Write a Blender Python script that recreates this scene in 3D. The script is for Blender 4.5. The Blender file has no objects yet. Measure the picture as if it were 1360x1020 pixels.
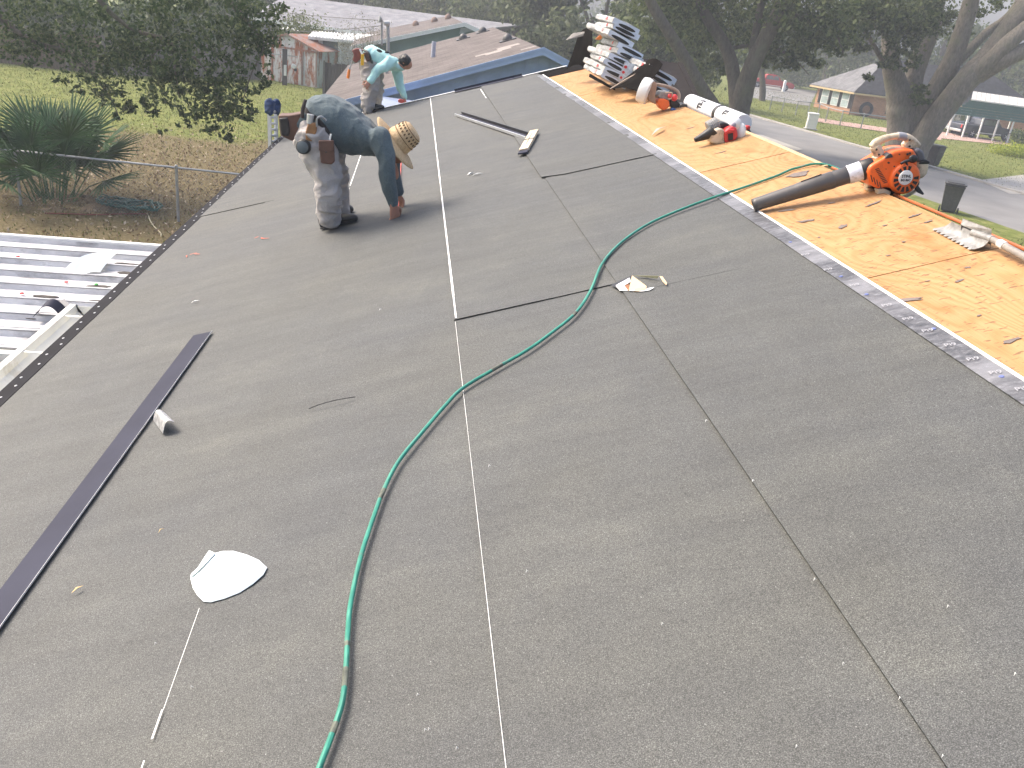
import bpy, bmesh, math, random
import numpy as np
from mathutils import Vector, Matrix, noise

random.seed(7)
rng = np.random.default_rng(7)
scene = bpy.context.scene
COL = scene.collection

# ------------------------------------------------------------------ camera
CAM_Z = 5.5
FPX = 1150.0                       # focal length in photograph pixels (1360 x 1020)
RM = np.array([[0.9886, 0.0637, 0.1363], [-0.0985, -0.4107, 0.9064], [0.1137, -0.9096, -0.3997]])
u_, _, v_ = np.linalg.svd(RM); RM = u_ @ v_
cam_d = bpy.data.cameras.new('camera'); cam = bpy.data.objects.new('camera', cam_d); COL.objects.link(cam)
cam_d.sensor_width = 36.0; cam_d.lens = 36.0 * FPX / 1360.0
cam_d.clip_start = 0.05; cam_d.clip_end = 3000
M4 = Matrix(((RM[0][0], -RM[0][1], -RM[0][2], 0), (RM[1][0], -RM[1][1], -RM[1][2], 0),
             (RM[2][0], -RM[2][1], -RM[2][2], CAM_Z), (0, 0, 0, 1)))
cam.matrix_world = M4
scene.camera = cam

# ------------------------------------------------------------------ light
SUN_EL, SUN_AZ = 47.0, -62.0       # azimuth measured from +Y towards +X
world = bpy.data.worlds.new('World'); scene.world = world; world.use_nodes = True
wn = world.node_tree.nodes; wl = world.node_tree.links
sky = wn.new('ShaderNodeTexSky'); sky.sky_type = 'NISHITA'; sky.sun_disc = False
sky.sun_elevation = math.radians(SUN_EL); sky.sun_rotation = math.radians(SUN_AZ)
sky.dust_density = 7.0; sky.air_density = 1.0; sky.ozone_density = 1.0
bg = wn['Background']; bg.inputs['Strength'].default_value = 0.15
wl.new(sky.outputs['Color'], bg.inputs['Color'])
sun_d = bpy.data.lights.new('sun', 'SUN'); sun = bpy.data.objects.new('sun', sun_d); COL.objects.link(sun)
sun_d.energy = 1.15; sun_d.angle = math.radians(22); sun_d.color = (1.0, 0.94, 0.85)
_e, _a = math.radians(SUN_EL), math.radians(SUN_AZ)
_dir = Vector((math.cos(_e) * math.sin(_a), math.cos(_e) * math.cos(_a), math.sin(_e)))
sun.rotation_euler = _dir.to_track_quat('Z', 'Y').to_euler(); sun.location = (-20, 10, 40)
scene.view_settings.view_transform = 'Standard'; scene.view_settings.look = 'None'
scene.view_settings.gamma = 1.0; scene.view_settings.exposure = 1.25
scene.view_settings.use_curve_mapping = False

# ------------------------------------------------------------------ places
TH = math.radians(18.3); CT, ST = math.cos(TH), math.sin(TH); DCAM = 1.5
UPS = Vector((CT, 0, ST)); NRM = Vector((-ST, 0, CT)); YV = Vector((0, 1, 0)); CAM = Vector((0, 0, CAM_Z))
def RP(s, y, h=0.0):               # roof coordinates: s up the slope, y along the ridge, h off the deck
    return CAM + UPS * s + YV * y + NRM * (h - DCAM)
def ray(px, py):
    d = RM @ np.array([px - 680.0, py - 510.0, FPX]); return Vector(d / np.linalg.norm(d))
def P(px, py, y):                  # where a sight line meets the vertical plane y
    d = ray(px, py); return CAM + d * (y / d.y)
def RX(px, py, h=0.0):             # where a sight line meets the roof
    d = ray(px, py); t = -(DCAM - h) / d.dot(NRM); return CAM + d * t
def RS(px, py, h=0.0):
    q = RX(px, py, h) - CAM; return (q.dot(UPS), q.y)
def gz(x): return -0.02 * min(82.0, max(0.0, x - 8.0))
def G(px, py, dz=0.0):             # where a sight line meets the ground
    d = ray(px, py); t = -CAM_Z / d.z
    for _ in range(30):
        q = d * t; t = (gz(q.x) + dz - CAM_Z) / d.z
    return CAM + d * t
def Z(px, py, z):
    d = ray(px, py); return CAM + d * ((z - CAM_Z) / d.z)
def at_base(b, px, py):            # height of a sight line above base point b
    d = ray(px, py); t = math.hypot(b.x, b.y) / math.hypot(d.x, d.y); return (CAM + d * t)
ROOF3 = Matrix((UPS, YV, NRM)).transposed()

# ------------------------------------------------------------------ mesh builder
class MB:
    def __init__(self): self.v = []; self.f = []; self.m = []
    def add(self, vs, fs, mi=0):
        o = len(self.v); self.v += [tuple(p) for p in vs]
        for f in fs: self.f.append([i + o for i in f]); self.m.append(mi)
        return self
    def box(self, c, s, rot=None, mi=0):
        c = Vector(c); hx, hy, hz = s[0] / 2, s[1] / 2, s[2] / 2
        vs = []
        for x in (-hx, hx):
            for y in (-hy, hy):
                for z in (-hz, hz):
                    q = Vector((x, y, z))
                    vs.append(c + (rot @ q if rot is not None else q))
        self.add(vs, [(0, 1, 3, 2), (4, 6, 7, 5), (0, 4, 5, 1), (2, 3, 7, 6), (0, 2, 6, 4), (1, 5, 7, 3)], mi); return self
    def bar(self, a, b, w, h, up=(0, 0, 1), mi=0):
        a, b = Vector(a), Vector(b); d = (b - a); L = d.length; d.normalize()
        up = Vector(up); x = d.cross(up)
        if x.length < 1e-4: x = d.cross(Vector((1, 0, 0)))
        x.normalize(); z = x.cross(d)
        R = Matrix((x, d, z)).transposed()
        return self.box((a + b) / 2, (w, L, h), R, mi)
    def tube(self, pts, r, n=8, cap=True, mi=0, flat=None):
        pts = [Vector(p) for p in pts]; k = len(pts)
        rr = list(r) if hasattr(r, '__len__') else [r] * k
        T = []
        for i in range(k):
            t = pts[min(i + 1, k - 1)] - pts[max(i - 1, 0)]
            T.append(t.normalized() if t.length > 1e-9 else Vector((0, 0, 1)))
        up = Vector((0, 0, 1)) if abs(T[0].z) < 0.9 else Vector((1, 0, 0))
        x = T[0].cross(up).normalized(); vs = []
        for i in range(k):
            x = (x - T[i] * x.dot(T[i]))
            x = x.normalized() if x.length > 1e-6 else T[i].orthogonal().normalized()
            z = T[i].cross(x)
            for j in range(n):
                a = 2 * math.pi * j / n
                vs.append(pts[i] + (x * math.cos(a) + z * math.sin(a)) * rr[i])
        fs = []
        for i in range(k - 1):
            for j in range(n):
                j2 = (j + 1) % n
                fs.append((i * n + j, i * n + j2, (i + 1) * n + j2, (i + 1) * n + j))
        if cap:
            fs.append(tuple(range(n - 1, -1, -1))); fs.append(tuple((k - 1) * n + j for j in range(n)))
        return self.add(vs, fs, mi)
    def etube(self, rings, n=14, mi=0):
        """rings: (centre, axis1 half-vector, axis2 half-vector)"""
        vs = []
        if len(rings) > 3: rings = list(zip(*[smooth_path([q[i] for q in rings], 4) for i in range(3)]))
        for c, a, b in rings:
            c, a, b = Vector(c), Vector(a), Vector(b)
            for j in range(n):
                t = 2 * math.pi * j / n
                vs.append(c + a * math.cos(t) + b * math.sin(t))
        k = len(rings); fs = []
        for i in range(k - 1):
            for j in range(n):
                j2 = (j + 1) % n
                fs.append((i * n + j, i * n + j2, (i + 1) * n + j2, (i + 1) * n + j))
        fs.append(tuple(range(n - 1, -1, -1))); fs.append(tuple((k - 1) * n + j for j in range(n)))
        return self.add(vs, fs, mi)
    def ball(self, c, r, n=12, m=8, rot=None, mi=0):
        c = Vector(c); r = Vector(r) if hasattr(r, '__len__') else Vector((r, r, r))
        vs = []; fs = []
        for i in range(m + 1):
            ph = math.pi * i / m
            for j in range(n):
                a = 2 * math.pi * j / n
                q = Vector((r.x * math.sin(ph) * math.cos(a), r.y * math.sin(ph) * math.sin(a), r.z * math.cos(ph)))
                vs.append(c + (rot @ q if rot is not None else q))
        for i in range(m):
            for j in range(n):
                j2 = (j + 1) % n
                fs.append((i * n + j, (i + 1) * n + j, (i + 1) * n + j2, i * n + j2))
        return self.add(vs, fs, mi)
    def lathe(self, prof, o, axis, n=20, mi=0, cap=True):
        axis = Vector(axis).normalized(); x = axis.orthogonal().normalized(); y = axis.cross(x); o = Vector(o)
        vs = []; fs = []; k = len(prof)
        for (r, h) in prof:
            for j in range(n):
                a = 2 * math.pi * j / n
                vs.append(o + axis * h + (x * math.cos(a) + y * math.sin(a)) * r)
        for i in range(k - 1):
            for j in range(n):
                j2 = (j + 1) % n
                fs.append((i * n + j, i * n + j2, (i + 1) * n + j2, (i + 1) * n + j))
        if cap:
            fs.append(tuple(range(n - 1, -1, -1))); fs.append(tuple((k - 1) * n + j for j in range(n)))
        return self.add(vs, fs, mi)
    def prism(self, poly, d, mi=0):
        """poly: 3-D outline, d: extrusion vector"""
        d = Vector(d); a = [Vector(p) for p in poly]; n = len(a)
        vs = a + [p + d for p in a]
        fs = [tuple(range(n - 1, -1, -1)), tuple(range(n, 2 * n))]
        for i in range(n):
            j = (i + 1) % n; fs.append((i, j, j + n, i + n))
        return self.add(vs, fs, mi)
    def quad(self, a, b, c, d, mi=0): return self.add([a, b, c, d], [(0, 1, 2, 3)], mi)
    def grid(self, fn, nu, nv, th=0.0, mi=0, emi=None):
        """fn(i/nu, j/nv) -> top point, and thickness th taken down along -normal fn2"""
        vs = []; fs = []
        for i in range(nu + 1):
            for j in range(nv + 1): vs.append(Vector(fn(i / nu, j / nv)))
        W = nv + 1
        for i in range(nu):
            for j in range(nv): fs.append((i * W + j, (i + 1) * W + j, (i + 1) * W + j + 1, i * W + j + 1))
        o = len(self.v); self.add(vs, fs, mi)
        if th:
            n = (vs[W] - vs[0]).cross(vs[1] - vs[0]).normalized()
            k = len(vs)
            bot = [p - n * th for p in vs]
            self.add(bot, [tuple(reversed(f)) for f in fs], mi if emi is None else emi)
            e = mi if emi is None else emi
            bd = [i * W for i in range(nu + 1)] + [nu * W + j for j in range(1, W)] + \
                 [i * W + nv for i in range(nu - 1, -1, -1)] + [j for j in range(nv - 1, 0, -1)]
            for a, b in zip(bd, bd[1:] + bd[:1]):
                self.f.append([o + b, o + a, o + k + a, o + k + b]); self.m.append(e)
        return self
    def mesh(self, name, mats, smooth=40):
        me = bpy.data.meshes.new(name); me.from_pydata(self.v, [], self.f)
        if not isinstance(mats, (list, tuple)): mats = [mats]
        for m in mats: me.materials.append(m)
        if len(mats) > 1: me.polygons.foreach_set('material_index', self.m)
        bm = bmesh.new(); bm.from_mesh(me); bmesh.ops.recalc_face_normals(bm, faces=bm.faces); bm.to_mesh(me); bm.free()
        if smooth:
            me.polygons.foreach_set('use_smooth', [True] * len(me.polygons)); me.set_sharp_from_angle(angle=math.radians(smooth))
        me.update(); return me
    def build(self, name, mats, parent=None, smooth=40, bevel=0, seg=2, **kw):
        o = bpy.data.objects.new(name, self.mesh(name, mats, smooth)); COL.objects.link(o)
        if parent is not None:
            o.parent = parent; o.matrix_parent_inverse = world_of(parent).inverted()
        if bevel:
            b = o.modifiers.new('bevel', 'BEVEL'); b.width = bevel; b.segments = seg; b.limit_method = 'ANGLE'; b.angle_limit = math.radians(35)
        return o
def world_of(o):
    m = o.matrix_basis.copy()
    if o.parent is not None: return world_of(o.parent) @ o.matrix_parent_inverse @ m
    return m
def tag(o, label, cat, group=None):
    o['label'] = label; o['category'] = cat
    if group: o['group'] = group
    return o
def part_label(o, label): o['label'] = label; return o
def thing(name, label, cat, loc=(0, 0, 0), group=None, rot=None):
    o = bpy.data.objects.new(name, None); COL.objects.link(o); o.empty_display_size = 0.2
    m = Matrix.Translation(Vector(loc))
    if rot is not None: m = m @ (rot.to_4x4() if len(rot) == 3 else rot)
    o.matrix_basis = m
    return tag(o, label, cat, group)
def struct(o, kind='structure'): o['kind'] = kind; return o
def share(src, parent, loc=None, rot=None, scale=None, label=None):
    c = src.copy(); COL.objects.link(c)
    if 'label' in c and label is None: del c['label']
    c.parent = parent
    if parent is not None: c.matrix_parent_inverse = world_of(parent).inverted()
    m = Matrix.Translation(Vector(loc if loc is not None else (0, 0, 0)))
    if rot is not None: m = m @ rot.to_4x4()
    if scale is not None: m = m @ Matrix.Diagonal((*scale, 1))
    c.matrix_basis = m
    if label: c['label'] = label
    return c
def kids(o): return [c for c in bpy.data.objects if c.parent == o]
def copy_tree(o, loc, rotz, label):
    r = o.copy(); COL.objects.link(r); r['label'] = label
    r.matrix_basis = Matrix.Translation(Vector(loc)) @ Matrix.Rotation(rotz, 4, 'Z')
    for ch in kids(o):
        c = ch.copy(); COL.objects.link(c); c.parent = r
        for g in kids(ch):
            d = g.copy(); COL.objects.link(d); d.parent = c
    return r

# ------------------------------------------------------------------ materials
def nd(t, kind, **kw):
    n = t.nodes.new(kind)
    for k, v in kw.items():
        if k.startswith('i_'): n.inputs[int(k[2:])].default_value = v
        else: setattr(n, k, v)
    return n
def newmat(name):
    m = bpy.data.materials.new(name); m.use_nodes = True; t = m.node_tree
    b = t.nodes['Principled BSDF']; return m, t, b
def c4(c): return (*c, 1.0)
def coords(t, scale=(1, 1, 1), kind='Object', rot=(0, 0, 0)):
    tc = t.nodes.new('ShaderNodeTexCoord'); mp = t.nodes.new('ShaderNodeMapping')
    mp.inputs['Scale'].default_value = scale; mp.inputs['Rotation'].default_value = rot
    t.links.new(tc.outputs[kind], mp.inputs['Vector']); return mp.outputs['Vector']
def noise_n(t, vec, scale, detail=4, rough=0.55, dist=0.0):
    n = t.nodes.new('ShaderNodeTexNoise'); n.inputs['Scale'].default_value = scale; n.inputs['Detail'].default_value = detail
    n.inputs['Roughness'].default_value = rough; n.inputs['Distortion'].default_value = dist
    t.links.new(vec, n.inputs['Vector']); return n.outputs['Fac']
def ramp(t, fac, stops, interp='LINEAR'):
    r = t.nodes.new('ShaderNodeValToRGB'); e = r.color_ramp.elements; r.color_ramp.interpolation = interp
    while len(e) < len(stops): e.new(0.5)
    for i, (p, c) in enumerate(stops): e[i].position = p; e[i].color = c4(c) if len(c) == 3 else c
    t.links.new(fac, r.inputs['Fac']); return r.outputs['Color']
def mix(t, fac, a, b, mode='MIX'):
    m = t.nodes.new('ShaderNodeMix'); m.data_type = 'RGBA'; m.blend_type = mode
    for s, v in ((0, fac), (6, a), (7, b)):
        if hasattr(v, 'is_output') or isinstance(v, bpy.types.NodeSocket): t.links.new(v, m.inputs[s])
        elif s == 0: m.inputs[0].default_value = v
        else: m.inputs[s].default_value = c4(v)
    return m.outputs[2]
def math_n(t, op, a, b=None, clamp=False):
    m = t.nodes.new('ShaderNodeMath'); m.operation = op; m.use_clamp = clamp
    for i, v in enumerate((a, b)):
        if v is None: continue
        if isinstance(v, bpy.types.NodeSocket): t.links.new(v, m.inputs[i])
        else: m.inputs[i].default_value = v
    return m.outputs[0]
def bump(t, b, h, strength=0.3, dist=0.01):
    n = t.nodes.new('ShaderNodeBump'); n.inputs['Strength'].default_value = strength; n.inputs['Distance'].default_value = dist
    t.links.new(h, n.inputs['Height']); t.links.new(n.outputs['Normal'], b.inputs['Normal'])
def simple(name, col, rough=0.6, var=0.25, scale=8.0, metal=0.0, bmp=0.0, bscale=60, spec=0.5, dirt=None, dirt_amt=0.5, stretch=(1, 1, 1)):
    m, t, b = newmat(name)
    v = coords(t, stretch)
    n = noise_n(t, v, scale, 6)
    lo = tuple(c * (1 - var) for c in col); hi = tuple(min(1, c * (1 + var)) for c in col)
    c = ramp(t, n, [(0.3, lo), (0.7, hi)])
    if dirt:
        n2 = noise_n(t, v, scale * 0.6, 8, 0.7)
        k = ramp(t, n2, [(0.62 - 0.3 * dirt_amt, (0, 0, 0)), (0.75 - 0.2 * dirt_amt, (1, 1, 1))])
        c = mix(t, k, c, dirt)
    t.links.new(c, b.inputs['Base Color'])
    b.inputs['Roughness'].default_value = rough; b.inputs['Metallic'].default_value = metal
    b.inputs['Specular IOR Level'].default_value = spec
    if bmp: bump(t, b, noise_n(t, v, bscale, 6), bmp, 0.01)
    return m

def make_underlayment():
    m, t, b = newmat('underlayment granules')
    v = coords(t)
    g = noise_n(t, v, 370, 2, 0.65); g2 = noise_n(t, v, 120, 3, 0.6)
    c = ramp(t, g, [(0.30, (0.030, 0.031, 0.030)), (0.49, (0.072, 0.075, 0.073)), (0.66, (0.15, 0.154, 0.152)), (0.78, (0.30, 0.30, 0.30))])
    c2 = ramp(t, g2, [(0.3, (0.82, 0.82, 0.82)), (0.7, (1.14, 1.14, 1.14))]); c = mix(t, 1.0, c, c2, 'MULTIPLY')
    w = noise_n(t, coords(t, (0.7, 5.5, 0.7)), 1.7, 5, 0.6)      # wrinkles across the roll, their shading also put into the colour
    cw = ramp(t, w, [(0.3, (0.89, 0.89, 0.89)), (0.7, (1.08, 1.08, 1.06))]); c = mix(t, 1.0, c, cw, 'MULTIPLY')
    d = noise_n(t, v, 0.9, 4, 0.6)
    cd = ramp(t, d, [(0.3, (0.93, 0.94, 0.98)), (0.7, (1.06, 1.04, 0.98))]); c = mix(t, 1.0, c, cd, 'MULTIPLY')
    du = noise_n(t, v, 2.6, 7, 0.72, 0.4); c = mix(t, 1.0, c, ramp(t, du, [(0.35, (0.90, 0.90, 0.90)), (0.55, (1, 1, 1)), (0.72, (1.17, 1.16, 1.12))]), 'MULTIPLY')
    sc = noise_n(t, coords(t, (3.5, 16, 3.5)), 2.2, 3, 0.6); c = mix(t, ramp(t, sc, [(0.72, (0, 0, 0)), (0.80, (0.35, 0.35, 0.35))]), c, (0.045, 0.045, 0.045))
    vor = t.nodes.new('ShaderNodeTexVoronoi'); vor.inputs['Scale'].default_value = 55; t.links.new(v, vor.inputs['Vector'])
    sp = ramp(t, vor.outputs['Distance'], [(0.0, (1, 1, 1)), (0.13, (0, 0, 0))])
    sel = ramp(t, vor.outputs['Color'], [(0.78, (0, 0, 0)), (0.80, (1, 1, 1))])
    k = mix(t, 1.0, sp, sel, 'MULTIPLY'); c = mix(t, k, c, (0.34, 0.34, 0.33))
    t.links.new(c, b.inputs['Base Color']); b.inputs['Roughness'].default_value = 0.72; b.inputs['Specular IOR Level'].default_value = 0.42
    h = math_n(t, 'ADD', math_n(t, 'MULTIPLY', g, 0.25), math_n(t, 'MULTIPLY', w, 2.2))
    bump(t, b, h, 0.45, 0.006); return m
def make_plywood():
    m, t, b = newmat('pine plywood')
    v = coords(t, (1, 0.33, 1))
    n = noise_n(t, v, 1.9, 2.2, 0.45, 0.25)
    s = math_n(t, 'SINE', math_n(t, 'MULTIPLY', n, 170.0))
    s = math_n(t, 'MULTIPLY_ADD', s, 0.5); s.node.inputs[2].default_value = 0.5
    c = ramp(t, s, [(0.0, (0.36, 0.203, 0.090)), (0.35, (0.39, 0.227, 0.105)), (1.0, (0.41, 0.245, 0.120))])
    blot = noise_n(t, coords(t, (1, 0.5, 1)), 3.3, 5, 0.6)
    cb = ramp(t, blot, [(0.35, (1.08, 1.08, 1.05)), (0.58, (1, 0.97, 0.93)), (0.75, (0.88, 0.62, 0.42))]); c = mix(t, 1.0, c, cb, 'MULTIPLY')
    fine = noise_n(t, coords(t, (60, 3, 60)), 3, 4); cf = ramp(t, fine, [(0.3, (0.88, 0.88, 0.86)), (0.7, (1.06, 1.06, 1.06))]); c = mix(t, 1.0, c, cf, 'MULTIPLY')
    vor = t.nodes.new('ShaderNodeTexVoronoi'); vor.inputs['Scale'].default_value = 2.3; t.links.new(coords(t, (1, 0.55, 1)), vor.inputs['Vector'])
    kn = ramp(t, vor.outputs['Distance'], [(0.0, (1, 1, 1)), (0.10, (0.6, 0.6, 0.6)), (0.17, (0, 0, 0))])
    ks = ramp(t, vor.outputs['Color'], [(0.55, (0, 0, 0)), (0.57, (0.85, 0.85, 0.85))]); k = mix(t, 1.0, kn, ks, 'MULTIPLY')
    c = mix(t, k, c, (0.34, 0.13, 0.045))
    tick = noise_n(t, coords(t, (14, 40, 14)), 1.6, 2, 0.5); kt = ramp(t, tick, [(0.62, (0, 0, 0)), (0.66, (0.8, 0.8, 0.8))]); c = mix(t, kt, c, (0.16, 0.09, 0.05))
    t.links.new(c, b.inputs['Base Color']); b.inputs['Roughness'].default_value = 0.75; b.inputs['Specular IOR Level'].default_value = 0.25
    bump(t, b, s, 0.12, 0.002); return m
def make_ground():
    m, t, b = newmat('patchy lawn')
    tc = t.nodes.new('ShaderNodeTexCoord'); v = tc.outputs['Object']
    n1 = noise_n(t, v, 0.22, 6, 0.6); n2 = noise_n(t, v, 2.2, 6, 0.65); n3 = noise_n(t, v, 14, 4, 0.7)
    g = ramp(t, n2, [(0.3, (0.090, 0.112, 0.028)), (0.5, (0.145, 0.168, 0.044)), (0.7, (0.24, 0.235, 0.085))])
    dry = ramp(t, n3, [(0.3, (0.075, 0.055, 0.03)), (0.7, (0.21, 0.165, 0.095))])
    # bare leaf-covered earth under the oak by the chain-link fence
    mp = t.nodes.new('ShaderNodeMapping'); mp.inputs['Location'].default_value = (0.52, -2.08, 0); mp.inputs['Scale'].default_value = (0.10, 0.085, 0.0)
    t.links.new(v, mp.inputs['Vector'])
    gr = t.nodes.new('ShaderNodeTexGradient'); gr.gradient_type = 'SPHERICAL'; t.links.new(mp.outputs['Vector'], gr.inputs['Vector'])
    k = math_n(t, 'ADD', math_n(t, 'MULTIPLY', gr.outputs['Fac'], 1.3), math_n(t, 'SUBTRACT', math_n(t, 'MULTIPLY', n1, 1.5), 0.72))
    k = math_n(t, 'ADD', k, math_n(t, 'MULTIPLY', math_n(t, 'SUBTRACT', n2, 0.5), 0.8))
    k = ramp(t, k, [(0.18, (0, 0, 0)), (0.5, (0.9, 0.9, 0.9))])
    c = mix(t, k, g, dry)
    t.links.new(c, b.inputs['Base Color']); b.inputs['Roughness'].default_value = 0.95; b.inputs['Specular IOR Level'].default_value = 0.1
    bump(t, b, math_n(t, 'ADD', n3, n2), 0.6, 0.06); return m
def make_leaf(name, c0, c1, c2, trans=0.25):
    m, t, b = newmat(name)
    g = t.nodes.new('ShaderNodeNewGeometry')
    c = ramp(t, g.outputs['Random Per Island'], [(0.0, c0), (0.55, c1), (1.0, c2)])
    t.links.new(c, b.inputs['Base Color']); b.inputs['Roughness'].default_value = 0.5; b.inputs['Specular IOR Level'].default_value = 0.18
    tr = t.nodes.new('ShaderNodeBsdfTranslucent'); t.links.new(c, tr.inputs['Color'])
    mx = t.nodes.new('ShaderNodeMixShader'); mx.inputs[0].default_value = trans
    t.links.new(b.outputs[0], mx.inputs[1]); t.links.new(tr.outputs[0], mx.inputs[2])
    t.links.new(mx.outputs[0], t.nodes['Material Output'].inputs['Surface']); return m
def make_bark(name, c0, c1, moss):
    m, t, b = newmat(name)
    v = coords(t, (1, 1, 0.35)); n = noise_n(t, v, 9, 8, 0.7); n2 = noise_n(t, coords(t), 1.3, 5)
    c = ramp(t, n, [(0.3, c0), (0.7, c1)]); k = ramp(t, n2, [(0.5, (0, 0, 0)), (0.7, (0.7, 0.7, 0.7))]); c = mix(t, k, c, moss)
    t.links.new(c, b.inputs['Base Color']); b.inputs['Roughness'].default_value = 0.9
    bump(t, b, n, 0.9, 0.06); return m
def make_shingle(name, c0, c1, scale=1.0, rot=0.0):
    m, t, b = newmat(name)
    v = coords(t, (1, 1, 1), rot=(0, 0, rot))
    br = t.nodes.new('ShaderNodeTexBrick'); br.inputs['Scale'].default_value = scale
    br.inputs['Brick Width'].default_value = 0.3; br.inputs['Row Height'].default_value = 0.14; br.inputs['Mortar Size'].default_value = 0.006
    br.inputs['Color1'].default_value = c4(c0); br.inputs['Color2'].default_value = c4(c1); br.inputs['Mortar'].default_value = c4(tuple(x * 0.8 for x in c0))
    t.links.new(v, br.inputs['Vector'])
    n = noise_n(t, v, 1.3, 6, 0.65); c = mix(t, 1.0, br.outputs['Color'], ramp(t, n, [(0.3, (0.72, 0.72, 0.72)), (0.7, (1.25, 1.25, 1.25))]), 'MULTIPLY')
    t.links.new(c, b.inputs['Base Color']); b.inputs['Roughness'].default_value = 0.95; b.inputs['Specular IOR Level'].default_value = 0.08
    return m
def make_brick(name):
    m, t, b = newmat(name)
    tc = t.nodes.new('ShaderNodeTexCoord'); sx = t.nodes.new('ShaderNodeSeparateXYZ'); t.links.new(tc.outputs['Object'], sx.inputs[0])
    cx = t.nodes.new('ShaderNodeCombineXYZ'); t.links.new(math_n(t, 'ADD', sx.outputs[0], sx.outputs[1]), cx.inputs[0]); t.links.new(sx.outputs[2], cx.inputs[1])
    br = t.nodes.new('ShaderNodeTexBrick'); br.inputs['Scale'].default_value = 1.0
    br.inputs['Brick Width'].default_value = 0.21; br.inputs['Row Height'].default_value = 0.075; br.inputs['Mortar Size'].default_value = 0.008
    br.inputs['Color1'].default_value = (0.40, 0.17, 0.085, 1); br.inputs['Color2'].default_value = (0.52, 0.25, 0.13, 1); br.inputs['Mortar'].default_value = (0.45, 0.36, 0.28, 1)
    t.links.new(cx.outputs[0], br.inputs['Vector'])
    n = noise_n(t, tc.outputs['Object'], 0.8, 5); c = mix(t, 1.0, br.outputs['Color'], ramp(t, n, [(0.3, (0.85, 0.85, 0.85)), (0.7, (1.15, 1.15, 1.1))]), 'MULTIPLY')
    t.links.new(c, b.inputs['Base Color']); b.inputs['Roughness'].default_value = 0.9; return m
def make_rusty(name, base):
    m, t, b = newmat(name)
    v = coords(t, (2.2, 2.2, 0.55)); n = noise_n(t, v, 1.1, 8, 0.7); n2 = noise_n(t, coords(t), 9, 6)
    c = ramp(t, n2, [(0.3, tuple(x * 0.85 for x in base)), (0.7, base)])
    k = ramp(t, n, [(0.47, (0, 0, 0)), (0.56, (1, 1, 1))])
    c = mix(t, k, c, ramp(t, n2, [(0.3, (0.19, 0.055, 0.02)), (0.7, (0.40, 0.13, 0.05))]))
    t.links.new(c, b.inputs['Base Color']); b.inputs['Roughness'].default_value = 0.7; return m
def make_pan(name):
    m, t, b = newmat(name)
    v = coords(t, (0.45, 2.6, 1)); n = noise_n(t, v, 2.6, 8, 0.72); n2 = noise_n(t, coords(t, (0.8, 5, 1)), 2.0, 6, 0.7)
    c = ramp(t, n, [(0.34, (0.34, 0.337, 0.345)), (0.5, (0.52, 0.517, 0.53)), (0.66, (0.66, 0.66, 0.665))])
    k = ramp(t, n2, [(0.54, (0, 0, 0)), (0.68, (0.85, 0.85, 0.85))]); c = mix(t, k, c, (0.17, 0.165, 0.165))
    t.links.new(c, b.inputs['Base Color']); b.inputs['Roughness'].default_value = 0.6; return m
def make_selvedge():
    m, t, b = newmat('silver selvedge film')
    v = coords(t, (3, 7, 3)); n = noise_n(t, v, 6, 8, 0.8); n2 = noise_n(t, coords(t), 70, 4)
    n3 = noise_n(t, coords(t, (0.3, 1.3, 0.3)), 2.3, 4, 0.6)
    c = ramp(t, n, [(0.34, (0.035, 0.035, 0.038)), (0.52, (0.095, 0.095, 0.10)), (0.70, (0.27, 0.27, 0.285))])
    c = mix(t, 1.0, c, ramp(t, n2, [(0.3, (0.7, 0.7, 0.7)), (0.7, (1.25, 1.25, 1.25))]), 'MULTIPLY')
    c = mix(t, ramp(t, n3, [(0.5, (0, 0, 0)), (0.62, (0.6, 0.6, 0.6))]), c, (0.26, 0.26, 0.275))
    t.links.new(c, b.inputs['Base Color']); b.inputs['Roughness'].default_value = 0.42; b.inputs['Specular IOR Level'].default_value = 0.6
    bump(t, b, n, 0.6, 0.004); return m
def make_cloth(name, col, var=0.15, scale=180, wr=0.35, heather=0.0, wstretch=(1, 1, 1)):
    m, t, b = newmat(name)
    v = coords(t); n = noise_n(t, v, scale, 4, 0.7); w = noise_n(t, coords(t, wstretch), 9, 5, 0.6, 0.6); s = noise_n(t, v, 4, 4)
    c = ramp(t, n, [(0.3, tuple(x * (1 - var - heather) for x in col)), (0.7, tuple(min(1, x * (1 + var + heather)) for x in col))])
    c = mix(t, 1.0, c, ramp(t, s, [(0.3, (0.88, 0.88, 0.88)), (0.7, (1.1, 1.1, 1.1))]), 'MULTIPLY')
    t.links.new(c, b.inputs['Base Color']); b.inputs['Roughness'].default_value = 0.85; b.inputs['Specular IOR Level'].default_value = 0.2
    b.inputs['Sheen Weight'].default_value = 0.15
    bump(t, b, w, wr, 0.03); return m
def make_straw():
    m, t, b = newmat('woven straw')
    tc = t.nodes.new('ShaderNodeTexCoord'); v = tc.outputs['Object']
    ck = t.nodes.new('ShaderNodeTexWave'); ck.inputs['Scale'].default_value = 40; ck.inputs['Distortion'].default_value = 2.0; ck.inputs['Detail'].default_value = 2; t.links.new(v, ck.inputs['Vector'])
    n = noise_n(t, v, 70, 5, 0.7)
    f = math_n(t, 'ADD', math_n(t, 'MULTIPLY', ck.outputs['Fac'], 0.25), math_n(t, 'MULTIPLY', n, 0.75))
    c = ramp(t, f, [(0.25, (0.26, 0.16, 0.07)), (0.48, (0.52, 0.36, 0.19)), (0.72, (0.68, 0.52, 0.32))])
    t.links.new(c, b.inputs['Base Color']); b.inputs['Roughness'].default_value = 0.7; bump(t, b, f, 0.5, 0.004); return m

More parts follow.
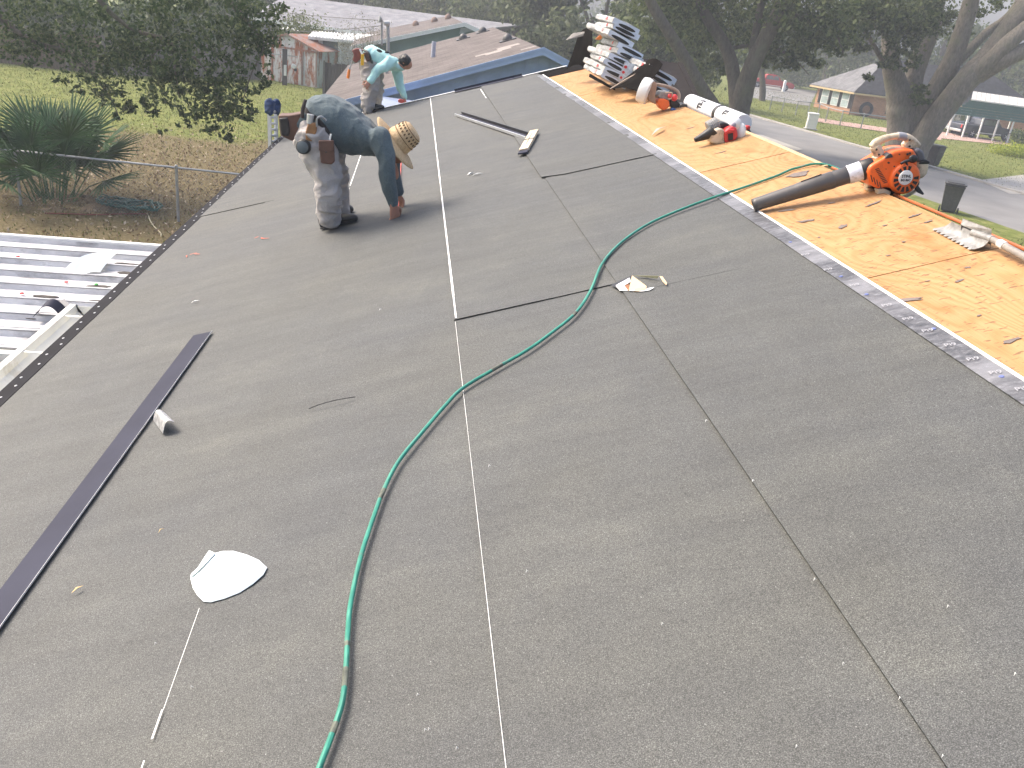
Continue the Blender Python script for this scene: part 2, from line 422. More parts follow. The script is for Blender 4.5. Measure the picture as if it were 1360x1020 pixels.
UND = make_underlayment(); PLY = make_plywood(); LAWN = make_ground(); PAN = make_pan('weathered aluminium pan'); SELV = make_selvedge()
BITU = simple('bitumen edge', (0.02, 0.02, 0.02), 0.6, 0.2)  # bitumen cut edge; its black also stands for the shadow line at laps
WHITE = simple('white paint', (0.74, 0.74, 0.72), 0.5, 0.06, 6, dirt=(0.5, 0.48, 0.44), dirt_amt=0.1)
CREAMP = simple('cream gutter paint', (0.70, 0.69, 0.63), 0.5, 0.1, 5, dirt=(0.45, 0.41, 0.31), dirt_amt=0.2)
CHALK = simple('white chalk', (0.78, 0.78, 0.76), 0.9, 0.1, 40)
DRIP = simple('charcoal drip edge metal', (0.014, 0.014, 0.018), 0.7, 0.2, 5, spec=0.08)
FLASH = simple('slate painted flashing', (0.036, 0.038, 0.058), 0.65, 0.15, 2.5, spec=0.12)
NAIL = simple('galvanised nail', (0.62, 0.62, 0.62), 0.35, 0.1, metal=0.4)
WOOD = simple('pale edge wood', (0.55, 0.38, 0.2), 0.8, 0.2, 10, stretch=(6, 1, 6))
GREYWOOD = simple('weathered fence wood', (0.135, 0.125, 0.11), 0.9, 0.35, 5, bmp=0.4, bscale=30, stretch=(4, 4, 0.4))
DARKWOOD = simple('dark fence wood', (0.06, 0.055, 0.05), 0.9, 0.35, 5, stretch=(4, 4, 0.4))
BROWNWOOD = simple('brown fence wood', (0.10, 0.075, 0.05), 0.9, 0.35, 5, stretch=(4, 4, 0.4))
ASPH = simple('pale worn asphalt', (0.20, 0.195, 0.19), 0.9, 0.15, 0.5, bmp=0.2, bscale=30)
CONC = simple('concrete', (0.36, 0.34, 0.31), 0.9, 0.12, 1.5)
PINK = simple('pink concrete', (0.46, 0.30, 0.25), 0.9, 0.1, 1.5)
GALV = simple('galvanised steel', (0.36, 0.37, 0.38), 0.45, 0.15, 6, metal=0.5)
WIRE = simple('fence wire', (0.25, 0.25, 0.25), 0.5, 0.1, metal=0.4)
OAKLEAF = make_leaf('oak leaves', (0.025, 0.048, 0.017), (0.060, 0.098, 0.034), (0.17, 0.205, 0.09), 0.36)
OAKLEAF2 = make_leaf('street oak leaves', (0.042, 0.066, 0.022), (0.092, 0.126, 0.042), (0.19, 0.22, 0.085), 0.42)
FARLEAF = make_leaf('far tree leaves', (0.052, 0.074, 0.033), (0.10, 0.128, 0.056), (0.18, 0.20, 0.10), 0.42)
LIGHTLEAF = make_leaf('sunlit-tone leaves', (0.06, 0.085, 0.02), (0.11, 0.14, 0.035), (0.2, 0.22, 0.07), 0.35)  # brighter leaf copy, sunlit look put into the colour
BUSHLEAF = make_leaf('thin bush leaves', (0.10, 0.10, 0.06), (0.2, 0.19, 0.12), (0.32, 0.3, 0.22), 0.3)
LIMELEAF = make_leaf('lime leaves', (0.20, 0.26, 0.02), (0.34, 0.40, 0.035), (0.5, 0.52, 0.08), 0.3)
PALMLEAF = simple('palm green', (0.060, 0.125, 0.045), 0.55, 0.45, 2.5, spec=0.35)
PALMDEAD = simple('dead palm frond', (0.22, 0.165, 0.105), 0.85, 0.3, 5, spec=0.15)
BARK = make_bark('oak bark', (0.055, 0.047, 0.038), (0.15, 0.13, 0.105), (0.11, 0.115, 0.075))
BARK2 = make_bark('street oak bark', (0.11, 0.096, 0.078), (0.27, 0.24, 0.195), (0.19, 0.19, 0.125))
SH_LIT = make_shingle('sun-lightened shingles', (0.16, 0.16, 0.165), (0.22, 0.22, 0.225))
SH_SHADED = make_shingle('shade-darkened shingles', (0.05, 0.05, 0.052), (0.075, 0.075, 0.078))  # same roof as the lighter copy, shade put into the colour
SH_BROWN = make_shingle('brown shingles', (0.125, 0.110, 0.105), (0.165, 0.147, 0.14))
SH_BROWN2 = make_shingle('dark brown shingles', (0.016, 0.0125, 0.0115), (0.023, 0.018, 0.0165))
SH_LIGHT = make_shingle('pale grey far shingles', (0.22, 0.22, 0.235), (0.27, 0.27, 0.285))
BLUE = simple('blue siding paint', (0.27, 0.36, 0.56), 0.6, 0.12, 2)
BLUETRIM = simple('blue trim paint', (0.31, 0.41, 0.62), 0.55, 0.1, 2)
PALEBLUE = simple('pale blue porch metal', (0.22, 0.27, 0.38), 0.6, 0.08, 2)
GREENW = simple('green grey siding', (0.14, 0.21, 0.19), 0.7, 0.1, 2)
BRICK = make_brick('orange brick'); RUSTY = make_rusty('rusty white sheet', (0.60, 0.60, 0.58)); RUSTROOF = make_rusty('rusty brown roof sheet', (0.28, 0.2, 0.17))
GLASS = simple('window glass', (0.10, 0.13, 0.13), 0.08, 0.3, 1.5, spec=0.8)
BLIND = simple('window with pale blinds', (0.42, 0.50, 0.50), 0.25, 0.2, 3, spec=0.6)
BLACK = simple('black plastic', (0.018, 0.018, 0.019), 0.45, 0.2, 10)
DARKGREY = simple('dark grey plastic', (0.05, 0.05, 0.052), 0.5, 0.25, 8, dirt=(0.12, 0.11, 0.1), dirt_amt=0.15)
TUBEGREY = simple('scuffed grey tube', (0.085, 0.08, 0.078), 0.42, 0.2, 6, dirt=(0.2, 0.18, 0.16), dirt_amt=0.12, stretch=(1, 1, 1))
ORANGE = simple('orange housing', (0.78, 0.14, 0.022), 0.38, 0.12, 14, dirt=(0.22, 0.09, 0.04), dirt_amt=0.12)
CREAM = simple('dirty cream plastic', (0.62, 0.52, 0.38), 0.5, 0.1, 14, dirt=(0.16, 0.11, 0.07), dirt_amt=0.32)
RED = simple('red plastic', (0.55, 0.035, 0.035), 0.4, 0.12, 10, dirt=(0.2, 0.05, 0.04), dirt_amt=0.15)
GREENHOSE = simple('green hose rubber', (0.035, 0.24, 0.17), 0.38, 0.15, 12, dirt=(0.17, 0.15, 0.12), dirt_amt=0.12)
METAL = simple('worn steel', (0.27, 0.27, 0.265), 0.55, 0.35, 25, metal=0.3, bmp=0.2, dirt=(0.16, 0.14, 0.12), dirt_amt=0.2)
ALU = simple('aluminium', (0.6, 0.61, 0.63), 0.35, 0.1, 8, metal=0.6)
FILM = simple('white release film', (0.76, 0.83, 0.83), 0.4, 0.03, 3)
CLEARW = simple('wrinkled white wrap', (0.52, 0.52, 0.505), 0.35, 0.35, 17, bmp=1.0, bscale=30, spec=0.6, dirt=(0.27, 0.27, 0.27), dirt_amt=0.75, stretch=(1, .6, 2.2))
WRAPEND = simple('pale blue wrap', (0.62, 0.68, 0.78), 0.32, 0.1, 14, bmp=0.4, bscale=20)
LEATHER = simple('brown leather', (0.11, 0.052, 0.036), 0.55, 0.25, 14, bmp=0.2, bscale=60)
TAN = simple('tan leather', (0.30, 0.15, 0.06), 0.55, 0.35, 20)
SKIN = simple('skin', (0.36, 0.17, 0.11), 0.5, 0.1, 20)
HAIR = simple('black hair', (0.012, 0.011, 0.012), 0.5, 0.3, 40, bmp=0.6, bscale=60)
SHIRT1 = make_cloth('heather blue grey shirt', (0.092, 0.122, 0.135), 0.15, 210, 0.6, 0.3)
SHIRT2 = make_cloth('mint shirt', (0.42, 0.68, 0.66), 0.05, 160, 0.35)
PANTS = make_cloth('pale grey work trousers', (0.43, 0.40, 0.385), 0.06, 160, 0.8, wstretch=(1, 1, 1.6))
PANTS2 = make_cloth('beige grey trousers', (0.36, 0.33, 0.31), 0.06, 160, 0.8, wstretch=(1, 1, 1.6))
STRAW = make_straw()
NAVY = simple('navy padded cloth', (0.02, 0.045, 0.12), 0.8, 0.4, 20, bmp=0.5, bscale=30)
YELLOW = simple('yellow plastic', (0.75, 0.42, 0.02), 0.45, 0.1)
ORPLAST = simple('orange handle', (0.7, 0.2, 0.03), 0.5, 0.1)
PAPER = simple('kraft release paper', (0.56, 0.41, 0.26), 0.7, 0.1, 9)
CARPAINT = simple('dark blue grey car paint', (0.028, 0.034, 0.05), 0.22, 0.1, 2, spec=0.8)
REDPAINT = simple('red truck paint', (0.35, 0.02, 0.015), 0.25, 0.1, 2, spec=0.8)
RUBBER = simple('tyre rubber', (0.02, 0.02, 0.02), 0.8, 0.2)
GREENMET = simple('green carport siding', (0.028, 0.10, 0.075), 0.5, 0.12, 2)
FELT = simple('old black felt', (0.010, 0.009, 0.0085), 0.95, 0.35, 6, spec=0.03, bmp=0.5, bscale=20)
ORCORD = simple('orange cord rubber', (0.40, 0.11, 0.035), 0.5, 0.15, 10)
REDLINE = simple('red chalk string', (0.62, 0.13, 0.10), 0.8, 0.1)
REMN = simple('grey paper remnant', (0.17, 0.14, 0.125), 0.85, 0.25, 25)
REDMARK = simple('red spray mark', (0.62, 0.13, 0.07), 0.8, 0.2, 60)

# ================================================================== ground and roads
def ground_sheet(name, quads, mat, dz):
    mb = MB()
    for q in quads: mb.add([Vector((p[0], p[1], gz(p[0]) + dz)) for p in q], [tuple(range(len(q)))])
    return struct(mb.build(name, mat, smooth=0))
mb = MB()
xs = [-330, -60, -12, 8, 60, 90, 330]; ys = [-330, -30, 0, 60, 120, 330]
for i in range(len(xs) - 1):
    for j in range(len(ys) - 1):
        mb.add([(xs[i], ys[j], gz(xs[i])), (xs[i + 1], ys[j], gz(xs[i + 1])), (xs[i + 1], ys[j + 1], gz(xs[i + 1])), (xs[i], ys[j + 1], gz(xs[i]))], [(0, 1, 2, 3)])
struct(mb.build('ground', LAWN, smooth=0))
rdir = Vector((-0.2, 0.98, 0)).normalized()
def rd(base, t): return (base[0] + rdir.x * t, base[1] + rdir.y * t)
near0, far0 = (21.2, 38.7), (30.2, 48.0)
ground_sheet('road', [[rd(near0, -160), rd(far0, -160), rd(far0, 75), rd(near0, 75)]], ASPH, 0.02)
# a pale kerb strip along the far side of the street
mb = MB()
for k in range(-30, 25):
    a, b = rd(far0, k * 3.0), rd(far0, k * 3.0 + 2.96)
    mb.prism([(a[0], a[1], gz(a[0])), (a[0] + .45, a[1], gz(a[0])), (b[0] + .45, b[1], gz(b[0])), (b[0], b[1], gz(b[0]))], (0, 0, 0.10))
struct(mb.build('kerb', CONC, smooth=0))
g1, g2, g3, g4 = G(1300, 240), G(1420, 225), G(1420, 262), G(1340, 258)
ground_sheet('driveway', [[(p.x, p.y) for p in (g1, g2, g3, g4)]], CONC, 0.035)
a1, a2, a3, a4 = G(980, 176), G(1012, 180), G(1066, 199), G(1040, 205)
ground_sheet('driveway_apron', [[(p.x, p.y) for p in (a1, a2, a3, a4)]], CONC, 0.035)
f1, f2, f3, f4 = G(1085, 157), G(1250, 181), G(1250, 186.5), G(1085, 162)
ground_sheet('footpath', [[(p.x, p.y) for p in (f1, f2, f3, f4)]], PINK, 0.03)
k1, k2, k3, k4 = G(1245, 175), G(1352, 190), G(1345, 194), G(1238, 183)
ground_sheet('carport_slab', [[(p.x, p.y) for p in (k1, k2, k3, k4)]], PINK, 0.042)
c1, c2, c3, c4_ = G(985, 128), G(1075, 141), G(1085, 121), G(985, 111)
ground_sheet('far_road', [[(p.x, p.y) for p in (c1, c2, c3, c4_)]], ASPH, 0.015)

def blades(name, region, n, h, mats, lean=0.4, seed=1, w=0.012):
    r = np.random.default_rng(seed)
    base = region(r, n); n = len(base)
    ang = r.uniform(0, 2 * np.pi, n); hh = h * r.uniform(0.5, 1.3, n)
    dx, dy = np.cos(ang), np.sin(ang)
    lx, ly = r.normal(0, lean, n) * hh, r.normal(0, lean, n) * hh
    ww = w * r.uniform(0.7, 1.5, n)
    V = np.empty((n, 3, 3))
    V[:, 0] = base + np.stack([dx * ww, dy * ww, np.zeros(n)], 1); V[:, 1] = base - np.stack([dx * ww, dy * ww, np.zeros(n)], 1)
    V[:, 2] = base + np.stack([lx, ly, hh], 1)
    me = bpy.data.meshes.new(name); me.vertices.add(n * 3); me.vertices.foreach_set('co', V.reshape(-1))
    me.loops.add(n * 3); me.loops.foreach_set('vertex_index', np.arange(n * 3, dtype=np.int32))
    me.polygons.add(n); me.polygons.foreach_set('loop_start', np.arange(0, n * 3, 3, dtype=np.int32))
    me.materials.append(mats); me.update(calc_edges=True); me.validate()
    o = bpy.data.objects.new(name, me); COL.objects.link(o); return struct(o, 'stuff')
GRASS = make_leaf('grass blades', (0.08, 0.102, 0.025), (0.145, 0.165, 0.043), (0.27, 0.25, 0.11), 0.3)
def reg_left(r, n):
    x = r.uniform(-24, 2, n * 2); y = r.uniform(13, 58, n * 2)
    k = np.exp(-(((x + 5) / 6) ** 2 + ((y - 24) / 5.5) ** 2)); keep = r.uniform(0, 1, n * 2) > k * 1.1
    x, y = x[keep][:n], y[keep][:n]; return np.stack([x, y, np.zeros_like(x)], 1)
blades('lawn_grass', reg_left, 60000, 0.07, GRASS, seed=3, w=0.014)
def reg_right(r, n):
    x = r.uniform(14, 60, n * 2); y = r.uniform(24, 110, n * 2)
    cr = (x - near0[0]) * rdir.y - (y - near0[1]) * rdir.x
    keep = (cr < -0.3) | (cr > 10.9)
    x, y = x[keep][:n], y[keep][:n]; return np.stack([x, y, np.array([gz(a) for a in x])], 1)
blades('verge_grass', reg_right, 40000, 0.10, GRASS, seed=4, w=0.02)
LITTER = make_leaf('dry leaf litter', (0.12, 0.08, 0.045), (0.28, 0.20, 0.12), (0.5, 0.42, 0.32), 0.1)

# leaf clouds ------------------------------------------------------
def leaf_mesh(name, C, size, mat, parent=None, seed=0, elong=2.0, kind=None, flat=0.0):
    r = np.random.default_rng(seed); n = len(C)
    d = r.normal(size=(n, 3)); d[:, 2] -= 0.25; d /= np.linalg.norm(d, axis=1)[:, None]
    e = r.normal(size=(n, 3)); e[:, 2] *= (1 - flat)
    e -= d * (e * d).sum(1)[:, None]; e /= np.linalg.norm(e, axis=1)[:, None]
    L = size * r.uniform(0.6, 1.4, n)[:, None]; W = L / elong
    V = np.empty((n, 4, 3)); V[:, 0] = C - d * L * .5; V[:, 1] = C + e * W * .5; V[:, 2] = C + d * L * .5; V[:, 3] = C - e * W * .5
    me = bpy.data.meshes.new(name); me.vertices.add(n * 4); me.vertices.foreach_set('co', V.reshape(-1))
    me.loops.add(n * 4); me.loops.foreach_set('vertex_index', np.arange(n * 4, dtype=np.int32))
    me.polygons.add(n); me.polygons.foreach_set('loop_start', np.arange(0, n * 4, 4, dtype=np.int32))
    me.materials.append(mat); me.update(calc_edges=True)
    o = bpy.data.objects.new(name, me); COL.objects.link(o)
    if parent is not None: o.parent = parent; o.matrix_parent_inverse = world_of(parent).inverted()
    if kind: o['kind'] = kind
    return o
def clump_pts(clumps, seed=0, sub=26, spread=0.17):
    """clumps: (centre, radii, leaf count). Leaves gather in small sprays inside each clump."""
    r = np.random.default_rng(seed); out = []
    for c, rad, n in clumps:
        rad = np.array(rad if hasattr(rad, '__len__') else (rad,) * 3, float)
        m = max(3, n // sub); q = r.normal(size=(m, 3)); q /= np.linalg.norm(q, axis=1)[:, None]
        q *= (r.uniform(0.12, 1.0, m) ** 0.5)[:, None]
        cen = np.array(c) + q * rad
        idx = r.integers(0, m, n); sc = (rad.mean() * spread) * r.uniform(0.6, 1.5, m)
        out.append(cen[idx] + r.normal(size=(n, 3)) * sc[idx][:, None] * np.array([1, 1, 0.7]))
    return np.concatenate(out)
def rand_litter(n, seed):
    r = np.random.default_rng(seed); x = r.normal(-5, 4, n); y = r.normal(24, 4.5, n); return np.stack([x, y, np.full(n, 0.02) + r.uniform(0, .03, n)], 1)
leaf_mesh('leaf_litter', rand_litter(9000, 2), 0.085, LITTER, seed=5, kind='stuff')

# ================================================================== the house being re-roofed
EAVE = lambda y: -2.89 + 0.0305 * y
Y0, Y1 = -2.5, 14.12
RIDGE = 2.26
house = thing('house', 'low house being re-roofed, slope under dark grey underlayment, bare plywood at ridge', 'house', (0, 5.8, 0))
mb = MB()
thk = 0.09
mb.prism([RP(EAVE(Y0) + .02, Y0, -0.02), RP(EAVE(Y1) + .02, Y1, -0.02), RP(RIDGE, Y1, -0.02), RP(RIDGE, Y0, -0.02)], -NRM * thk)
RTOP = RP(RIDGE, 0, -0.0)
def RB(s, y, h=0.0):               # far slope, falling away beyond the ridge
    p = RP(RIDGE, y, 0); return p + Vector((CT, 0, -ST)) * s + Vector((ST, 0, CT)) * h
mb.prism([RB(0.03, Y0, -.02), RB(0.03, Y1, -.02), RB(5, Y1, -.02), RB(5, Y0, -.02)], -Vector((ST, 0, CT)) * thk)
roof = mb.build('roof', FELT, house, smooth=0)
part_label(mb and roof, 'gable roof deck with one slope papered and one hidden beyond the ridge')
# walls
xe = RP(EAVE(5) + .5, 5).x; xr = RB(4.5, 0).x; xm = RTOP.x
wz = RP(EAVE(5) + .5, 5).z - 0.16
mb = MB(); mb.box(((xe + xr) / 2, (Y0 + 13.6) / 2 + .15, (wz) / 2), (xr - xe, 13.6 - Y0, wz))
mb.prism([(xe, 13.6, wz + .002), (xr, 13.6, wz + .002), (xm, 13.6, RTOP.z - .14)], (0, 0.12, 0))
mb.build('wall', simple('beige stucco', (0.45, 0.42, 0.36), 0.9, 0.1, 3, bmp=0.2), house, smooth=0)

def sheet(s0, s1, y0, y1, h0=0.009, h1=0.004, curl=None, seed=0, corner=0.0, amp=0.0016, mats=None):
    """one length of underlayment, its lower edge lapped over the course below"""
    nu = max(4, int((s1(0) - s0(0)) / 0.09)); nv = max(4, int((y1 - y0) / 0.10))
    mb = MB()
    def fn(u, v):
        y = y0 + (y1 - y0) * v; a, b = s0(y), s1(y); s = a + (b - a) * u
        h = h0 + (h1 - h0) * u
        h += amp * noise.noise(Vector((s * 1.2, y * 5.0 + seed * 9, seed))) + amp * .6 * noise.noise(Vector((s * 5, y * 11, seed + 3)))
        if curl is not None:
            d = abs(y - curl); 
            if d < 0.10: h += 0.004 * (1 - d / 0.10) ** 2 * (0.6 + 0.5 * noise.noise(Vector((s * 4, 0, seed))))
            if corner and d < corner and u < .2:      # rounded corner
                y += (corner - d) * (1 if curl == y0 else -1) * (1 - u * 5) * 0.55
        return RP(s, y, h)
    mb.grid(fn, nu, nv, 0.0035, 0, 1)
    return mb.build('underlayment_sheet', mats or [UND, BITU], roof, smooth=30)
K = lambda c: (lambda y: c)
sheet(lambda y: EAVE(y) + .10, K(-1.80), Y0, 8.50, seed=1)
sheet(lambda y: EAVE(y) + .10, K(-1.80), 8.50, Y1 - .05, h0=0.013, h1=0.007, curl=8.50, seed=2)
sheet(K(-1.89), K(-0.96), Y0, Y1 - .05, seed=3)
sheet(K(-1.04), K(-0.12), Y0, Y1 - .05, seed=4)
sheet(K(-0.195), K(0.72), Y0, 4.10, seed=5)
sheet(K(-0.195), K(0.72), 4.08, Y1 - .05, h0=0.014, h1=0.008, curl=4.08, seed=6)
sheet(K(0.640), K(1.525), Y0, 3.90, h0=0.0145, h1=0.006, seed=7)
sheet(K(0.640), K(1.525), 3.90, 6.76, seed=9, h0=0.0155, h1=0.0065)
sheet(K(0.615), K(1.525), 6.72, Y1 - .05, h0=0.021, h1=0.011, curl=6.72, seed=8, corner=0.12)
# silver selvedge along the top of the last course, with a white edge line
mb = MB(); mb.grid(lambda u, v: RP(1.518 + .085 * u - 0.0045 * (Y0 + (13.75 - Y0) * v - 2), Y0 + (13.75 - Y0) * v, 0.012 + 0.002 * noise.noise(Vector((u, v * 60, 0)))), 3, 150, 0.003)
mb.build('selvedge_strip', SELV, roof, smooth=30)
mb = MB(); mb.grid(lambda u, v: RP(1.604 + .014 * u - 0.0045 * (Y0 + (13.75 - Y0) * v - 2), Y0 + (13.75 - Y0) * v, 0.013 + 0.002 * noise.noise(Vector((u, v * 40, 7)))), 1, 90, 0.003)
mb.build('selvedge_edge', CHALK, roof, smooth=30)
# plywood sheets
def ply(s0, s1, y0, y1, h=0.0):
    mb = MB(); mb.grid(lambda u, v: RP(s0 + (s1 - s0) * u, y0 + (y1 - y0) * v, h + 0.0015 * noise.noise(Vector((u * 2, v * 5, y0)))), 4, 12, 0.014)
    mb.build('plywood_sheet', PLY, roof, smooth=30)
for a, b in ((-2.5, 1.026), (1.036, 3.451), (3.462, 5.891), (5.901, 8.331), (8.342, 10.776), (10.786, 13.3)):
    ply(1.44, RIDGE - 0.004, a, b, 0.001 * (int(a * 7) % 2))
mb = MB()                                     # dark felt that is still on at the far end
mb.grid(lambda u, v: RP(1.45 + .82 * u, 13.31 + .76 * v + .1 * noise.noise(Vector((u * 9, 0, 1))) * (1 - v), 0.006 + .01 * abs(noise.noise(Vector((u * 3, v * 3, 5))))), 12, 10, 0.004)
mb.build('old_felt', FELT, roof, smooth=30)
# ridge edge boards: pale beyond the red blower, rust-brown cord nearer
mb = MB(); mb.bar(RB(0.012, 5.35, 0.004), RB(0.012, 6.9, 0.004), 0.03, 0.012, NRM); mb.build('ridge_batten', WOOD, roof, smooth=0)
# chalk lines
def line(s, y0, y1, w, h=0.0175, broken=0.0, seed=0):
    mb = MB(); r = random.Random(seed); y = y0
    while y < y1:
        L = 0.35 if not broken else r.uniform(0.04, 0.28)
        e = min(y1, y + L)
        if not broken or r.random() > broken:
            ww = w * r.uniform(0.75, 1.25)
            mb.quad(RP(s - ww / 2, y, h), RP(s + ww / 2, y, h), RP(s + ww / 2, e, h), RP(s - ww / 2, e, h))
        y = e
    o = mb.build('chalk_line', CHALK, roof, smooth=0); o['kind'] = 'stuff' if broken else 'part'
    if not broken: del o['kind']
    return o
line(-0.182, 4.10, 14.05, 0.010, 0.0175, seed=1)
line(-0.188, 0.9, 4.06, 0.0014, 0.0125, 0.12, seed=2)
line(-1.035, 7.25, 10.4, 0.009, 0.0135, 0.12, seed=3)
line(-1.048, 0.9, 1.75, 0.0042, 0.0135, 0.22, seed=4); line(-1.045, 1.75, 2.15, 0.0013, 0.0135, 0.7, seed=5)
line(0.585, 12.4, 13.6, 0.012, 0.0215, 0.2, seed=6)
# drip edges, nails and gutter
mb = MB()
mb.grid(lambda u, v: RP(EAVE(Y0 + (Y1 - Y0) * v) - .005 + .12 * u, Y0 + (Y1 - Y0) * v, 0.012), 1, 60, 0.003)
mb.grid(lambda u, v: RP(EAVE(Y0 + (Y1 - Y0) * v) - .006, Y0 + (Y1 - Y0) * v, 0.009) + Vector((-.002, 0, -.06 * u)), 1, 60, 0.002)
eave_drip = mb.build('drip_edge', DRIP, house, smooth=30)
nail0 = None; y = 2.9; k = 0
while y < 13.6:
    p = RP(EAVE(y) + (.045 if k % 2 else .075) + random.uniform(-.008, .008), y, 0.0125)
    if nail0 is None:
        mb = MB(); mb.lathe([(0.0005, .0035), (.007, .0028), (.0085, 0)], (0, 0, 0), (0, 0, 1), 10, cap=False); nail0 = mb.build('nail', NAIL, eave_drip)
        nail0.matrix_basis = Matrix.Translation(p) @ ROOF3.to_4x4()
    else: share(nail0, eave_drip, p, ROOF3)
    y += random.uniform(0.12, 0.19); k += 1
mb = MB()
mb.grid(lambda u, v: RP(EAVE(14) + (1.99 - EAVE(14)) * v, Y1 - .055 + .07 * u, 0.020), 1, 40, 0.003)
mb.grid(lambda u, v: RP(EAVE(14) + (1.99 - EAVE(14)) * v, Y1 + .014, 0.018) + Vector((0, .002, -.07 * u)), 1, 40, 0.002)
rk = mb.build('drip_edge', WHITE, house, smooth=30); part_label(rk, 'white drip edge along the far gable end')
mb = MB()                                      # K-style gutter, open on top
prof = [(0, 0), (0, -.08), (-.10, -.08), (-.15, -.04), (-.16, .01), (-.20, .012), (-.20, .0)]
ga, gb = 3.2, 6.15
for i in range(len(prof) - 1):
    (xa, za), (xb, zb) = prof[i], prof[i + 1]
    def gp(x, z, y): e = RP(EAVE(y), y); return Vector((e.x - .02 + x, y, e.z - .05 + z))
    q = [gp(xa, za, ga), gp(xb, zb, ga), gp(xb, zb, gb), gp(xa, za, gb)]
    n = (q[1] - q[0]).cross(q[2] - q[0]).normalized() * 0.002
    mb.prism(q, n)
e = RP(EAVE(gb), gb); mb.prism([Vector((e.x - .02 + x, gb, e.z - .05 + z)) for x, z in prof], (0, .004, 0))
gut = mb.build('gutter', CREAMP, house, smooth=0)
for yy in (3.9, 4.6, 5.3, 5.95):
    mb = MB(); e = RP(EAVE(yy), yy); mb.box((e.x - .11, yy, e.z - .05), (.14, .025, .004)); mb.build('gutter_strap', CREAMP, gut, smooth=0)
# rest of the fascia along the eave
mb = MB(); a, b = RP(EAVE(Y0) + .01, Y0, -.03), RP(EAVE(Y1) + .01, Y1, -.03)
mb.bar(a + Vector((.012, 0, -.09)), b + Vector((.012, 0, -.09)), .02, .15); mb.build('fascia', WHITE, house, smooth=0)
# remnants of old felt stuck to the plywood
def patch(px, py, w, h, rot, seed, mat=REMN):
    r = random.Random(seed); s, y = RS(px, py); n = r.randint(9, 13); pts = []
    for i in range(n):
        a = 2 * math.pi * i / n; k = r.uniform(.4, 1.2)
        x, yy = math.cos(a) * w * k, math.sin(a) * h * k
        pts.append(RP(s + x * math.cos(rot) - yy * math.sin(rot), y + x * math.sin(rot) + yy * math.cos(rot), 0.0032))
    mb = MB(); mb.prism(pts, NRM * 0.0012); mb.build('felt_remnant', mat, roof, smooth=0)
for i, (px, py, w, h, r) in enumerate([(1060, 232, .09, .06, .3), (1057, 246, .045, .016, .1), (1105, 270, .025, .014, 0), (1120, 301, .04, .02, .5), (1070, 294, .06, .022, -.4), (1046, 280, .05, .02, -.3),
        (1160, 271, .065, .012, .4), (1215, 287, .04, .014, .2), (1233, 295, .03, .013, .1), (1175, 300, .018, .007, 0), (1285, 356, .018, .010, 0), (1274, 374, .024, .010, .2), (1345, 453, .045, .014, .2), (1203, 400, .07, .02, -.3),
        (957, 203, .05, .012, .1), (918, 170, .05, .010, .1), (1232, 374, .012, .006, 0), (1300, 420, .012, .006, .4), (1200, 322, .012, .008, 0), (1010, 262, .03, .01, 0), (1088, 316, .012, .006, .3), (1180, 340, .012, .006, 0)]):
    patch(px, py, w, h, r, i)
# blue cap nails on the selvedge
for px, py in ((1050, 325), (1151, 395), (1240, 441), (1330, 505), (1117, 371), (960, 262)):
    s, y = RS(px, py); mb = MB(); mb.lathe([(.0005, .003), (.007, .0026), (.009, 0)], RP(s, y, .0135), NRM, 12, cap=False)
    mb.build('cap_nail', simple('blue cap', (0.13, 0.16, 0.34), 0.4, 0.1), roof)
# tiny printing along the selvedge
def text_mesh(txt, size, name='lettering', bold=0.0):
    cu = bpy.data.curves.new('txt', 'FONT'); cu.body = txt; cu.size = size; cu.align_x = 'CENTER'; cu.align_y = 'CENTER'; cu.offset = bold; cu.resolution_u = 3
    o = bpy.data.objects.new('txt', cu); COL.objects.link(o); dg = bpy.context.evaluated_depsgraph_get()
    me = bpy.data.meshes.new_from_object(o.evaluated_get(dg)); bpy.data.objects.remove(o)
    me.name = name; return me
tm = text_mesh('Pi9', 0.034, bold=.0002); tm.materials.append(simple('faint grey print', (.36, .36, .38), .6, .1))
for k, (px, py) in enumerate(((1070, 342), (1100, 362), (1135, 383), (1178, 410), (1206, 428), (1232, 444), (1262, 463), (1292, 482), (1322, 500), (1357, 522))):
    o = bpy.data.objects.new('lettering', tm); COL.objects.link(o); s, y = RS(px, py)
    o.parent = roof; o.matrix_parent_inverse = world_of(roof).inverted()
    o.matrix_basis = Matrix.Translation(RP(s, y, 0.0165)) @ ROOF3.to_4x4() @ Matrix.Rotation(math.radians(-8), 4, 'Z')
# torn opening by the cross seam
def poly(pts, h=0.02, t=0.0015): return [RX(a, b, hh) for a, b, hh in pts]
mb = MB(); mb.prism(poly([(811, 379, .016), (838, 366, .016), (836, 376, .016), (822, 384, .016)]), NRM * .001); mb.build('torn_opening', BLACK, roof, smooth=0)
mb = MB(); mb.prism(poly([(818, 379, .02), (836, 369, .022), (838, 374, .022), (828, 380, .02), (824, 386, .02)]), NRM * .001); mb.build('torn_flap', simple('white film scrap', (.7, .7, .74), .5, .15, 60), roof, smooth=0)
mb = MB(); mb.prism(poly([(818, 380, .021), (828, 378, .021), (834, 386, .019), (823, 386, .019)]), NRM * .001); mb.build('torn_flap', CHALK, roof, smooth=0)
mb = MB(); mb.prism(poly([(829, 379, .018), (835, 376, .018), (836, 386, .018), (833, 385, .018)]), NRM * .0006); mb.build('torn_opening', simple('bare brown wood', (.25, .11, .05), .8, .2), roof, smooth=0)
mb = MB(); mb.prism(poly([(839.5, 366, .045), (859, 380.5, .03), (858, 384, .022), (848, 387, .020), (835, 386, .020)]), NRM * .001); mb.build('torn_flap', PAPER, roof, smooth=0)
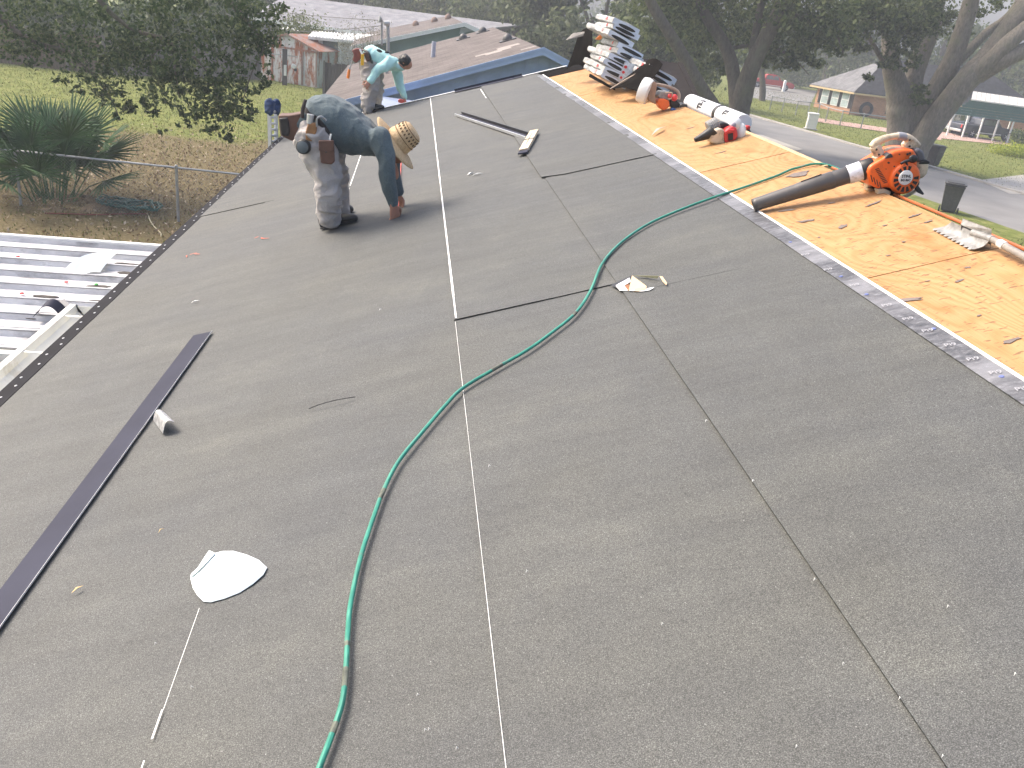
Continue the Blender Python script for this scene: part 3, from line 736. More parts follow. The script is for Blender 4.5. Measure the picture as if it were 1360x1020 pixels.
mb = MB(); mb.prism(poly([(835, 386, .021), (850, 384.5, .021), (869, 381.5, .02), (863, 385.5, .018), (850, 387.4, .018)]), NRM * .001); mb.build('torn_flap', CHALK, roof, smooth=0)
mb = MB(); mb.prism(poly([(840, 366, .025), (875, 366.6, .04), (873, 370, .02), (867, 369.5, .02), (858, 367.5, .02)]), NRM * .001); mb.build('torn_flap', simple('yellowed film', (.7, .66, .42), .6, .1), roof, smooth=0)
mb = MB(); mb.prism(poly([(876, 367, .03), (880, 367.5, .03), (886, 376, .022), (885, 379, .022), (880, 374, .022)]), NRM * .001); mb.build('torn_flap', PAPER, roof, smooth=0)

# ================================================================== things lying on the roof
# air hose
hp = [(415, 1045), (424, 1020), (441, 975), (455, 930), (460, 880), (462, 840), (466, 800), (479, 740), (495, 690), (510, 650), (530, 612), (560, 575), (590, 540), (615, 515), (660, 488), (700, 465), (735, 440), (765, 415), (785, 385), (800, 350), (825, 322), (860, 298), (900, 280), (945, 263), (990, 248), (1030, 234), (1058, 223)]
def smooth_path(pts, sub=6):
    pts = [Vector(p) for p in pts]; out = []
    for i in range(len(pts) - 1):
        p0, p1, p2, p3 = pts[max(i - 1, 0)], pts[i], pts[i + 1], pts[min(i + 2, len(pts) - 1)]
        for k in range(sub):
            t = k / sub
            out.append(0.5 * ((2 * p1) + (-p0 + p2) * t + (2 * p0 - 5 * p1 + 4 * p2 - p3) * t * t + (-p0 + 3 * p1 - 3 * p2 + p3) * t ** 3))
    out.append(pts[-1]); return out
hh = lambda py: 0.027 if py > 262 else 0.012
path = [RX(a, b, hh(b)) for a, b in hp]
l = path[-1]; path += [RB(0.03, l.y - .05, .018), RB(0.35, l.y - .28, .016), RB(1.6, l.y - .6, .016)]
mb = MB(); mb.tube(smooth_path(path), 0.0075, 9); hose = tag(mb.build('air_hose', GREENHOSE), 'long green air hose snaking across the grey roof and over the ridge', 'hose')
hq = smooth_path(path)
for i0, n_ in ((12, 2), (20, 3), (27, 1), (52, 2), (83, 2), (101, 1)):
    mb = MB(); mb.tube(hq[i0:i0 + n_ + 1], 0.0079, 9, cap=False); mb.build('worn_band', simple('scuffed brown hose', (.12, .13, .10), .6, .5, 40), hose)
# black drip edge length, left foreground
def flat_strip(name, p0, p1, w, mat, label, lip=0.012, h=0.02):
    """L-shaped flashing length from roof point p0 to p1 (s, y)"""
    a, b = RP(*p0, h), RP(*p1, h); d = (b - a).normalized(); x = d.cross(NRM).normalized()
    mb = MB(); mb.prism([a - x * w / 2, a + x * w / 2, b + x * w / 2, b - x * w / 2], NRM * 0.0012)
    t = thing(name, label, 'flashing', tuple((a + b) / 2))
    mb.build('face', mat, t, smooth=0)
    mb = MB(); mb.prism([a - x * (w / 2 + .001), a - x * (w / 2 + .0025), b - x * (w / 2 + .0025), b - x * (w / 2 + .001)], NRM * lip)
    mb.build('lip', ALU, t, smooth=0); return t
s0 = RS(271, 447); s1 = RS(-2, 822)
dx, dy = s1[0] - s0[0], s1[1] - s0[1]
flat_strip('flashing_strip', s0, (s0[0] + dx * 1.35, s0[1] + dy * 1.35), 0.112, FLASH, 'long dark slate flashing strip lying on the left of the grey roof', 0.006)
# two thin lengths and a notched wood scrap further up
q0, q1 = RS(606, 156), RS(700, 188)
t = thing('drip_edge_length', 'thin dark L-shaped metal length with a white edge, lying mid-roof by the wood scrap', 'flashing', tuple(RP(*q0, .01)))
a, b = RP(q0[0], q0[1], .022), RP(q1[0], q1[1], .022); d = (b - a).normalized(); x = d.cross(NRM).normalized()
mb = MB(); mb.prism([a + x * .0, b + x * .0, b - x * .075, a - x * .075], NRM * .0015); mb.build('face', FLASH, t, smooth=0)
mb = MB(); mb.prism([a + x * .002, b + x * .002, b + x * .012, a + x * .012], NRM * .028); mb.build('lip', ALU, t, smooth=0)
mb = MB(); mb.prism([a - x * .078, b - x * .078, b - x * .086, a - x * .086], NRM * .032); mb.build('lip', BLACK, t, smooth=0)
c = RS(707, 193)
t = thing('wood_scrap', 'notched cream wood offcut lying across the end of the thin dark length', 'wood offcut', tuple(RP(c[0], c[1], .02)))
w0, w1 = RP(*RS(697, 206), .045), RP(*RS(711, 181), .05)
mb = MB(); mb.bar(w0, w1, .085, .03, NRM); mb.build('board', simple('splintered cream wood', (.6, .5, .36), .8, .25, 14), t, bevel=.003)
mb = MB(); mb.bar(w0.lerp(w1, .47) + NRM * .0145, w0.lerp(w1, .51) + NRM * .0145, .087, .006, NRM); mb.bar(w0.lerp(w1, .2) + NRM * .0145, w0.lerp(w1, .8) + NRM * .0145, .005, .006, NRM)
mb.build('groove', DARKGREY, t, smooth=0)
mb = MB(); mb.bar(w0 - NRM * .006, w0 + (w0 - w1) * .12 - NRM * .006, .085, .012, NRM); mb.build('torn_end', FLASH, t, smooth=0)
# dark strip along the far gable edge
r0, r1 = RS(605, 125), RS(692, 101)
mb = MB(); a, b = RP(r0[0], 13.93, .024), RP(r1[0], 13.96, .024); mb.prism([a, b, b + YV * .16, a + YV * .16], NRM * .0015)
mb.prism([a + YV * .162, b + YV * .162, b + YV * .164, a + YV * .164], NRM * .03)
tag(mb.build('flashing_length', FLASH, smooth=0), 'dark flashing length resting along the far white gable edge', 'flashing')
# white release film
rim = [(272, 740), (278, 731), (285, 735), (296, 732), (310, 732), (328, 737), (344, 744), (355, 754), (350, 764), (336, 776), (318, 787), (298, 795), (280, 800), (270, 799), (262, 791), (256, 781), (253, 768), (254, 762), (262, 755)]
mb = MB(); pts = [RX(a, b, .0125) for a, b in rim]; cen = sum(pts, Vector()) / len(pts); n = len(pts); vs = []
for k in (1, .7, .4):
    for i, p in enumerate(pts): q = cen + (p - cen) * k; vs.append(q + NRM * (.002 * noise.noise(q * 14) + .001))
vs.append(cen + NRM * .002); fs = []
for r_ in range(2):
    for i in range(n): j = (i + 1) % n; fs.append((r_ * n + i, r_ * n + j, (r_ + 1) * n + j, (r_ + 1) * n + i))
for i in range(n): fs.append((2 * n + i, 2 * n + (i + 1) % n, 3 * n))
mb.add(vs, fs)
t = thing('film_scrap', 'rounded white film scrap with one folded edge, lying in the left foreground', 'film scrap', tuple(cen))
o = mb.build('film', FILM, t, smooth=60); so = o.modifiers.new('t', 'SOLIDIFY'); so.thickness = .0012
mb = MB(); fold = [(278, 731), (286, 735), (270, 752), (257, 764), (253, 766), (254, 762), (262, 755), (272, 740)]
mb.prism([RX(a, b, .018) for a, b in fold], NRM * .0012); mb.build('folded_edge', simple('folded film', (.62, .68, .69), .4, .05), t, smooth=0)
# bent foil piece
fa, fb, fc, fd = RP(*RS(206, 563), .02), RP(*RS(219, 581), .02), RP(*RS(238, 575), .02), RP(*RS(224, 561), .02)
mb = MB(); mb.grid(lambda u, v: (fa.lerp(fb, v)).lerp(fd.lerp(fc, v), u) + NRM * (.045 * math.sin(u * 2.6) + .012 * u * u), 14, 6, .0012)
tag(mb.build('bent_foil', simple('crinkled foil', (.55, .55, .56), .35, .35, 40, metal=.5, bmp=.8, bscale=60), smooth=60), 'curled silver metal scrap lying beside the long flashing strip', 'metal scrap')
# a bit of wire, straws and chips
mb = MB(); pts = [RX(410, 543, .02), RX(425, 537, .028), (RX(448, 531, .03)), RX(472, 527, .02)]; mb.tube(smooth_path(pts), .0018, 5)
tag(mb.build('wire_bit', BLACK), 'thin bent black wire lying on the grey roof left of the hose', 'wire')
def chip(px0, px1, w, mat, label, cat, bend=.006):
    a, b = RX(*px0, .019), RX(*px1, .019); x = (b - a).cross(NRM).normalized() * w
    mb = MB(); m = a.lerp(b, .5) + NRM * bend
    mb.add([a, m - x, b, m + x, a + NRM * .001, m - x + NRM * .002, b + NRM * .001, m + x + NRM * .002], [(0, 1, 2, 3), (4, 7, 6, 5), (0, 4, 5, 1), (1, 5, 6, 2), (2, 6, 7, 3), (3, 7, 4, 0)])
    tag(mb.build('chip', mat, smooth=0), label, cat)
STR = simple('straw', (.62, .46, .22), .8, .1)
chip((95, 788), (111, 778), .0045, STR, 'tan wood splinter lying between the flashing strip and the bottom left of the roof', 'splinter')
chip((210, 708), (218, 702), .002, STR, 'small pale splinter lying above the white film scrap', 'splinter')
chip((254, 402), (265, 399), .006, CHALK, 'small white chip lying above the upper end of the slate flashing strip', 'chip')
chip((620, 233), (630, 229), .012, CHALK, 'white torn scrap, left one of the two lying below the thin dark length', 'scrap', .012)
chip((627, 233), (641, 230), .011, CHALK, 'white torn scrap, right one of the two lying below the thin dark length', 'scrap', .008)
for k, (px, py) in enumerate(((1082, 771), (1120, 883), (1259, 807), (1252, 1006), (1195, 929), (555, 924), (565, 971), (607, 995), (255, 914), (650, 620), (505, 412), (1058, 993), (1348, 897), (207, 856), (570, 970), (700, 760), (880, 830), (1000, 640), (938, 560))):
    chip((px - 1.5, py + .7), (px + 2, py - 1.3), .0012, CHALK, 'tiny white speck of debris scattered on the near grey roof', 'speck')
for o in bpy.data.objects:
    if o.get('category') == 'speck': o['group'] = 'white specks of debris on the near roof'
# tool on the plywood: small pry bar
chip((865, 180), (884, 168), .018, simple('worn bar', (.36, .33, .3), .6, .2), 'short grey pry tool lying on the plywood below the second blower', 'hand tool', .02)
# red spray marks
for px, py, L in ((345, 318, 9), (253, 340, 8)):
    s, y = RS(px, py); mb = MB(); r = random.Random(px)
    for k in range(3):
        a = RP(s + r.uniform(-.05, .05), y + r.uniform(-.05, .05), .0155); b = a + UPS * r.uniform(-.05, .07) + YV * r.uniform(-.06, .06); x = (b - a).cross(NRM).normalized() * .006
        mb.quad(a - x, a + x, b + x * .4, b - x * .4)
    mb.build('red_mark', REDMARK, roof, smooth=0)
# orange cord along the ridge
pts = [RB(.05 + .015 * math.sin(y * 3.1), y, .014) for y in np.arange(2.2, 5.4, .12)]
mb = MB(); mb.tube(smooth_path(pts, 3), .009, 7); pts2 = [p + Vector((.022, .03, -.004)) for p in pts]; mb.tube(smooth_path(pts2, 3), .007, 7)
tag(mb.build('extension_cord', ORCORD), 'orange brown cord running along the ridge under the shingle ripper', 'cord')

# -------------------------------------------------- leaf blower on the ridge
BY = 4.62
def O(pts, y, sc=7.2875, ox=1100, oy=160): return [P(ox + a / sc, oy + b / sc, y) for a, b in pts]
blower = thing('leaf_blower', 'dirty orange and cream leaf blower with its long grey tube lying across the plywood', 'leaf blower', tuple(RP(2.2, BY)))
shell = [(386, 500), (404, 450), (450, 418), (520, 378), (592, 328), (640, 300), (700, 288), (760, 280), (832, 282), (858, 330), (868, 400), (868, 490), (842, 560), (800, 620), (740, 660), (690, 672), (620, 660), (560, 650), (470, 662), (408, 610)]
mb = MB(); mb.prism(O(shell, BY - .075), (0, .16, 0)); body = mb.build('housing', ORANGE, blower, bevel=.014, seg=3)
# round raised fan cover
fc = P(1100 + 735 / 7.29, 160 + 560 / 7.29, BY - .08)
mb = MB(); mb.lathe([(.086, 0), (.084, .018), (.076, .026), (.066, .027)], fc + Vector((0, .006, 0)), (0, -1, 0), 28); cov = mb.build('fan_cover', ORANGE, body)
for k in range(14):
    a = 2 * math.pi * k / 14 + .2
    if 0.2 < (a % (2 * math.pi)) < 1.35: continue
    d = Vector((math.cos(a), 0, math.sin(a))); tv = Vector((-math.sin(a), 0, math.cos(a)))
    mb = MB(); c = fc + d * .057 + Vector((0, -.0222, 0)); mb.prism([c - d * .014 - tv * .0055, c + d * .013 - tv * .0095, c + d * .013 + tv * .0095, c - d * .014 + tv * .0055], (0, .004, 0)); mb.build('vent_slot', BLACK, body, smooth=0)
dc = P(1100 + 748 / 7.29, 160 + 553 / 7.29, BY - .11)
mb = MB(); mb.lathe([(.040, 0), (.039, .005), (.036, .006)], dc, (0, -1, 0), 28); mb.build('label_disc', simple('white label', (.8, .8, .78), .4, .04), body)
fx = (P(1210, 232, BY) - P(1190, 235, BY)).normalized()
for txt, dz, sz in (('STIHL', .008, .021), ('BG 86C', -.013, .017)):
    me = text_mesh(txt, sz, bold=.0007); me.materials.append(BLACK); o = bpy.data.objects.new('lettering', me); COL.objects.link(o)
    o.parent = body; o.matrix_parent_inverse = world_of(body).inverted()
    x = Vector((math.cos(.1), 0, math.sin(.1))); z = Vector((0, -1, 0)); yv = z.cross(x)
    o.matrix_basis = Matrix.Translation(dc + Vector((0, -.0075, 0)) + yv * dz) @ Matrix((x, yv, z)).transposed().to_4x4()
for k in range(10):                                                # side louvres
    cx, cy = 476 + 9.0 * k, 470 + 14.5 * k
    mb = MB(); mb.prism(O([(cx - 22, cy + 3), (cx + 16, cy - 9), (cx + 18, cy - 3), (cx - 20, cy + 9)], BY - .0775), (0, .004, 0)); mb.build('vent_slot', BLACK, body, smooth=0)
for k in range(4):
    cx, cy = 410 + 28 * k, 560 + 22 * k
    mb = MB(); mb.prism(O([(cx, cy - 30), (cx + 7, cy - 30), (cx + 24, cy + 36), (cx + 16, cy + 38)], BY - .0775), (0, .004, 0)); mb.build('vent_slot', BLACK, body, smooth=0)
for cx, cy in ((767, 327), (790, 318)):
    mb = MB(); mb.lathe([(.0065, 0), (.0065, .002)], P(1100 + cx / 7.29, 160 + cy / 7.29, BY - .0765), (0, -1, 0), 12); mb.build('screw_hole', BLACK, body, smooth=0)
for k, (cx, cy, w) in enumerate(((585, 410, 14), (640, 445, 10), (560, 470, 6), (690, 330, 9), (620, 525, 12), (840, 440, 9), (660, 640, 14))):
    mb = MB(); mb.prism(O([(cx - w, cy), (cx - w * .2, cy - w * .8), (cx + w, cy - w * .3), (cx + w * .6, cy + w * .6), (cx - w * .3, cy + w * .7)], BY - .0762), (0, .002, 0)); mb.build('grime_spot', BLACK, body, smooth=0)
mb = MB(); mb.prism(O([(548, 372), (580, 330), (612, 318), (632, 356), (590, 366)], BY - .079), (0, .05, 0)); mb.build('grip_trigger', DARKGREY, blower, bevel=.003)
# starter pull handle
mb = MB(); mb.tube(O([(702, 418), (742, 398), (790, 384)], BY - .10), [.007, .009, .008], 8); mb.tube(O([(755, 400), (768, 450)], BY - .095), .006, 8)
e_ = O([(822, 372)], BY - .10)[0]; mb.ball(e_, (.026, .012, .022), 12, 8); mb.build('pull_handle', BLACK, blower)
# handle loop
hp_ = O([(425, 258), (455, 222), (520, 185), (600, 160), (680, 150), (745, 160), (800, 190), (845, 225), (870, 250)], BY)
mb = MB(); mb.tube(smooth_path(hp_, 4), [.020 + .003 * math.sin(i * .35) for i in range(33)], 10); loop = mb.build('handle', CREAM, blower)
mb = MB(); mb.tube(smooth_path(O([(668, 151), (712, 153), (752, 164)], BY), 4), .0222, 10); mb.build('handle_sleeve', simple('grey rubber sleeve', (.3, .3, .33), .5, .1), loop)
mb = MB(); mb.tube(smooth_path(O([(450, 245), (478, 300), (492, 345), (470, 385)], BY), 4), [.028, .029, .029, .029, .029, .029, .03, .03, .03, .03, .031, .032, .033], 10)
mb.tube(smooth_path(O([(545, 300), (600, 282), (660, 280), (720, 286), (748, 292)], BY), 3), .016, 8)
mb.tube(O([(745, 225), (752, 290)], BY), [.011, .013], 8)
mb.prism(O([(790, 185), (882, 243), (870, 262), (752, 276), (748, 240)], BY - .02), (0, .05, 0)); mb.build('grip_frame', CREAM, blower, bevel=.004)
for cx, cy in ((490, 332), (790, 188), (788, 250), (468, 282)):
    mb = MB(); mb.ball(P(1100 + cx / 7.29, 160 + cy / 7.29, BY - .028), (.006, .006, .006), 8, 6); mb.build('screw', BLACK, loop)
# motor and tank at the back
mb = MB(); mb.prism(O([(838, 292), (880, 264), (925, 300), (950, 372), (935, 390), (880, 412), (866, 395)], BY - .055), (0, .13, 0)); mb.build('engine_cover', simple('grey engine plastic', (.11, .11, .125), .45, .15), blower, bevel=.012)
mb = MB(); mb.prism(O([(880, 400), (985, 408), (978, 470), (962, 520), (925, 560), (866, 580), (858, 500)], BY - .06), (0, .13, 0)); mb.build('fuel_tank', CREAM, blower, bevel=.014)
mb = MB(); mb.prism(O([(880, 425), (900, 398), (950, 380), (990, 402), (975, 422)], BY - .062), (0, .13, 0)); mb.build('tank_strap', BLACK, blower, bevel=.004)
mb = MB(); mb.prism(O([(545, 652), (690, 676), (760, 662), (830, 600), (895, 585), (880, 640), (800, 680), (700, 720), (610, 720), (560, 700)], BY - .05), (0, .12, 0)); mb.build('underside', BLACK, blower, bevel=.008)
mb = MB(); mb.prism(O([(845, 655), (872, 628), (932, 710), (918, 722), (870, 700)], BY - .07), (0, .02, 0)); mb.build('guard_fin', DARKGREY, blower, bevel=.003)
for k in range(4):
    pts = O([(598, 745 + k * 10), (680, 742 + k * 9), (760, 715 + k * 9), (845, 668 + k * 8)], BY - .05 + .03 * k); mb = MB(); mb.tube(smooth_path(pts, 3), .0035, 6); mb.build('guard_wire', CREAM, blower)
mb = MB(); mb.prism(O([(478, 665), (545, 660), (612, 690), (600, 720), (568, 785), (540, 775), (484, 740)], BY - .06), (0, .04, 0)); mb.prism(O([(385, 620), (400, 600), (470, 690), (480, 735), (380, 680)], BY + .02), (0, .05, 0)); mb.build('foot', CREAM, blower, bevel=.005)
mb = MB(); mb.prism(O([(455, 650), (560, 650), (620, 700), (610, 765), (700, 770), (700, 690), (560, 660)], BY + .0), (0, .07, 0)); mb.build('intake_box', DARKGREY, blower, bevel=.006)
# tube
tip = RP(*RS(1001, 283), .045); top = P(1152, 224, BY - .005); tdir = (top - tip).normalized(); TL = (top - tip).length
mb = MB(); prof_ = [(.036, 0), (.037, .02), (.041, TL * .3), (.046, TL * .7), (.049, TL * .93)]
x = tdir.orthogonal().normalized()
mb.lathe(prof_, tip, tdir, 24, cap=False); tube = mb.build('tube', TUBEGREY, blower); so = tube.modifiers.new('t', 'SOLIDIFY'); so.thickness = .004; so.offset = -1
mb = MB(); mb.lathe([(.0405, TL * .36), (.0448, TL * .42), (.0490, TL * .70), (.046, TL * .71)], tip, tdir, 24, cap=False); sl = mb.build('tube_seam', TUBEGREY, tube)
mb = MB(); side = tdir.cross(Vector((0, 1, 0))).normalized(); side = side if side.z > 0 else -side
mb.bar(tip + tdir * TL * .44 + side * .046, tip + tdir * TL * .62 + side * .050, .006, .006, side); mb.build('tube_rib', BLACK, tube, smooth=0)
mb = MB(); mb.lathe([(.0505, TL * .83), (.0515, TL * .84), (.0525, TL * .965), (.0515, TL * .97)], tip, tdir, 24, cap=False); mb.build('tape_band', simple('pale tape', (.66, .68, .74), .45, .2, 30, dirt=(.3, .24, .18), dirt_amt=.2), tube)
mb = MB(); mb.lathe([(.054, TL * .945), (.056, TL * .95), (.056, TL * 1.04), (.052, TL * 1.05)], tip, tdir, 24); mb.build('collar', BLACK, blower)
nz = P(1100 + 470 / 7.29, 160 + 440 / 7.29, BY); mb = MB(); mb.tube([top + tdir * .03, top.lerp(nz, .6), nz], [.049, .053, .052], 16); mb.build('outlet', CREAM, blower)

# -------------------------------------------------- shingle ripper
rip = thing('shingle_ripper', 'grey steel shingle ripper shovel with a toothed blade lying on the bare plywood', 'shingle ripper', tuple(RP(2.1, 3.7)))
tl, tr_, bl_, br_ = RX(1240, 303, .012), RX(1292, 331, .012), RX(1264, 294, .055), RX(1314, 319, .05)
n = (tr_ - tl).cross(bl_ - tl).normalized(); n = n if n.dot(NRM) > 0 else -n
mb = MB(); mb.grid(lambda u, v: (tl.lerp(tr_, u)).lerp(bl_.lerp(br_, u), v) + n * (-.012 * math.sin(v * math.pi)), 8, 8, .003); blade = mb.build('blade', METAL, rip)
N_ = 10
for k in range(N_):
    a, b = tl.lerp(tr_, (k + .12) / N_), tl.lerp(tr_, (k + .88) / N_); f = (tl - bl_).normalized()
    mb = MB(); mb.prism([a, b, b + f * .014 + (a - b) * .25, a + f * .014 - (a - b) * .25], -n * .003); mb.build('tooth', METAL, blade, smooth=0)
fu0, fu1, fu2, fu3 = RX(1279, 291, .085), RX(1317, 305, .085), RX(1316, 315, .052), RX(1276, 299, .062)
mb = MB(); mb.prism([fu0, fu1, fu2, fu3], NRM * .003); mb.prism([fu0, fu3, fu3 - NRM * .05, fu0 - NRM * .05], (fu1 - fu0).normalized() * .003); mb.prism([fu1, fu2, fu2 - NRM * .05, fu1 - NRM * .05], -(fu1 - fu0).normalized() * .003); mb.prism([fu0, fu1, fu1 - NRM * .07, fu0 - NRM * .07], YV * .003)
mb.build('fulcrum_box', METAL, rip, smooth=0)
h0, h1 = RX(1302, 311, .06), RX(1318, 318, .05); mb = MB(); mb.tube([RX(1292, 309, .045), h1], .016, 12)
mb.build('socket', METAL, rip)
h2 = RX(1392, 358, .03); mb = MB(); mb.tube([h1, h1.lerp(h2, .3), h2, h2 + (h2 - h1) * .8], [.014, .016, .017, .017], 12)
hd = mb.build('handle', simple('worn grey handle', (.24, .22, .2), .6, .3, 14), rip)
mb = MB(); mb.tube([h1.lerp(h2, .14), h1.lerp(h2, .24)], .0185, 10); mb.build('tape_wrap', WHITE, hd)

# -------------------------------------------------- wrapped underlayment roll on the far slope edge
rl = thing('underlayment_roll', 'white wrapped underlayment roll with black lettering lying just over the ridge', 'roofing roll', tuple(RB(.07, 7.6, .1)))
c0, c1 = RB(.085, 7.15, .062), RB(.07, 8.62, .062); rax = (c1 - c0).normalized(); RL = (c1 - c0).length
mb = MB(); mb.lathe([(.03, 0), (.072, .0), (.075, .01), (.075, RL - .01), (.072, RL), (.03, RL)], c0, rax, 28); mb.build('wrap', simple('white roll wrap', (.74, .75, .78), .35, .05, 10, bmp=.15, bscale=12), rl)
for a_, b_ in ((.40, .47), (.76, .80)):
    mb = MB(); mb.lathe([(.0755, RL * a_ * .9), (.0765, RL * a_ * .9 + .002), (.0765, RL * a_ * .9 + .075)], c0, rax, 28, cap=False); mb.build('black_band', BLACK, rl)
    break
for txt, pos, sz, a0_ in (('TS-2', .66, .05, .85), ('TS', .20, .045, .95)):
    me = text_mesh(txt, sz, bold=.004); me.materials.append(BLACK)
    bmm = bmesh.new(); bmm.from_mesh(me); bmesh.ops.subdivide_edges(bmm, edges=bmm.edges, cuts=3); bmesh.ops.triangulate(bmm, faces=bmm.faces)
    sidev = rax.cross(NRM).normalized(); sidev = sidev if sidev.x < 0 else -sidev; upv = rax.cross(sidev); upv = upv if upv.z > 0 else -upv
    for v in bmm.verts:
        ang = a0_ + v.co.x / .075; p = c0 + rax * (RL * pos + v.co.y * 3.0) + (sidev * math.cos(ang) + upv * math.sin(ang)) * .0768; v.co = p
    bmm.to_mesh(me); bmm.free(); o = bpy.data.objects.new('lettering', me); COL.objects.link(o); o.parent = rl; o.matrix_parent_inverse = world_of(rl).inverted()

# -------------------------------------------------- red and cream blower
B2 = RS(950, 192)[1] + .04
def O2(pts, y): return O(pts, y, 8.0, 840, 90)
b2 = thing('leaf_blower', 'red and dirty cream leaf blower lying at the ridge beside the white roll', 'leaf blower', tuple(RP(2.1, B2)))
mb = MB(); mb.prism(O2([(822, 700), (850, 672), (930, 645), (985, 660), (980, 740), (985, 810), (900, 815), (828, 800)], B2 - .05), (0, .13, 0)); mb.build('tank', CREAM, b2, bevel=.015, seg=3)
mb = MB(); mb.prism(O2([(975, 690), (1010, 650), (1060, 625), (1112, 640), (1125, 720), (1100, 775), (1060, 795), (990, 812), (978, 760)], B2 - .055), (0, .15, 0)); mb.build('starter_cover', RED, b2, bevel=.014, seg=3)
mb = MB(); mb.prism(O2([(1016, 704), (1070, 692), (1072, 765), (1020, 778)], B2 - .062), (0, .012, 0)); mb.build('grille', BLACK, b2, bevel=.003)
mb = MB(); mb.tube(O2([(985, 690), (1025, 665), (1075, 668)], B2 - .06), .012, 8); mb.build('red_grip', RED, b2)
mb = MB(); mb.tube(O2([(660, 768), (740, 735), (830, 690), (860, 660)], B2 - .01), [.018, .03, .045, .05], 12); mb.build('nozzle', BLACK, b2)
rng_pts = O2([(800, 645), (905, 590)], B2 + .06)
mb = MB(); k_ = 12
mb.tube([rng_pts[0].lerp(rng_pts[1], i / k_) for i in range(k_ + 1)], [.052 + .004 * (i % 2) for i in range(k_ + 1)], 14); mb.build('corrugated_hose', simple('grey corrugated hose', (.22, .22, .22), .5, .1), b2, smooth=20)
mb = MB(); mb.prism(O2([(900, 640), (925, 590), (975, 580), (1035, 600), (1020, 640)], B2 + .02), (0, .08, 0)); mb.build('motor', BLACK, b2, bevel=.01)
mb = MB(); mb.ball(O2([(1085, 600)], B2 + .05)[0], (.055, .05, .055), 14, 9); mb.ball(O2([(1145, 690)], B2 + .04)[0], (.04, .05, .075), 12, 8); mb.build('white_shell', WHITE, b2)
mb = MB(); mb.ball(O2([(1075, 612)], B2 - .005)[0], (.02, .012, .022), 10, 7); mb.build('intake', simple('grey intake', (.25, .25, .3), .5, .1), b2)
# black can with red cap just past the ridge
can = thing('fuel_can', 'small black can with a red cap just past the ridge beside the red blower', 'fuel can', tuple(RB(.2, B2 + .35, .08)))
cb = P(989.5, 181, B2 + .25); mb = MB(); mb.lathe([(.04, -.09), (.042, -.06), (.042, .03), (.03, .055)], cb, (0, 0, 1), 16); mb.build('body', BLACK, can)
mb = MB(); mb.lathe([(.026, .055), (.028, .075), (.02, .085)], cb, (0, 0, 1), 14); mb.build('cap', RED, can)

# -------------------------------------------------- orange engine tool with carrying handle
B3 = RS(885, 148)[1] + .08
b3 = thing('engine_blower', 'old orange engined blower with a white ring and curved brown handle lying at the ridge', 'blower', tuple(RP(2.15, B3)))
mb = MB(); rc = O2([(135, 245)], B3)[0]; mb.lathe([(.045, -.05), (.115, -.045), (.125, 0), (.115, .045), (.045, .05)], rc, (1, -.55, -.25), 22); mb.build('white_ring', WHITE, b3)
mb = MB(); mb.lathe([(.045, .04), (.045, .055)], rc, (1, -.55, -.25), 16); mb.lathe([(.045, .04), (.045, .055)], rc, (-1, .55, .25), 16); mb.build('ring_hub', BLACK, b3)
mb = MB(); mb.prism(O2([(165, 270), (205, 150), (250, 150), (262, 195), (245, 290), (250, 390), (200, 370), (165, 330)], B3 - .06), (0, .16, 0)); mb.build('frame_plate', simple('brown frame plastic', (.30, .2, .14), .6, .25, 12), b3, bevel=.008)
mb = MB(); mb.tube(smooth_path(O2([(230, 175), (320, 188), (400, 210), (470, 245), (495, 290), (490, 335)], B3), 4), .016, 9); mb.build('carry_handle', simple('brown grey handle', (.33, .25, .19), .55, .2, 14), b3)
mb = MB(); mb.prism(O2([(262, 375), (285, 330), (340, 330), (392, 350), (400, 410), (350, 455), (305, 445)], B3 - .08), (0, .14, 0)); mb.build('fuel_tank', ORANGE, b3, bevel=.014, seg=3)
mb = MB(); mb.prism(O2([(268, 300), (300, 250), (390, 255), (420, 300), (400, 345), (300, 330)], B3 - .05), (0, .12, 0)); mb.build('cylinder_block', METAL, b3, bevel=.006)
for c_, r_ in (((398, 300), .022), ((445, 318), .033)):
    mb = MB(); mb.ball(O2([c_], B3 - .08)[0], r_, 12, 8); mb.build('knob', RED, b3)
mb = MB(); mb.prism(O2([(505, 400), (540, 380), (600, 395), (630, 430), (600, 480), (545, 470), (510, 440)], B3 - .06), (0, .12, 0)); mb.build('muffler', DARKGREY, b3, bevel=.008)
mb = MB(); mb.prism(O2([(400, 330), (470, 340), (520, 400), (540, 480), (430, 440), (400, 400)], B3 - .02), (0, .1, 0)); mb.build('crankcase', BLACK, b3, bevel=.008)
mb = MB(); mb.tube(smooth_path(O2([(380, 330), (410, 325), (425, 280), (405, 262), (350, 262)], B3 - .09), 3), .005, 6); mb.build('fuel_line', CREAM, b3)
mb = MB(); pts = O2([(408, 455), (430, 425), (490, 450), (530, 490), (470, 482)], B3 - .11); mb.prism(pts, (0, .06, 0)); tag(mb.build('rag', simple('blue rag', (.04, .09, .25), .9, .3, 20), bevel=.01), 'small blue rag tucked under the orange engined blower', 'rag')

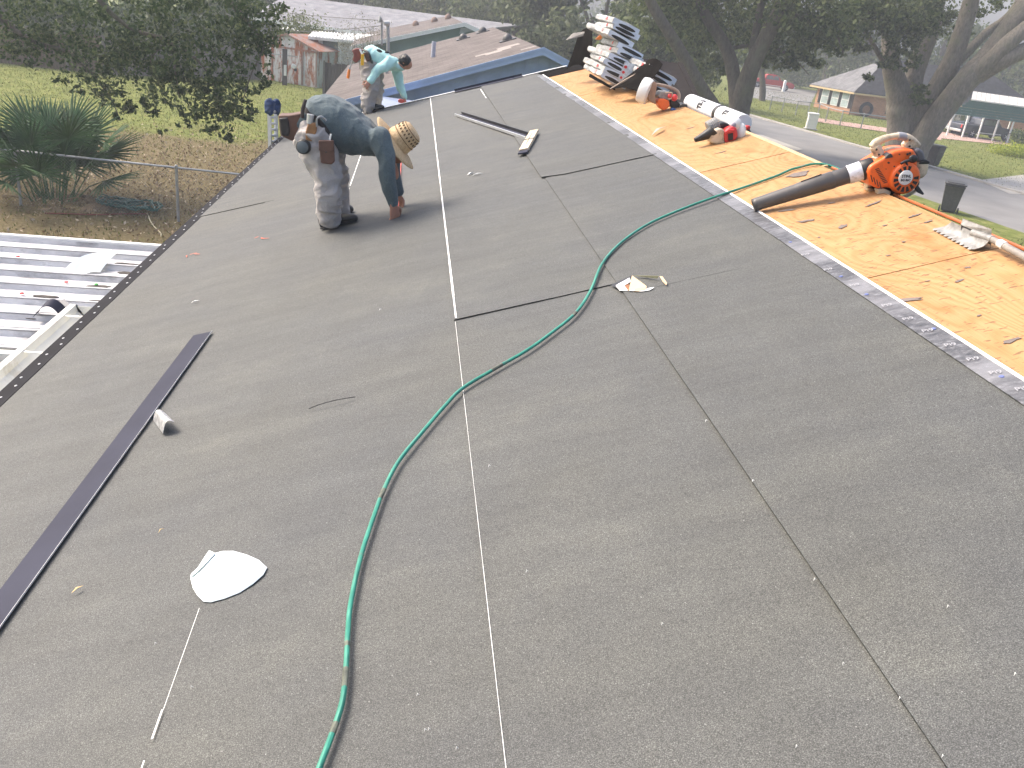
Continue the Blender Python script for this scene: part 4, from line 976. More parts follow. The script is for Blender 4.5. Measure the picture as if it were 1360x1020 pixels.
# -------------------------------------------------- shingle bundles across the ridge
def bundle_proto():
    t = thing('shingle_bundle', '', 'shingle bundle')
    return t
LB, WB, HB = 0.92, 0.345, 0.072
def bundle(loc, rz, label, group, seed):
    r = random.Random(seed)
    R = Matrix.Rotation(math.radians(18.3 + r.uniform(-2.5, 2.5)), 3, 'Y') @ Matrix.Rotation(rz, 3, 'Z') @ Matrix.Rotation(math.radians(r.uniform(-2.5, 1.0)), 3, 'X')
    t = thing('shingle_bundle', label, 'shingle bundle', tuple(loc), group, R)
    MW = t.matrix_basis
    def W(x, y, z): return MW @ Vector((x, y, z))
    mb = MB()
    nx, ny = 3, 10; top = {}
    def prf(a): return HB / 2 * (1 - .16 * (abs(a) ** 4))
    rings = []
    for i in range(15):
        y = -LB / 2 + LB * i / 14; ring = []
        for j in range(16):
            a = 2 * math.pi * j / 16; ca, sa = math.cos(a), math.sin(a)
            x = WB / 2 * math.copysign(abs(ca) ** .3, ca); z = HB / 2 * math.copysign(abs(sa) ** .35, sa)
            k = 1 + (.05 * noise.noise(Vector((a * 2, y * 9, seed * 3.1))) if 0 < i < 14 else -.02)
            z += .012 * noise.noise(Vector((x * 14, y * 11, seed))); x += .010 * noise.noise(Vector((a * 2.2, y * 17, seed + 5)))
            ring.append(W(x * k, y, z * k))
        rings.append(ring)
    vs = [p for q in rings for p in q]; fs = []
    for i in range(14):
        for j in range(16): j2 = (j + 1) % 16; fs.append((i * 16 + j, i * 16 + j2, (i + 1) * 16 + j2, (i + 1) * 16 + j))
    fs.append(tuple(range(15, -1, -1))); fs.append(tuple(14 * 16 + j for j in range(16)))
    mb.add(vs, fs); mb.build('wrapper', CLEARW, t, smooth=35)
    mb = MB(); e = []                                               # pale end panel with a dark lens-shaped opening
    mb.prism([W(x, -LB / 2 - .003, z) for x, z in ((-WB * .47, -HB * .42), (WB * .47, -HB * .42), (WB * .47, HB * .42), (-WB * .47, HB * .42))], R @ Vector((0, .002, 0)) * 1.0); ep = mb.build('end_panel', WRAPEND, t, smooth=0)
    mb = MB(); w = WB * r.uniform(.30, .40); off = r.uniform(-.02, .03); zo = r.uniform(-.012, .0); pts = []
    for j in range(14):
        a = 2 * math.pi * j / 14; pts.append(W(off + w * math.cos(a), -LB / 2 - .006, zo + HB * .27 * math.sin(a)))
    mb.prism(pts, R @ Vector((0, .002, 0))); mb.build('end_opening', BLACK, ep, smooth=0)
    mb = MB(); yy = -LB * r.uniform(.2, .3)
    mb.prism([W(-WB / 2 - .006, yy, -HB * .2), W(-WB / 2 - .006, yy + .05, -HB * .2), W(-WB / 2 - .006, yy + .05, HB * .25), W(-WB / 2 - .006, yy, HB * .25)], R @ Vector((.003, 0, 0)))
    mb.build('red_print', RED if seed % 3 else simple('pink print', (.6, .25, .25), .5, .1), t, smooth=0)
    return t
# base of the tall stack: where it sits just past the ridge
sb = P(822, 118, 10.3)
names = ['bottom bundle of the tall white stack, resting on the roof at the ridge', 'second bundle from the bottom of the tall white stack', 'third bundle from the bottom of the tall white stack', 'fourth bundle from the bottom of the tall white stack',
         'middle bundle of the tall white stack at the ridge', 'fourth bundle from the top, just under the step in the tall stack', 'third bundle from the top of the tall stack, set back to the left',
         'second bundle from the top of the tall stack, beside an orange tag', 'topmost white shingle bundle on the tall stack at the ridge']
R18 = Matrix.Rotation(math.radians(18.3), 3, 'Y'); upn = R18 @ Vector((0, 0, 1)); stk = Vector((.04, 0.0, 1)); acr = R18 @ Vector((1, 0, 0))
base = P(815, 111, 10.3)
offs = [0.0, .02, .0, .04, .13, .12, -.01, .03, .02]
for k in range(9):
    R = R18 @ Matrix.Rotation(.05 + .06 * math.sin(k * 2.3), 3, 'Z')
    loc = base + stk * (HB * .5 + k * (HB + .002)) + acr * offs[k] + R @ Vector((0, LB / 2, 0))
    bundle(loc, .05 + .06 * math.sin(k * 2.3), names[k], 'shingle bundles stacked at the ridge', k)
base2 = P(860, 127, 9.5)
nm2 = ['lowest bundle of the short blue-white stack behind the orange blower', 'second bundle from the bottom of the short stack behind the orange blower', 'second bundle from the top of the short stack behind the orange blower', 'topmost bundle of the short stack behind the orange blower']
for k in range(4):
    R = R18 @ Matrix.Rotation(0, 3, 'Z')
    bundle(base2 + upn * (HB * .5 + k * (HB + .002)) + acr * (.01 * k) + R @ Vector((0, LB / 2, 0)), 0 + .05 * (k % 2), nm2[k], 'shingle bundles in the short stack', 20 + k)
# orange tag, label card and curled sheets
mb = MB(); mb.prism([P(791, 52, 10.25), P(797, 46, 10.25), P(800, 50, 10.25), P(797, 53, 10.25), P(793, 53, 10.25)], (0, .02, 0)); tag(mb.build('tag', ORPLAST, smooth=0), 'small orange tag stuck on the upper left of the tall stack', 'tag')
cd = [P(820, 111, 9.95), P(827, 88, 9.95), P(848, 85, 10.02), P(836, 95, 9.98)]
mb = MB(); mb.prism([P(819, 108, 9.98), P(830, 82, 9.98), P(847, 86, 10.0), P(838, 106, 9.98)], (0.003, .006, 0)); 
t = thing('label_card', 'pale blue label card with red print leaning on the front of the tall stack', 'label card', tuple(P(825, 108, 9.98)))
mb.build('card', simple('card print', (.55, .6, .64), .5, .25, 40), t, smooth=0)
for px, py, r_ in ((831, 89, 2.2), (828, 96, 2.0), (825, 103, 1.8)):
    mb = MB(); mb.prism([P(px + r_ * math.cos(a), py + r_ * math.sin(a), 9.972) for a in np.arange(0, 6.28, .8)], (0, .004, 0)); mb.build('red_dot', RED, t, smooth=0)
def curled(name, label, pa, pb, pc, pd, sag, mat, under=None):
    t = thing(name, label, 'felt sheet', tuple(pa)); mb = MB()
    mb.grid(lambda u, v: (pa.lerp(pb, u)).lerp(pd.lerp(pc, u), v) + Vector((0, -sag * math.sin(v * math.pi) * (.4 + u), .5 * sag * math.sin(u * math.pi) - .0)), 10, 8, .006)
    mb.build('sheet', mat, t, smooth=60); return t
t = curled('curled_felt', 'torn dark felt flap propped up between the two stacks of bundles', P(808, 119.5, 9.75), P(846, 121, 9.25), P(880, 85, 9.4), P(860, 80, 9.8), .07, FELT)
mb = MB(); mb.tube([P(811, 118.5, 9.73), P(830, 107, 9.6), P(850, 96, 9.6), P(855, 90, 9.65)], [.012, .016, .012, .006], 7); mb.build('torn_edge', simple('pale torn edge', (.28, .22, .18), .8, .3, 20), t)
t = curled('curled_felt', 'curled dark felt sheet standing behind the left of the tall stack', P(752, 92, 12.0), P(778, 92, 11.6), P(786, 42, 11.6), P(768, 46, 12.1), .12, FELT)
mb = MB(); mb.prism([P(752, 53, 11.9), P(762, 44, 11.9), P(784, 41, 11.8), P(783, 46, 11.8), P(770, 48, 11.9)], (0, .03, 0)); mb.build('pale_edge', simple('grey sheet edge', (.3, .28, .26), .8, .2, 20), t, smooth=0)  # paler grey strip along the sheet's upper edge
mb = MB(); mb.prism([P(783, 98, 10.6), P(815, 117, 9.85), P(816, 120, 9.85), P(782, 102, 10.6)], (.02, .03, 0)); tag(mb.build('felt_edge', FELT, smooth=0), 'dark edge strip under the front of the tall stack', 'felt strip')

# ================================================================== patio cover of ribbed aluminium pans
pc = thing('patio_cover', 'weathered white aluminium pan patio cover below the left eave, one bay open', 'patio cover', (-5, 7.5, 0))
XL = -7.6; PZ = 2.78
def pcz(x): return PZ + 0.012 * (x + 2.6)
ys_ = [6.12 + .352 * k for k in range(9)]
for k in range(8):
    y0, y1 = ys_[k], ys_[k + 1]
    mb = MB(); xr_ = -1.95
    pr = [(0.0, .050), (.022, .050), (.034, .0), (.150, .002), (.160, .012), (.215, .012), (.225, .002), (.338, .0), (.347, .044), (.3515, .044)]
    for x0, x1 in ((XL, -6.3), (-6.3, -5.0), (-5.0, -3.75), (-3.75, xr_)):
        for (a, za), (b, zb) in zip(pr, pr[1:]):
            mb.prism([(x0, y0 + a, pcz(x0) + za), (x1, y0 + a, pcz(x1) + za), (x1, y0 + b, pcz(x1) + zb), (x0, y0 + b, pcz(x0) + zb)], (0, 0, -.0015))
    pan = mb.build('roof_pan', PAN, pc, smooth=0)
    mb = MB(); mb.bar((XL, y0 + .014, pcz(XL) + .053), (xr_, y0 + .012, pcz(xr_) + .053), .022, .006); mb.build('rib_cap', PAN, pan, smooth=0)
mb = MB(); mb.bar((XL, ys_[8] + .03, pcz(XL) - .01), (-2.3, ys_[8] + .03, pcz(-2.3) - .01), .05, .15); mb.build('end_beam', WHITE, pc, smooth=0)
mb = MB(); mb.bar((XL, 6.05, pcz(XL) - .03), (-2.5, 6.05, pcz(-2.5) - .03), .07, .16); mb.build('cross_beam', WHITE, pc, smooth=0)
mb = MB(); mb.bar((-2.86, 3.0, 2.70), (-2.86, 6.0, 2.74), .10, .15); mb.build('side_beam', WHITE, pc, smooth=0)
mb = MB(); mb.bar((-3.5, 3.0, 2.70), (-3.5, 6.0, 2.72), .10, .13); mb.build('side_beam', WHITE, pc, smooth=0)
for x, y in ((-7.4, 8.9), (-7.4, 6.05), (-7.4, 3.0)):
    mb = MB(); mb.box((x, y, 1.31), (.08, .08, 2.62)); mb.build('post', WHITE, pc, smooth=0)
ground_sheet('patio_slab', [[(-7.8, -2), (-2.0, -2), (-2.0, 9.2), (-7.8, 9.2)]], CONC, 0.03)
# litter on the pans
a, b, c, d, e, f = Z(80, 363, 2.80), Z(100, 342, 2.86), Z(140, 333, 2.90), Z(162, 335, 2.88), Z(146, 348, 2.83), Z(133, 362, 2.80)
mb = MB(); mb.grid(lambda u, v: ((a.lerp(f, u)).lerp(c.lerp(d, u), v)) + Vector((0, 0, .05 * math.sin(v * 3.1) + .012 * math.sin(u * 9 + v * 5))), 8, 10, .002)
tag(mb.build('plastic_sheet', FILM, smooth=60), 'crumpled white plastic sheet draped over two pans of the patio cover', 'plastic sheet')
pa, pb = Z(50, 416, 2.80), Z(79, 437, 2.80)
mb = MB(); c_ = Z(64, 425, 2.8)
mb.grid(lambda u, v: Vector((c_.x - .09 + .20 * u, c_.y + .05 - .10 * v + .03 * u, PZ + .055 + .12 * math.sin(u * 2.7) - .05 * u * v)), 12, 4, .002)
tag(mb.build('bent_flashing', FLASH, smooth=60), 'bent dark flashing offcut arching on the pans near the gutter end', 'flashing')
c_ = Z(82, 416, 2.8); mb = MB(); mb.prism([c_ + Vector((-.09, -.02, .07)), c_ + Vector((.09, -.03, .07)), c_ + Vector((.01, .06, .10))], (0, 0, .002)); tag(mb.build('flashing_offcut', simple('grey offcut', (.16, .16, .17), .5, .1), smooth=0), 'small grey triangular flashing offcut beside the bent dark one', 'flashing')
for (px, py, m_, lab) in ((24, 341, RED, 'red plastic cap on the farthest pan of the patio cover'), (88, 375, RED, 'red plastic cap right of centre on the patio cover pans'), (29, 390, RED, 'red plastic cap nearest the camera on the patio cover pans'), (128, 378, simple('green cap', (.1, .5, .1), .4, .1), 'green plastic cap on the patio cover pans')):
    p = Z(px, py, 2.80); mb = MB(); mb.lathe([(.017, 0), (.015, .008), (.005, .011)], p, (0, 0, 1), 12); tag(mb.build('bottle_cap', m_), lab, 'bottle cap', 'plastic caps on the patio cover' if m_ is RED else None)
for k, (px0, px1, py) in enumerate(((40, 78, 393), (118, 160, 400), (110, 150, 380), (20, 60, 421), (150, 185, 350), (155, 178, 362))):
    aa, bb = Z(px0, py, 2.79), Z(px1, py + 2, 2.79); mb = MB(); pts = []
    for i in range(10):
        an = 2 * math.pi * i / 10; m = aa.lerp(bb, .5); pts.append(m + (bb - aa) * .5 * math.cos(an) * random.uniform(.7, 1.1) + Vector((0, .035 * math.sin(an) * random.uniform(.6, 1.2), 0)))
    mb.prism(pts, (0, 0, .006)); struct(mb.build('leaf_dirt', simple('leaf dirt', (.06, .052, .045), .9, .3, 40), smooth=0), 'stuff')

# ================================================================== fences, palm and hose in the back yard
def chain_fence(name, label, pts, h, step=0.07, rp=.03, rail=True, mats=None, wire=.0022):
    t = thing(name, label, 'fence', pts[0])
    for p in pts:
        mb = MB(); mb.tube([Vector(p), Vector(p) + Vector((0, 0, h + .03))], rp, 8); mb.ball(Vector(p) + Vector((0, 0, h + .03)), rp * 1.15, 8, 5); mb.build('post', GALV, t)
    mb = MB(); mb.tube([Vector(p) + Vector((0, 0, h)) for p in pts], rp * .72, 8); mb.build('top_rail', GALV, t)
    mb = MB()
    for p, q in zip(pts, pts[1:]):
        p, q = Vector(p), Vector(q); L = (q - p).length; d = (q - p) / L; n = int((L + h) / step); nn = Vector((-d.y, d.x, 0)) * wire
        for sgn in (1, -1):
            for k in range(n):
                s0 = -h + k * step; x0, x1 = s0, s0 + h; z0, z1 = 0, h
                if x0 < 0: z0 = -x0; x0 = 0
                if x1 > L: z1 = h - (x1 - L); x1 = L
                if z1 <= z0: continue
                if sgn < 0: z0, z1 = h - z0, h - z1
                a, b = p + d * x0 + Vector((0, 0, z0)), p + d * x1 + Vector((0, 0, z1)); w = Vector((0, 0, wire))
                mb.quad(a - w, a + w, b + w, b - w); 
    o = mb.build('chain_link_mesh', WIRE, t, smooth=0); o['kind'] = 'stuff'; return t
fx0, fy0 = G(28, 273).x, G(28, 273).y; sx, sy = G(237, 294).x - fx0, G(237, 294).y - fy0
chain_fence('chain_link_fence', 'low galvanised chain-link fence crossing the back yard beside the palmetto', [(fx0 + sx * k, fy0 + sy * k, 0) for k in (-2, -1, 0, 1, 2)], 1.24,   .075, .034, wire=.0025)
# palmetto
PB = G(70, 268); palm = thing('palmetto', 'fan-leaved palmetto clump with green fronds beside the chain-link fence', 'palm', tuple(PB))
def frond_mesh(mat, seed, dead=False):
    r = random.Random(seed); mb = MB(); N = 26; L = 1.0
    for i in range(N):
        a = -1.95 + 3.9 * i / (N - 1) + r.uniform(-.03, .03); l = L * (.68 + .32 * math.cos(a * .6)) * r.uniform(.92, 1.08); dr = r.uniform(.10, .28) + (.5 if dead else 0)
        d = Vector((math.sin(a), math.cos(a), 0)); s = Vector((math.cos(a), -math.sin(a), 0)); w = .066
        p = [(0, .006), (.38 * l, w * .95), (.68 * l, w * .8), (l, .003)]; vs = []
        for t_, ww in p:
            z = -dr * (t_ / l) ** 2.3 * l * .8 - .10 * abs(math.sin(a)) * t_
            c = d * t_ + Vector((0, 0, z)); vs += [c - s * ww * .5 - Vector((0, 0, ww * .35)), c, c + s * ww * .5 - Vector((0, 0, ww * .35))]
        fs = []
        for k in range(3):
            for j in range(2): fs.append((k * 3 + j, k * 3 + j + 1, k * 3 + j + 4, k * 3 + j + 3))
        mb.add(vs, fs)
    return mb.mesh('frond', mat, 60)
FM = [frond_mesh(PALMLEAF, k) for k in range(3)]; FD = frond_mesh(PALMDEAD, 9, True)
r = random.Random(5)
for k in range(42):
    dead = k >= 37
    az = r.uniform(0, 2 * math.pi); el = r.uniform(.55, 1.4) if not dead else r.uniform(-.15, .1)
    L = r.uniform(.7, 1.6) if not dead else r.uniform(.5, 1.2)
    hd = Vector((math.cos(az), math.sin(az), 0)); b0 = PB + hd * r.uniform(.05, .5) + Vector((0, 0, .05))
    tipv = hd * math.cos(el) * L * 1.0 + Vector((0, 0, math.sin(el) * L * 1.15)); end = b0 + tipv
    mid = b0 + tipv * .5 + Vector((0, 0, .12 * L))
    mb = MB(); mb.tube([b0, mid, end], [.018, .013, .010], 5); st = mb.build('stem', PALMDEAD if dead else PALMLEAF, palm)
    yv = (end - mid).normalized(); zv = Vector((0, 0, 1)) - yv * yv.z; zv = (zv if zv.length > .1 else hd * -1).normalized()
    zv = (zv + hd * r.uniform(-.3, .5)).normalized(); xv = yv.cross(zv).normalized(); zv = xv.cross(yv)
    o = bpy.data.objects.new('frond', FD if dead else FM[k % 3]); COL.objects.link(o); o.parent = st; o.matrix_parent_inverse = world_of(st).inverted()
    sc = r.uniform(.75, 1.0); o.matrix_basis = Matrix.Translation(end - yv * .04) @ Matrix((xv, yv, zv)).transposed().to_4x4() @ Matrix.Scale(sc, 4)
# coiled green hose on the ground
HB_ = G(172, 277); mb = MB(); r = random.Random(8); pts = []
for k in range(150):
    a = k * .42; pts.append(HB_ + Vector(((.42 + .14 * math.sin(k * .37)) * math.cos(a) + .5 * math.sin(k * .045), (.34 + .1 * math.cos(k * .51)) * math.sin(a) + .15 * math.cos(k * .06), .04 + .10 * abs(math.sin(k * .9)) + .04 * r.random())))
mb.tube(pts, .018, 5); tag(mb.build('coiled_hose', simple('dark green hose', (.01, .10, .075), .45, .2)), 'tangled dark green hose heaped on the ground behind the chain-link fence', 'hose')
pts = [G(197, 285, .03), G(199, 292, .05), G(204, 300, .04), G(213, 309, .03), G(214, 314, .03)]; mb = MB(); mb.tube(smooth_path(pts), .012, 5); tag(mb.build('pale_cord', simple('pale cord', (.5, .45, .3), .7, .1)), 'short pale cord lying below the tangled green hose', 'cord')
pts = [G(60, 283, .02), G(95, 284, .03), G(130, 285, .03), G(160, 284, .03), G(195, 284, .03)]; mb = MB(); mb.tube(smooth_path(pts), .014, 5); tag(mb.build('red_cord', simple('dull red cord', (.22, .06, .05), .7, .1)), 'dull red cord lying along the foot of the chain-link fence', 'cord')

def picket_fence(name, label, a, b, h, w, mat, gap=.012, rails=2, posts=3, jag=.03):
    a, b = Vector(a), Vector(b); L = (b - a).length; d = (b - a) / L; n = int(L / (w + gap)); nrm = Vector((d.y, -d.x, 0))
    t = thing(name, label, 'fence', tuple(a)); R = Matrix((d, -nrm, Vector((0, 0, 1)))).transposed()
    mb = MB(); mb.box((0, 0, h / 2), (w, .02, h)); p0 = None; r = random.Random(int(L * 100))
    for k in range(n):
        loc = a + d * ((k + .5) * (w + gap)); sc = (1, 1, 1 + r.uniform(-jag, jag))
        if p0 is None:
            p0 = mb.build('picket', mat, t, smooth=0); p0.matrix_basis = Matrix.Translation(loc) @ R.to_4x4()
        else: share(p0, t, loc + nrm * r.uniform(-.006, .006), R, sc)
    for k in range(rails):
        z = h * (.2 + .6 * k / max(1, rails - 1)); mb = MB(); mb.bar(a - nrm * .03 + Vector((0, 0, z)), b - nrm * .03 + Vector((0, 0, z)), .035, .09); mb.build('rail', mat, t, smooth=0)
    for k in range(posts):
        p = a.lerp(b, k / (posts - 1)) + nrm * .055; mb = MB(); mb.box(p + Vector((0, 0, (h + .08) / 2)), (.10, .10, h + .08)); mb.build('post', GREYWOOD, t, smooth=0)
    return t
wA, wB, wC = G(-60, 77), G(140, 99), G(275, 101); 
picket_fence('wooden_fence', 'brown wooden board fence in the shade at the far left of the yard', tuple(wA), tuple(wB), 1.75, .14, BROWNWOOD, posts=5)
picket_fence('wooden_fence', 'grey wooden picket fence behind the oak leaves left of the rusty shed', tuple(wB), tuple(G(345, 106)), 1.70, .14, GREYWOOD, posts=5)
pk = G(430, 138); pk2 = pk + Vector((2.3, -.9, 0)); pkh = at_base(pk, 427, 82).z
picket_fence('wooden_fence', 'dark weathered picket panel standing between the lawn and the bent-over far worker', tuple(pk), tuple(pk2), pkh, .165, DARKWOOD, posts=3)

# ================================================================== rusty shed
SA, SB = G(343, 104), G(421, 117); sd = (SB - SA); SW = sd.length; sd.normalize(); sn = Vector((sd.y, -sd.x, 0)); SH = at_base(SB, 419, 68).z
shed = thing('shed', 'rust-streaked white metal shed with double doors behind the lawn', 'shed', tuple(SA))
dep = 3.0; back = -sn * dep; Zv = Vector((0, 0, 1))
mb = MB(); mb.prism([SA, SB, SB + Zv * SH, (SA + SB) / 2 + Zv * (SH + .62), SA + Zv * SH], back); mb.build('wall', RUSTY, shed, smooth=0)
for s0_, s1_, nm in ((0.27, .50, ''), (.50, .74, '')):
    a, b = SA + sd * SW * s0_ + sn * .012, SA + sd * SW * (s1_ - .008) + sn * .012
    mb = MB(); mb.prism([a + Zv * .08, b + Zv * .08, b + Zv * (SH - .12), a + Zv * (SH - .12)], sn * .025); mb.build('door', RUSTY, shed, smooth=0)
for s0_ in (.245, .755, .0, .985):
    a = SA + sd * SW * s0_ + sn * .03; mb = MB(); mb.bar(a + Zv * .03, a + Zv * (SH - .02), .09, .05, sn); mb.build('corner_trim', RUSTROOF, shed, smooth=0)
mb = MB(); mb.bar(SA + sn * .03 + Zv * (SH - .06), SB + sn * .03 + Zv * (SH - .06), .05, .10); mb.build('head_track', RUSTROOF, shed, smooth=0)
pk_ = (SA + SB) / 2 + Zv * (SH + .66)
for e_ in (SA - sd * .12, SB + sd * .12):
    q = [e_ + sn * .1 + Zv * (SH - .02), pk_ + sn * .1, pk_ + back - sn * .1, e_ + back - sn * .1 + Zv * (SH - .02)]; mb = MB(); mb.prism(q, Zv * .03); mb.build('roof', RUSTROOF, shed, smooth=0)
    mb = MB(); mb.bar(e_ + sn * .13 + Zv * (SH + .0), pk_ + sn * .13 + Zv * .0, .02, .09); mb.build('gable_trim', RUSTROOF, shed, smooth=0)
# lamp post with a little white box
LPb = G(378, 113); lp = thing('lamp_post', 'short dark wooden post with a crossbar and small white lamp in front of the shed', 'post', tuple(LPb)); lh = at_base(LPb, 377, 65).z
mb = MB(); mb.box(LPb + Zv * lh / 2, (.24, .2, lh)); mb.build('post', DARKWOOD, lp, smooth=0)
mb = MB(); mb.bar(LPb + Vector((-.75, 0, lh * .83)), LPb + Vector((.65, 0, lh * .83)), .05, .05); mb.build('crossbar', GALV, lp, smooth=0)
mb = MB(); mb.box(LPb + Vector((.04, -.14, lh * .42)), (.14, .06, .55)); mb.build('white_plate', WHITE, lp, smooth=0)
q = P(390, 88, LPb.y - .1); mb = MB(); mb.box(q, (.26, .2, .2), Matrix.Rotation(.5, 3, 'Y')); mb.build('lamp', WHITE, lp, bevel=.03)
mb = MB(); mb.box(q + Vector((.10, -.03, -.17)), (.14, .16, .14)); mb.build('lamp_body', BLACK, lp, bevel=.02)

# ================================================================== houses behind
def slab(mb, q, t=.12): mb.prism(q, Vector((0, 0, -t)))
# pale grey house with white awning
wh = thing('white_house', 'white-trimmed house with a long pale grey roof far behind the shed', 'house', tuple(G(440, 108)))
er, el_, rr_, rl_ = Z(545, 50, 2.45), Z(330, 22, 2.45), Z(690, 33, 4.05), Z(380, -6, 4.05)
mb = MB(); slab(mb, [el_, er, rr_, rl_], .1); far = Vector((-1.5, 13, 0)); slab(mb, [rl_ + Vector((0, .02, 0)), rr_ + Vector((0, .02, 0)), Vector((rr_.x + far.x, rr_.y + far.y, 2.5)), Vector((rl_.x + far.x, rl_.y + far.y, 2.5))], .1)
wr = mb.build('roof', SH_LIGHT, wh, smooth=0)
mb = MB(); mb.bar(el_ + Vector((0, -.03, -.12)), er + Vector((0, -.03, -.12)), .04, .22); mb.build('fascia', WHITE, wr, smooth=0)
for k in range(22):
    p = el_.lerp(er, .22 + .033 * k) + Vector((0, -.06, -.34)); mb = MB(); mb.bar(p, p + Vector((.0, -.55, -.16)), .22, .03); mb.build('awning_slat', WHITE, wr, smooth=0)
for k in range(34):
    mb = MB(); p = el_.lerp(er, .3 + .02 * k) ; 
fa_ = G(424, 112); wl0, wl1 = Vector((el_.x, el_.y + .9, 0)), Vector((er.x + 6, er.y + .9 + 1, 0))
mb = MB(); mb.prism([wl0, wl1, wl1 + Vector((0, 9, 0)), wl0 + Vector((0, 9, 0))], (0, 0, 2.36)); mb.build('wall', simple('dark grey siding', (.22, .22, .24), .8, .1), wh, smooth=0)  # dark grey wall behind the lighter porch wall
ay = fa_.y - .2
mb = MB(); mb.prism([P(423, 112, ay), P(520, 128, ay), P(520, 54, ay), P(423, 50, ay)], (0, .15, 0)); mb.build('porch_wall', simple('porch siding', (.52, .52, .51), .7, .08), wh, smooth=0)
mb = MB(); mb.prism([P(423, 111, ay - .03), P(429, 112, ay - .03), P(428, 50, ay - .03), P(423, 50, ay - .03)], (0, .1, 0)); mb.prism([P(449, 84, ay - .03), P(453, 84, ay - .03), P(453, 52, ay - .03), P(449, 52, ay - .03)], (0, .1, 0)); mb.prism([P(429, 84.5, ay - .03), P(449, 85.5, ay - .03), P(449, 82, ay - .03), P(429, 81.5, ay - .03)], (0, .08, 0)); mb.build('window_frame', WHITE, wh, smooth=0)
mb = MB(); mb.prism([P(429, 82, ay - .01), P(449, 83, ay - .01), P(449, 55, ay - .01), P(429, 54, ay - .01)], (0, -.02, 0)); mb.build('window_pane', GLASS, wh, smooth=0)
aw = [P(409, 48, ay - .3), P(512, 58, ay - .3), P(508, 47, ay + 1.6), P(415, 42, ay + 1.6)]
mb = MB(); mb.prism(aw, (0, 0, -.06)); awn = mb.build('awning', WHITE, wh, smooth=0)
mb = MB(); mb.prism([P(409, 48.5, ay - .33), P(512, 58.5, ay - .33), P(512, 62, ay - .33), P(409, 52, ay - .33)], (0, .05, 0)); mb.build('awning_valance', CREAMP, awn, smooth=0)
for k in range(24):
    a, b = aw[0].lerp(aw[1], .02 + .042 * k) + Zv * .02, aw[3].lerp(aw[2], .02 + .042 * k) + Zv * .02; mb = MB(); mb.bar(a, b, .05, .06); mb.build('awning_rib', WHITE, awn, smooth=0)
# bare bush in front of the porch
def bush(name, label, c, rad, n, size, mat, seed, stems=9, cat='bush', spread=.17):
    t = thing(name, label, cat, (c[0], c[1], gz(c[0])))
    mb = MB(); r = random.Random(seed)
    for k in range(stems):
        e = Vector(c) + Vector((r.uniform(-.8, .8) * rad[0], r.uniform(-.8, .8) * rad[1], r.uniform(.1, .8) * rad[2])); b = Vector((c[0] + r.uniform(-.2, .2), c[1] + r.uniform(-.2, .2), gz(c[0])))
        mb.tube([b, b.lerp(e, .5) + Vector((r.uniform(-.1, .1), 0, .1)), e], [.022, .014, .006], 5)
    mb.build('stems', BARK2, t); leaf_mesh('leaves', clump_pts([(c, rad, n)], seed, 18, spread), size, mat, t, seed); return t
bc = P(482, 62, 46.5); bush('bush', 'thin pale bush in front of the white porch awning', (bc.x, 46.5, bc.z - .2), (1.4, .8, 1.7), 3200, .07, BUSHLEAF, 3, 16)
lb = P(395, 44, 60); bush('bush', 'bright sunlit bush behind the roof of the rusty shed', (lb.x, 60, lb.z - .5), (2.2, 1.5, 1.7), 5000, .16, LIGHTLEAF, 4)

def gable_house(name, label, peak, fard, rise_angle, wl, wr_, wall_m, trim_m, roof_m, over=.35, battens=0, eave_drop=0):
    """gable end facing the camera; peak = ridge end, fard = ridge far end"""
    t = thing(name, label, 'house', (peak.x, peak.y, 0)); tn = math.tan(rise_angle); rd_ = (fard - peak); hd_ = rd_.normalized(); ac = Vector((hd_.y, -hd_.x, 0)).normalized()
    LN, RN = peak - ac * wl - Zv * wl * tn, peak + ac * wr_ - Zv * wr_ * tn
    rf = None
    for e_ in (LN, RN):
        q = [peak, e_, e_ + rd_, fard]; mb = MB(); mb.prism(q, Zv * -.10); rf = mb.build('roof', roof_m, t, smooth=0)
        mb = MB(); dd = (e_ - peak); f0 = -hd_ * .02
        mb.prism([peak + f0 + Zv * .02, e_ + f0 + Zv * .02, e_ + f0 - Zv * .15, peak + f0 - Zv * .15], -hd_ * .035); mb.build('bargeboard', trim_m, t, smooth=0)
        mb = MB(); mb.prism([peak + f0 - hd_ * .02 + Zv * .05, e_ + f0 - hd_ * .02 + Zv * .05, e_ + f0 - hd_ * .02 - Zv * .02, peak + f0 - hd_ * .02 - Zv * .02], -hd_ * .04); mb.build('drip_edge', trim_m, t, smooth=0)
    w0 = hd_ * over
    il, ir = wl - .4, wr_ - .4
    A, B = peak - ac * il + w0, peak + ac * ir + w0
    mb = MB(); mb.prism([Vector((A.x, A.y, 0)), Vector((B.x, B.y, 0)), B - Zv * (ir * tn + .12), peak + w0 - Zv * .12, A - Zv * (il * tn + .12)], rd_ - hd_ * over * 2); wl_ = mb.build('wall', wall_m, t, smooth=0)
    if battens:
        x = -il + .1
        while x < ir:
            top = peak.z - abs(x) * tn - .14; p = peak + ac * x + w0 - hd_ * .012; mb = MB(); mb.prism([Vector((p.x, p.y, 0)) - ac * .02, Vector((p.x, p.y, 0)) + ac * .02, Vector((p.x, p.y, top)) + ac * .02, Vector((p.x, p.y, top)) - ac * .02], -hd_ * .02); mb.build('batten', trim_m if battens < 0 else wall_m, wl_, smooth=0); x += abs(battens)
    return t, rf, hd_, ac, tn
bp = P(722, 65, 24.5); bf = Z(655, 36, bp.z)
bh, brf, bhd, bac, btn = gable_house('blue_house', 'blue house with worn brown shingle roof just beyond the far gable', bp, bf, math.radians(20), 6.0, 5.5, BLUE, BLUETRIM, SH_BROWN, battens=.32)
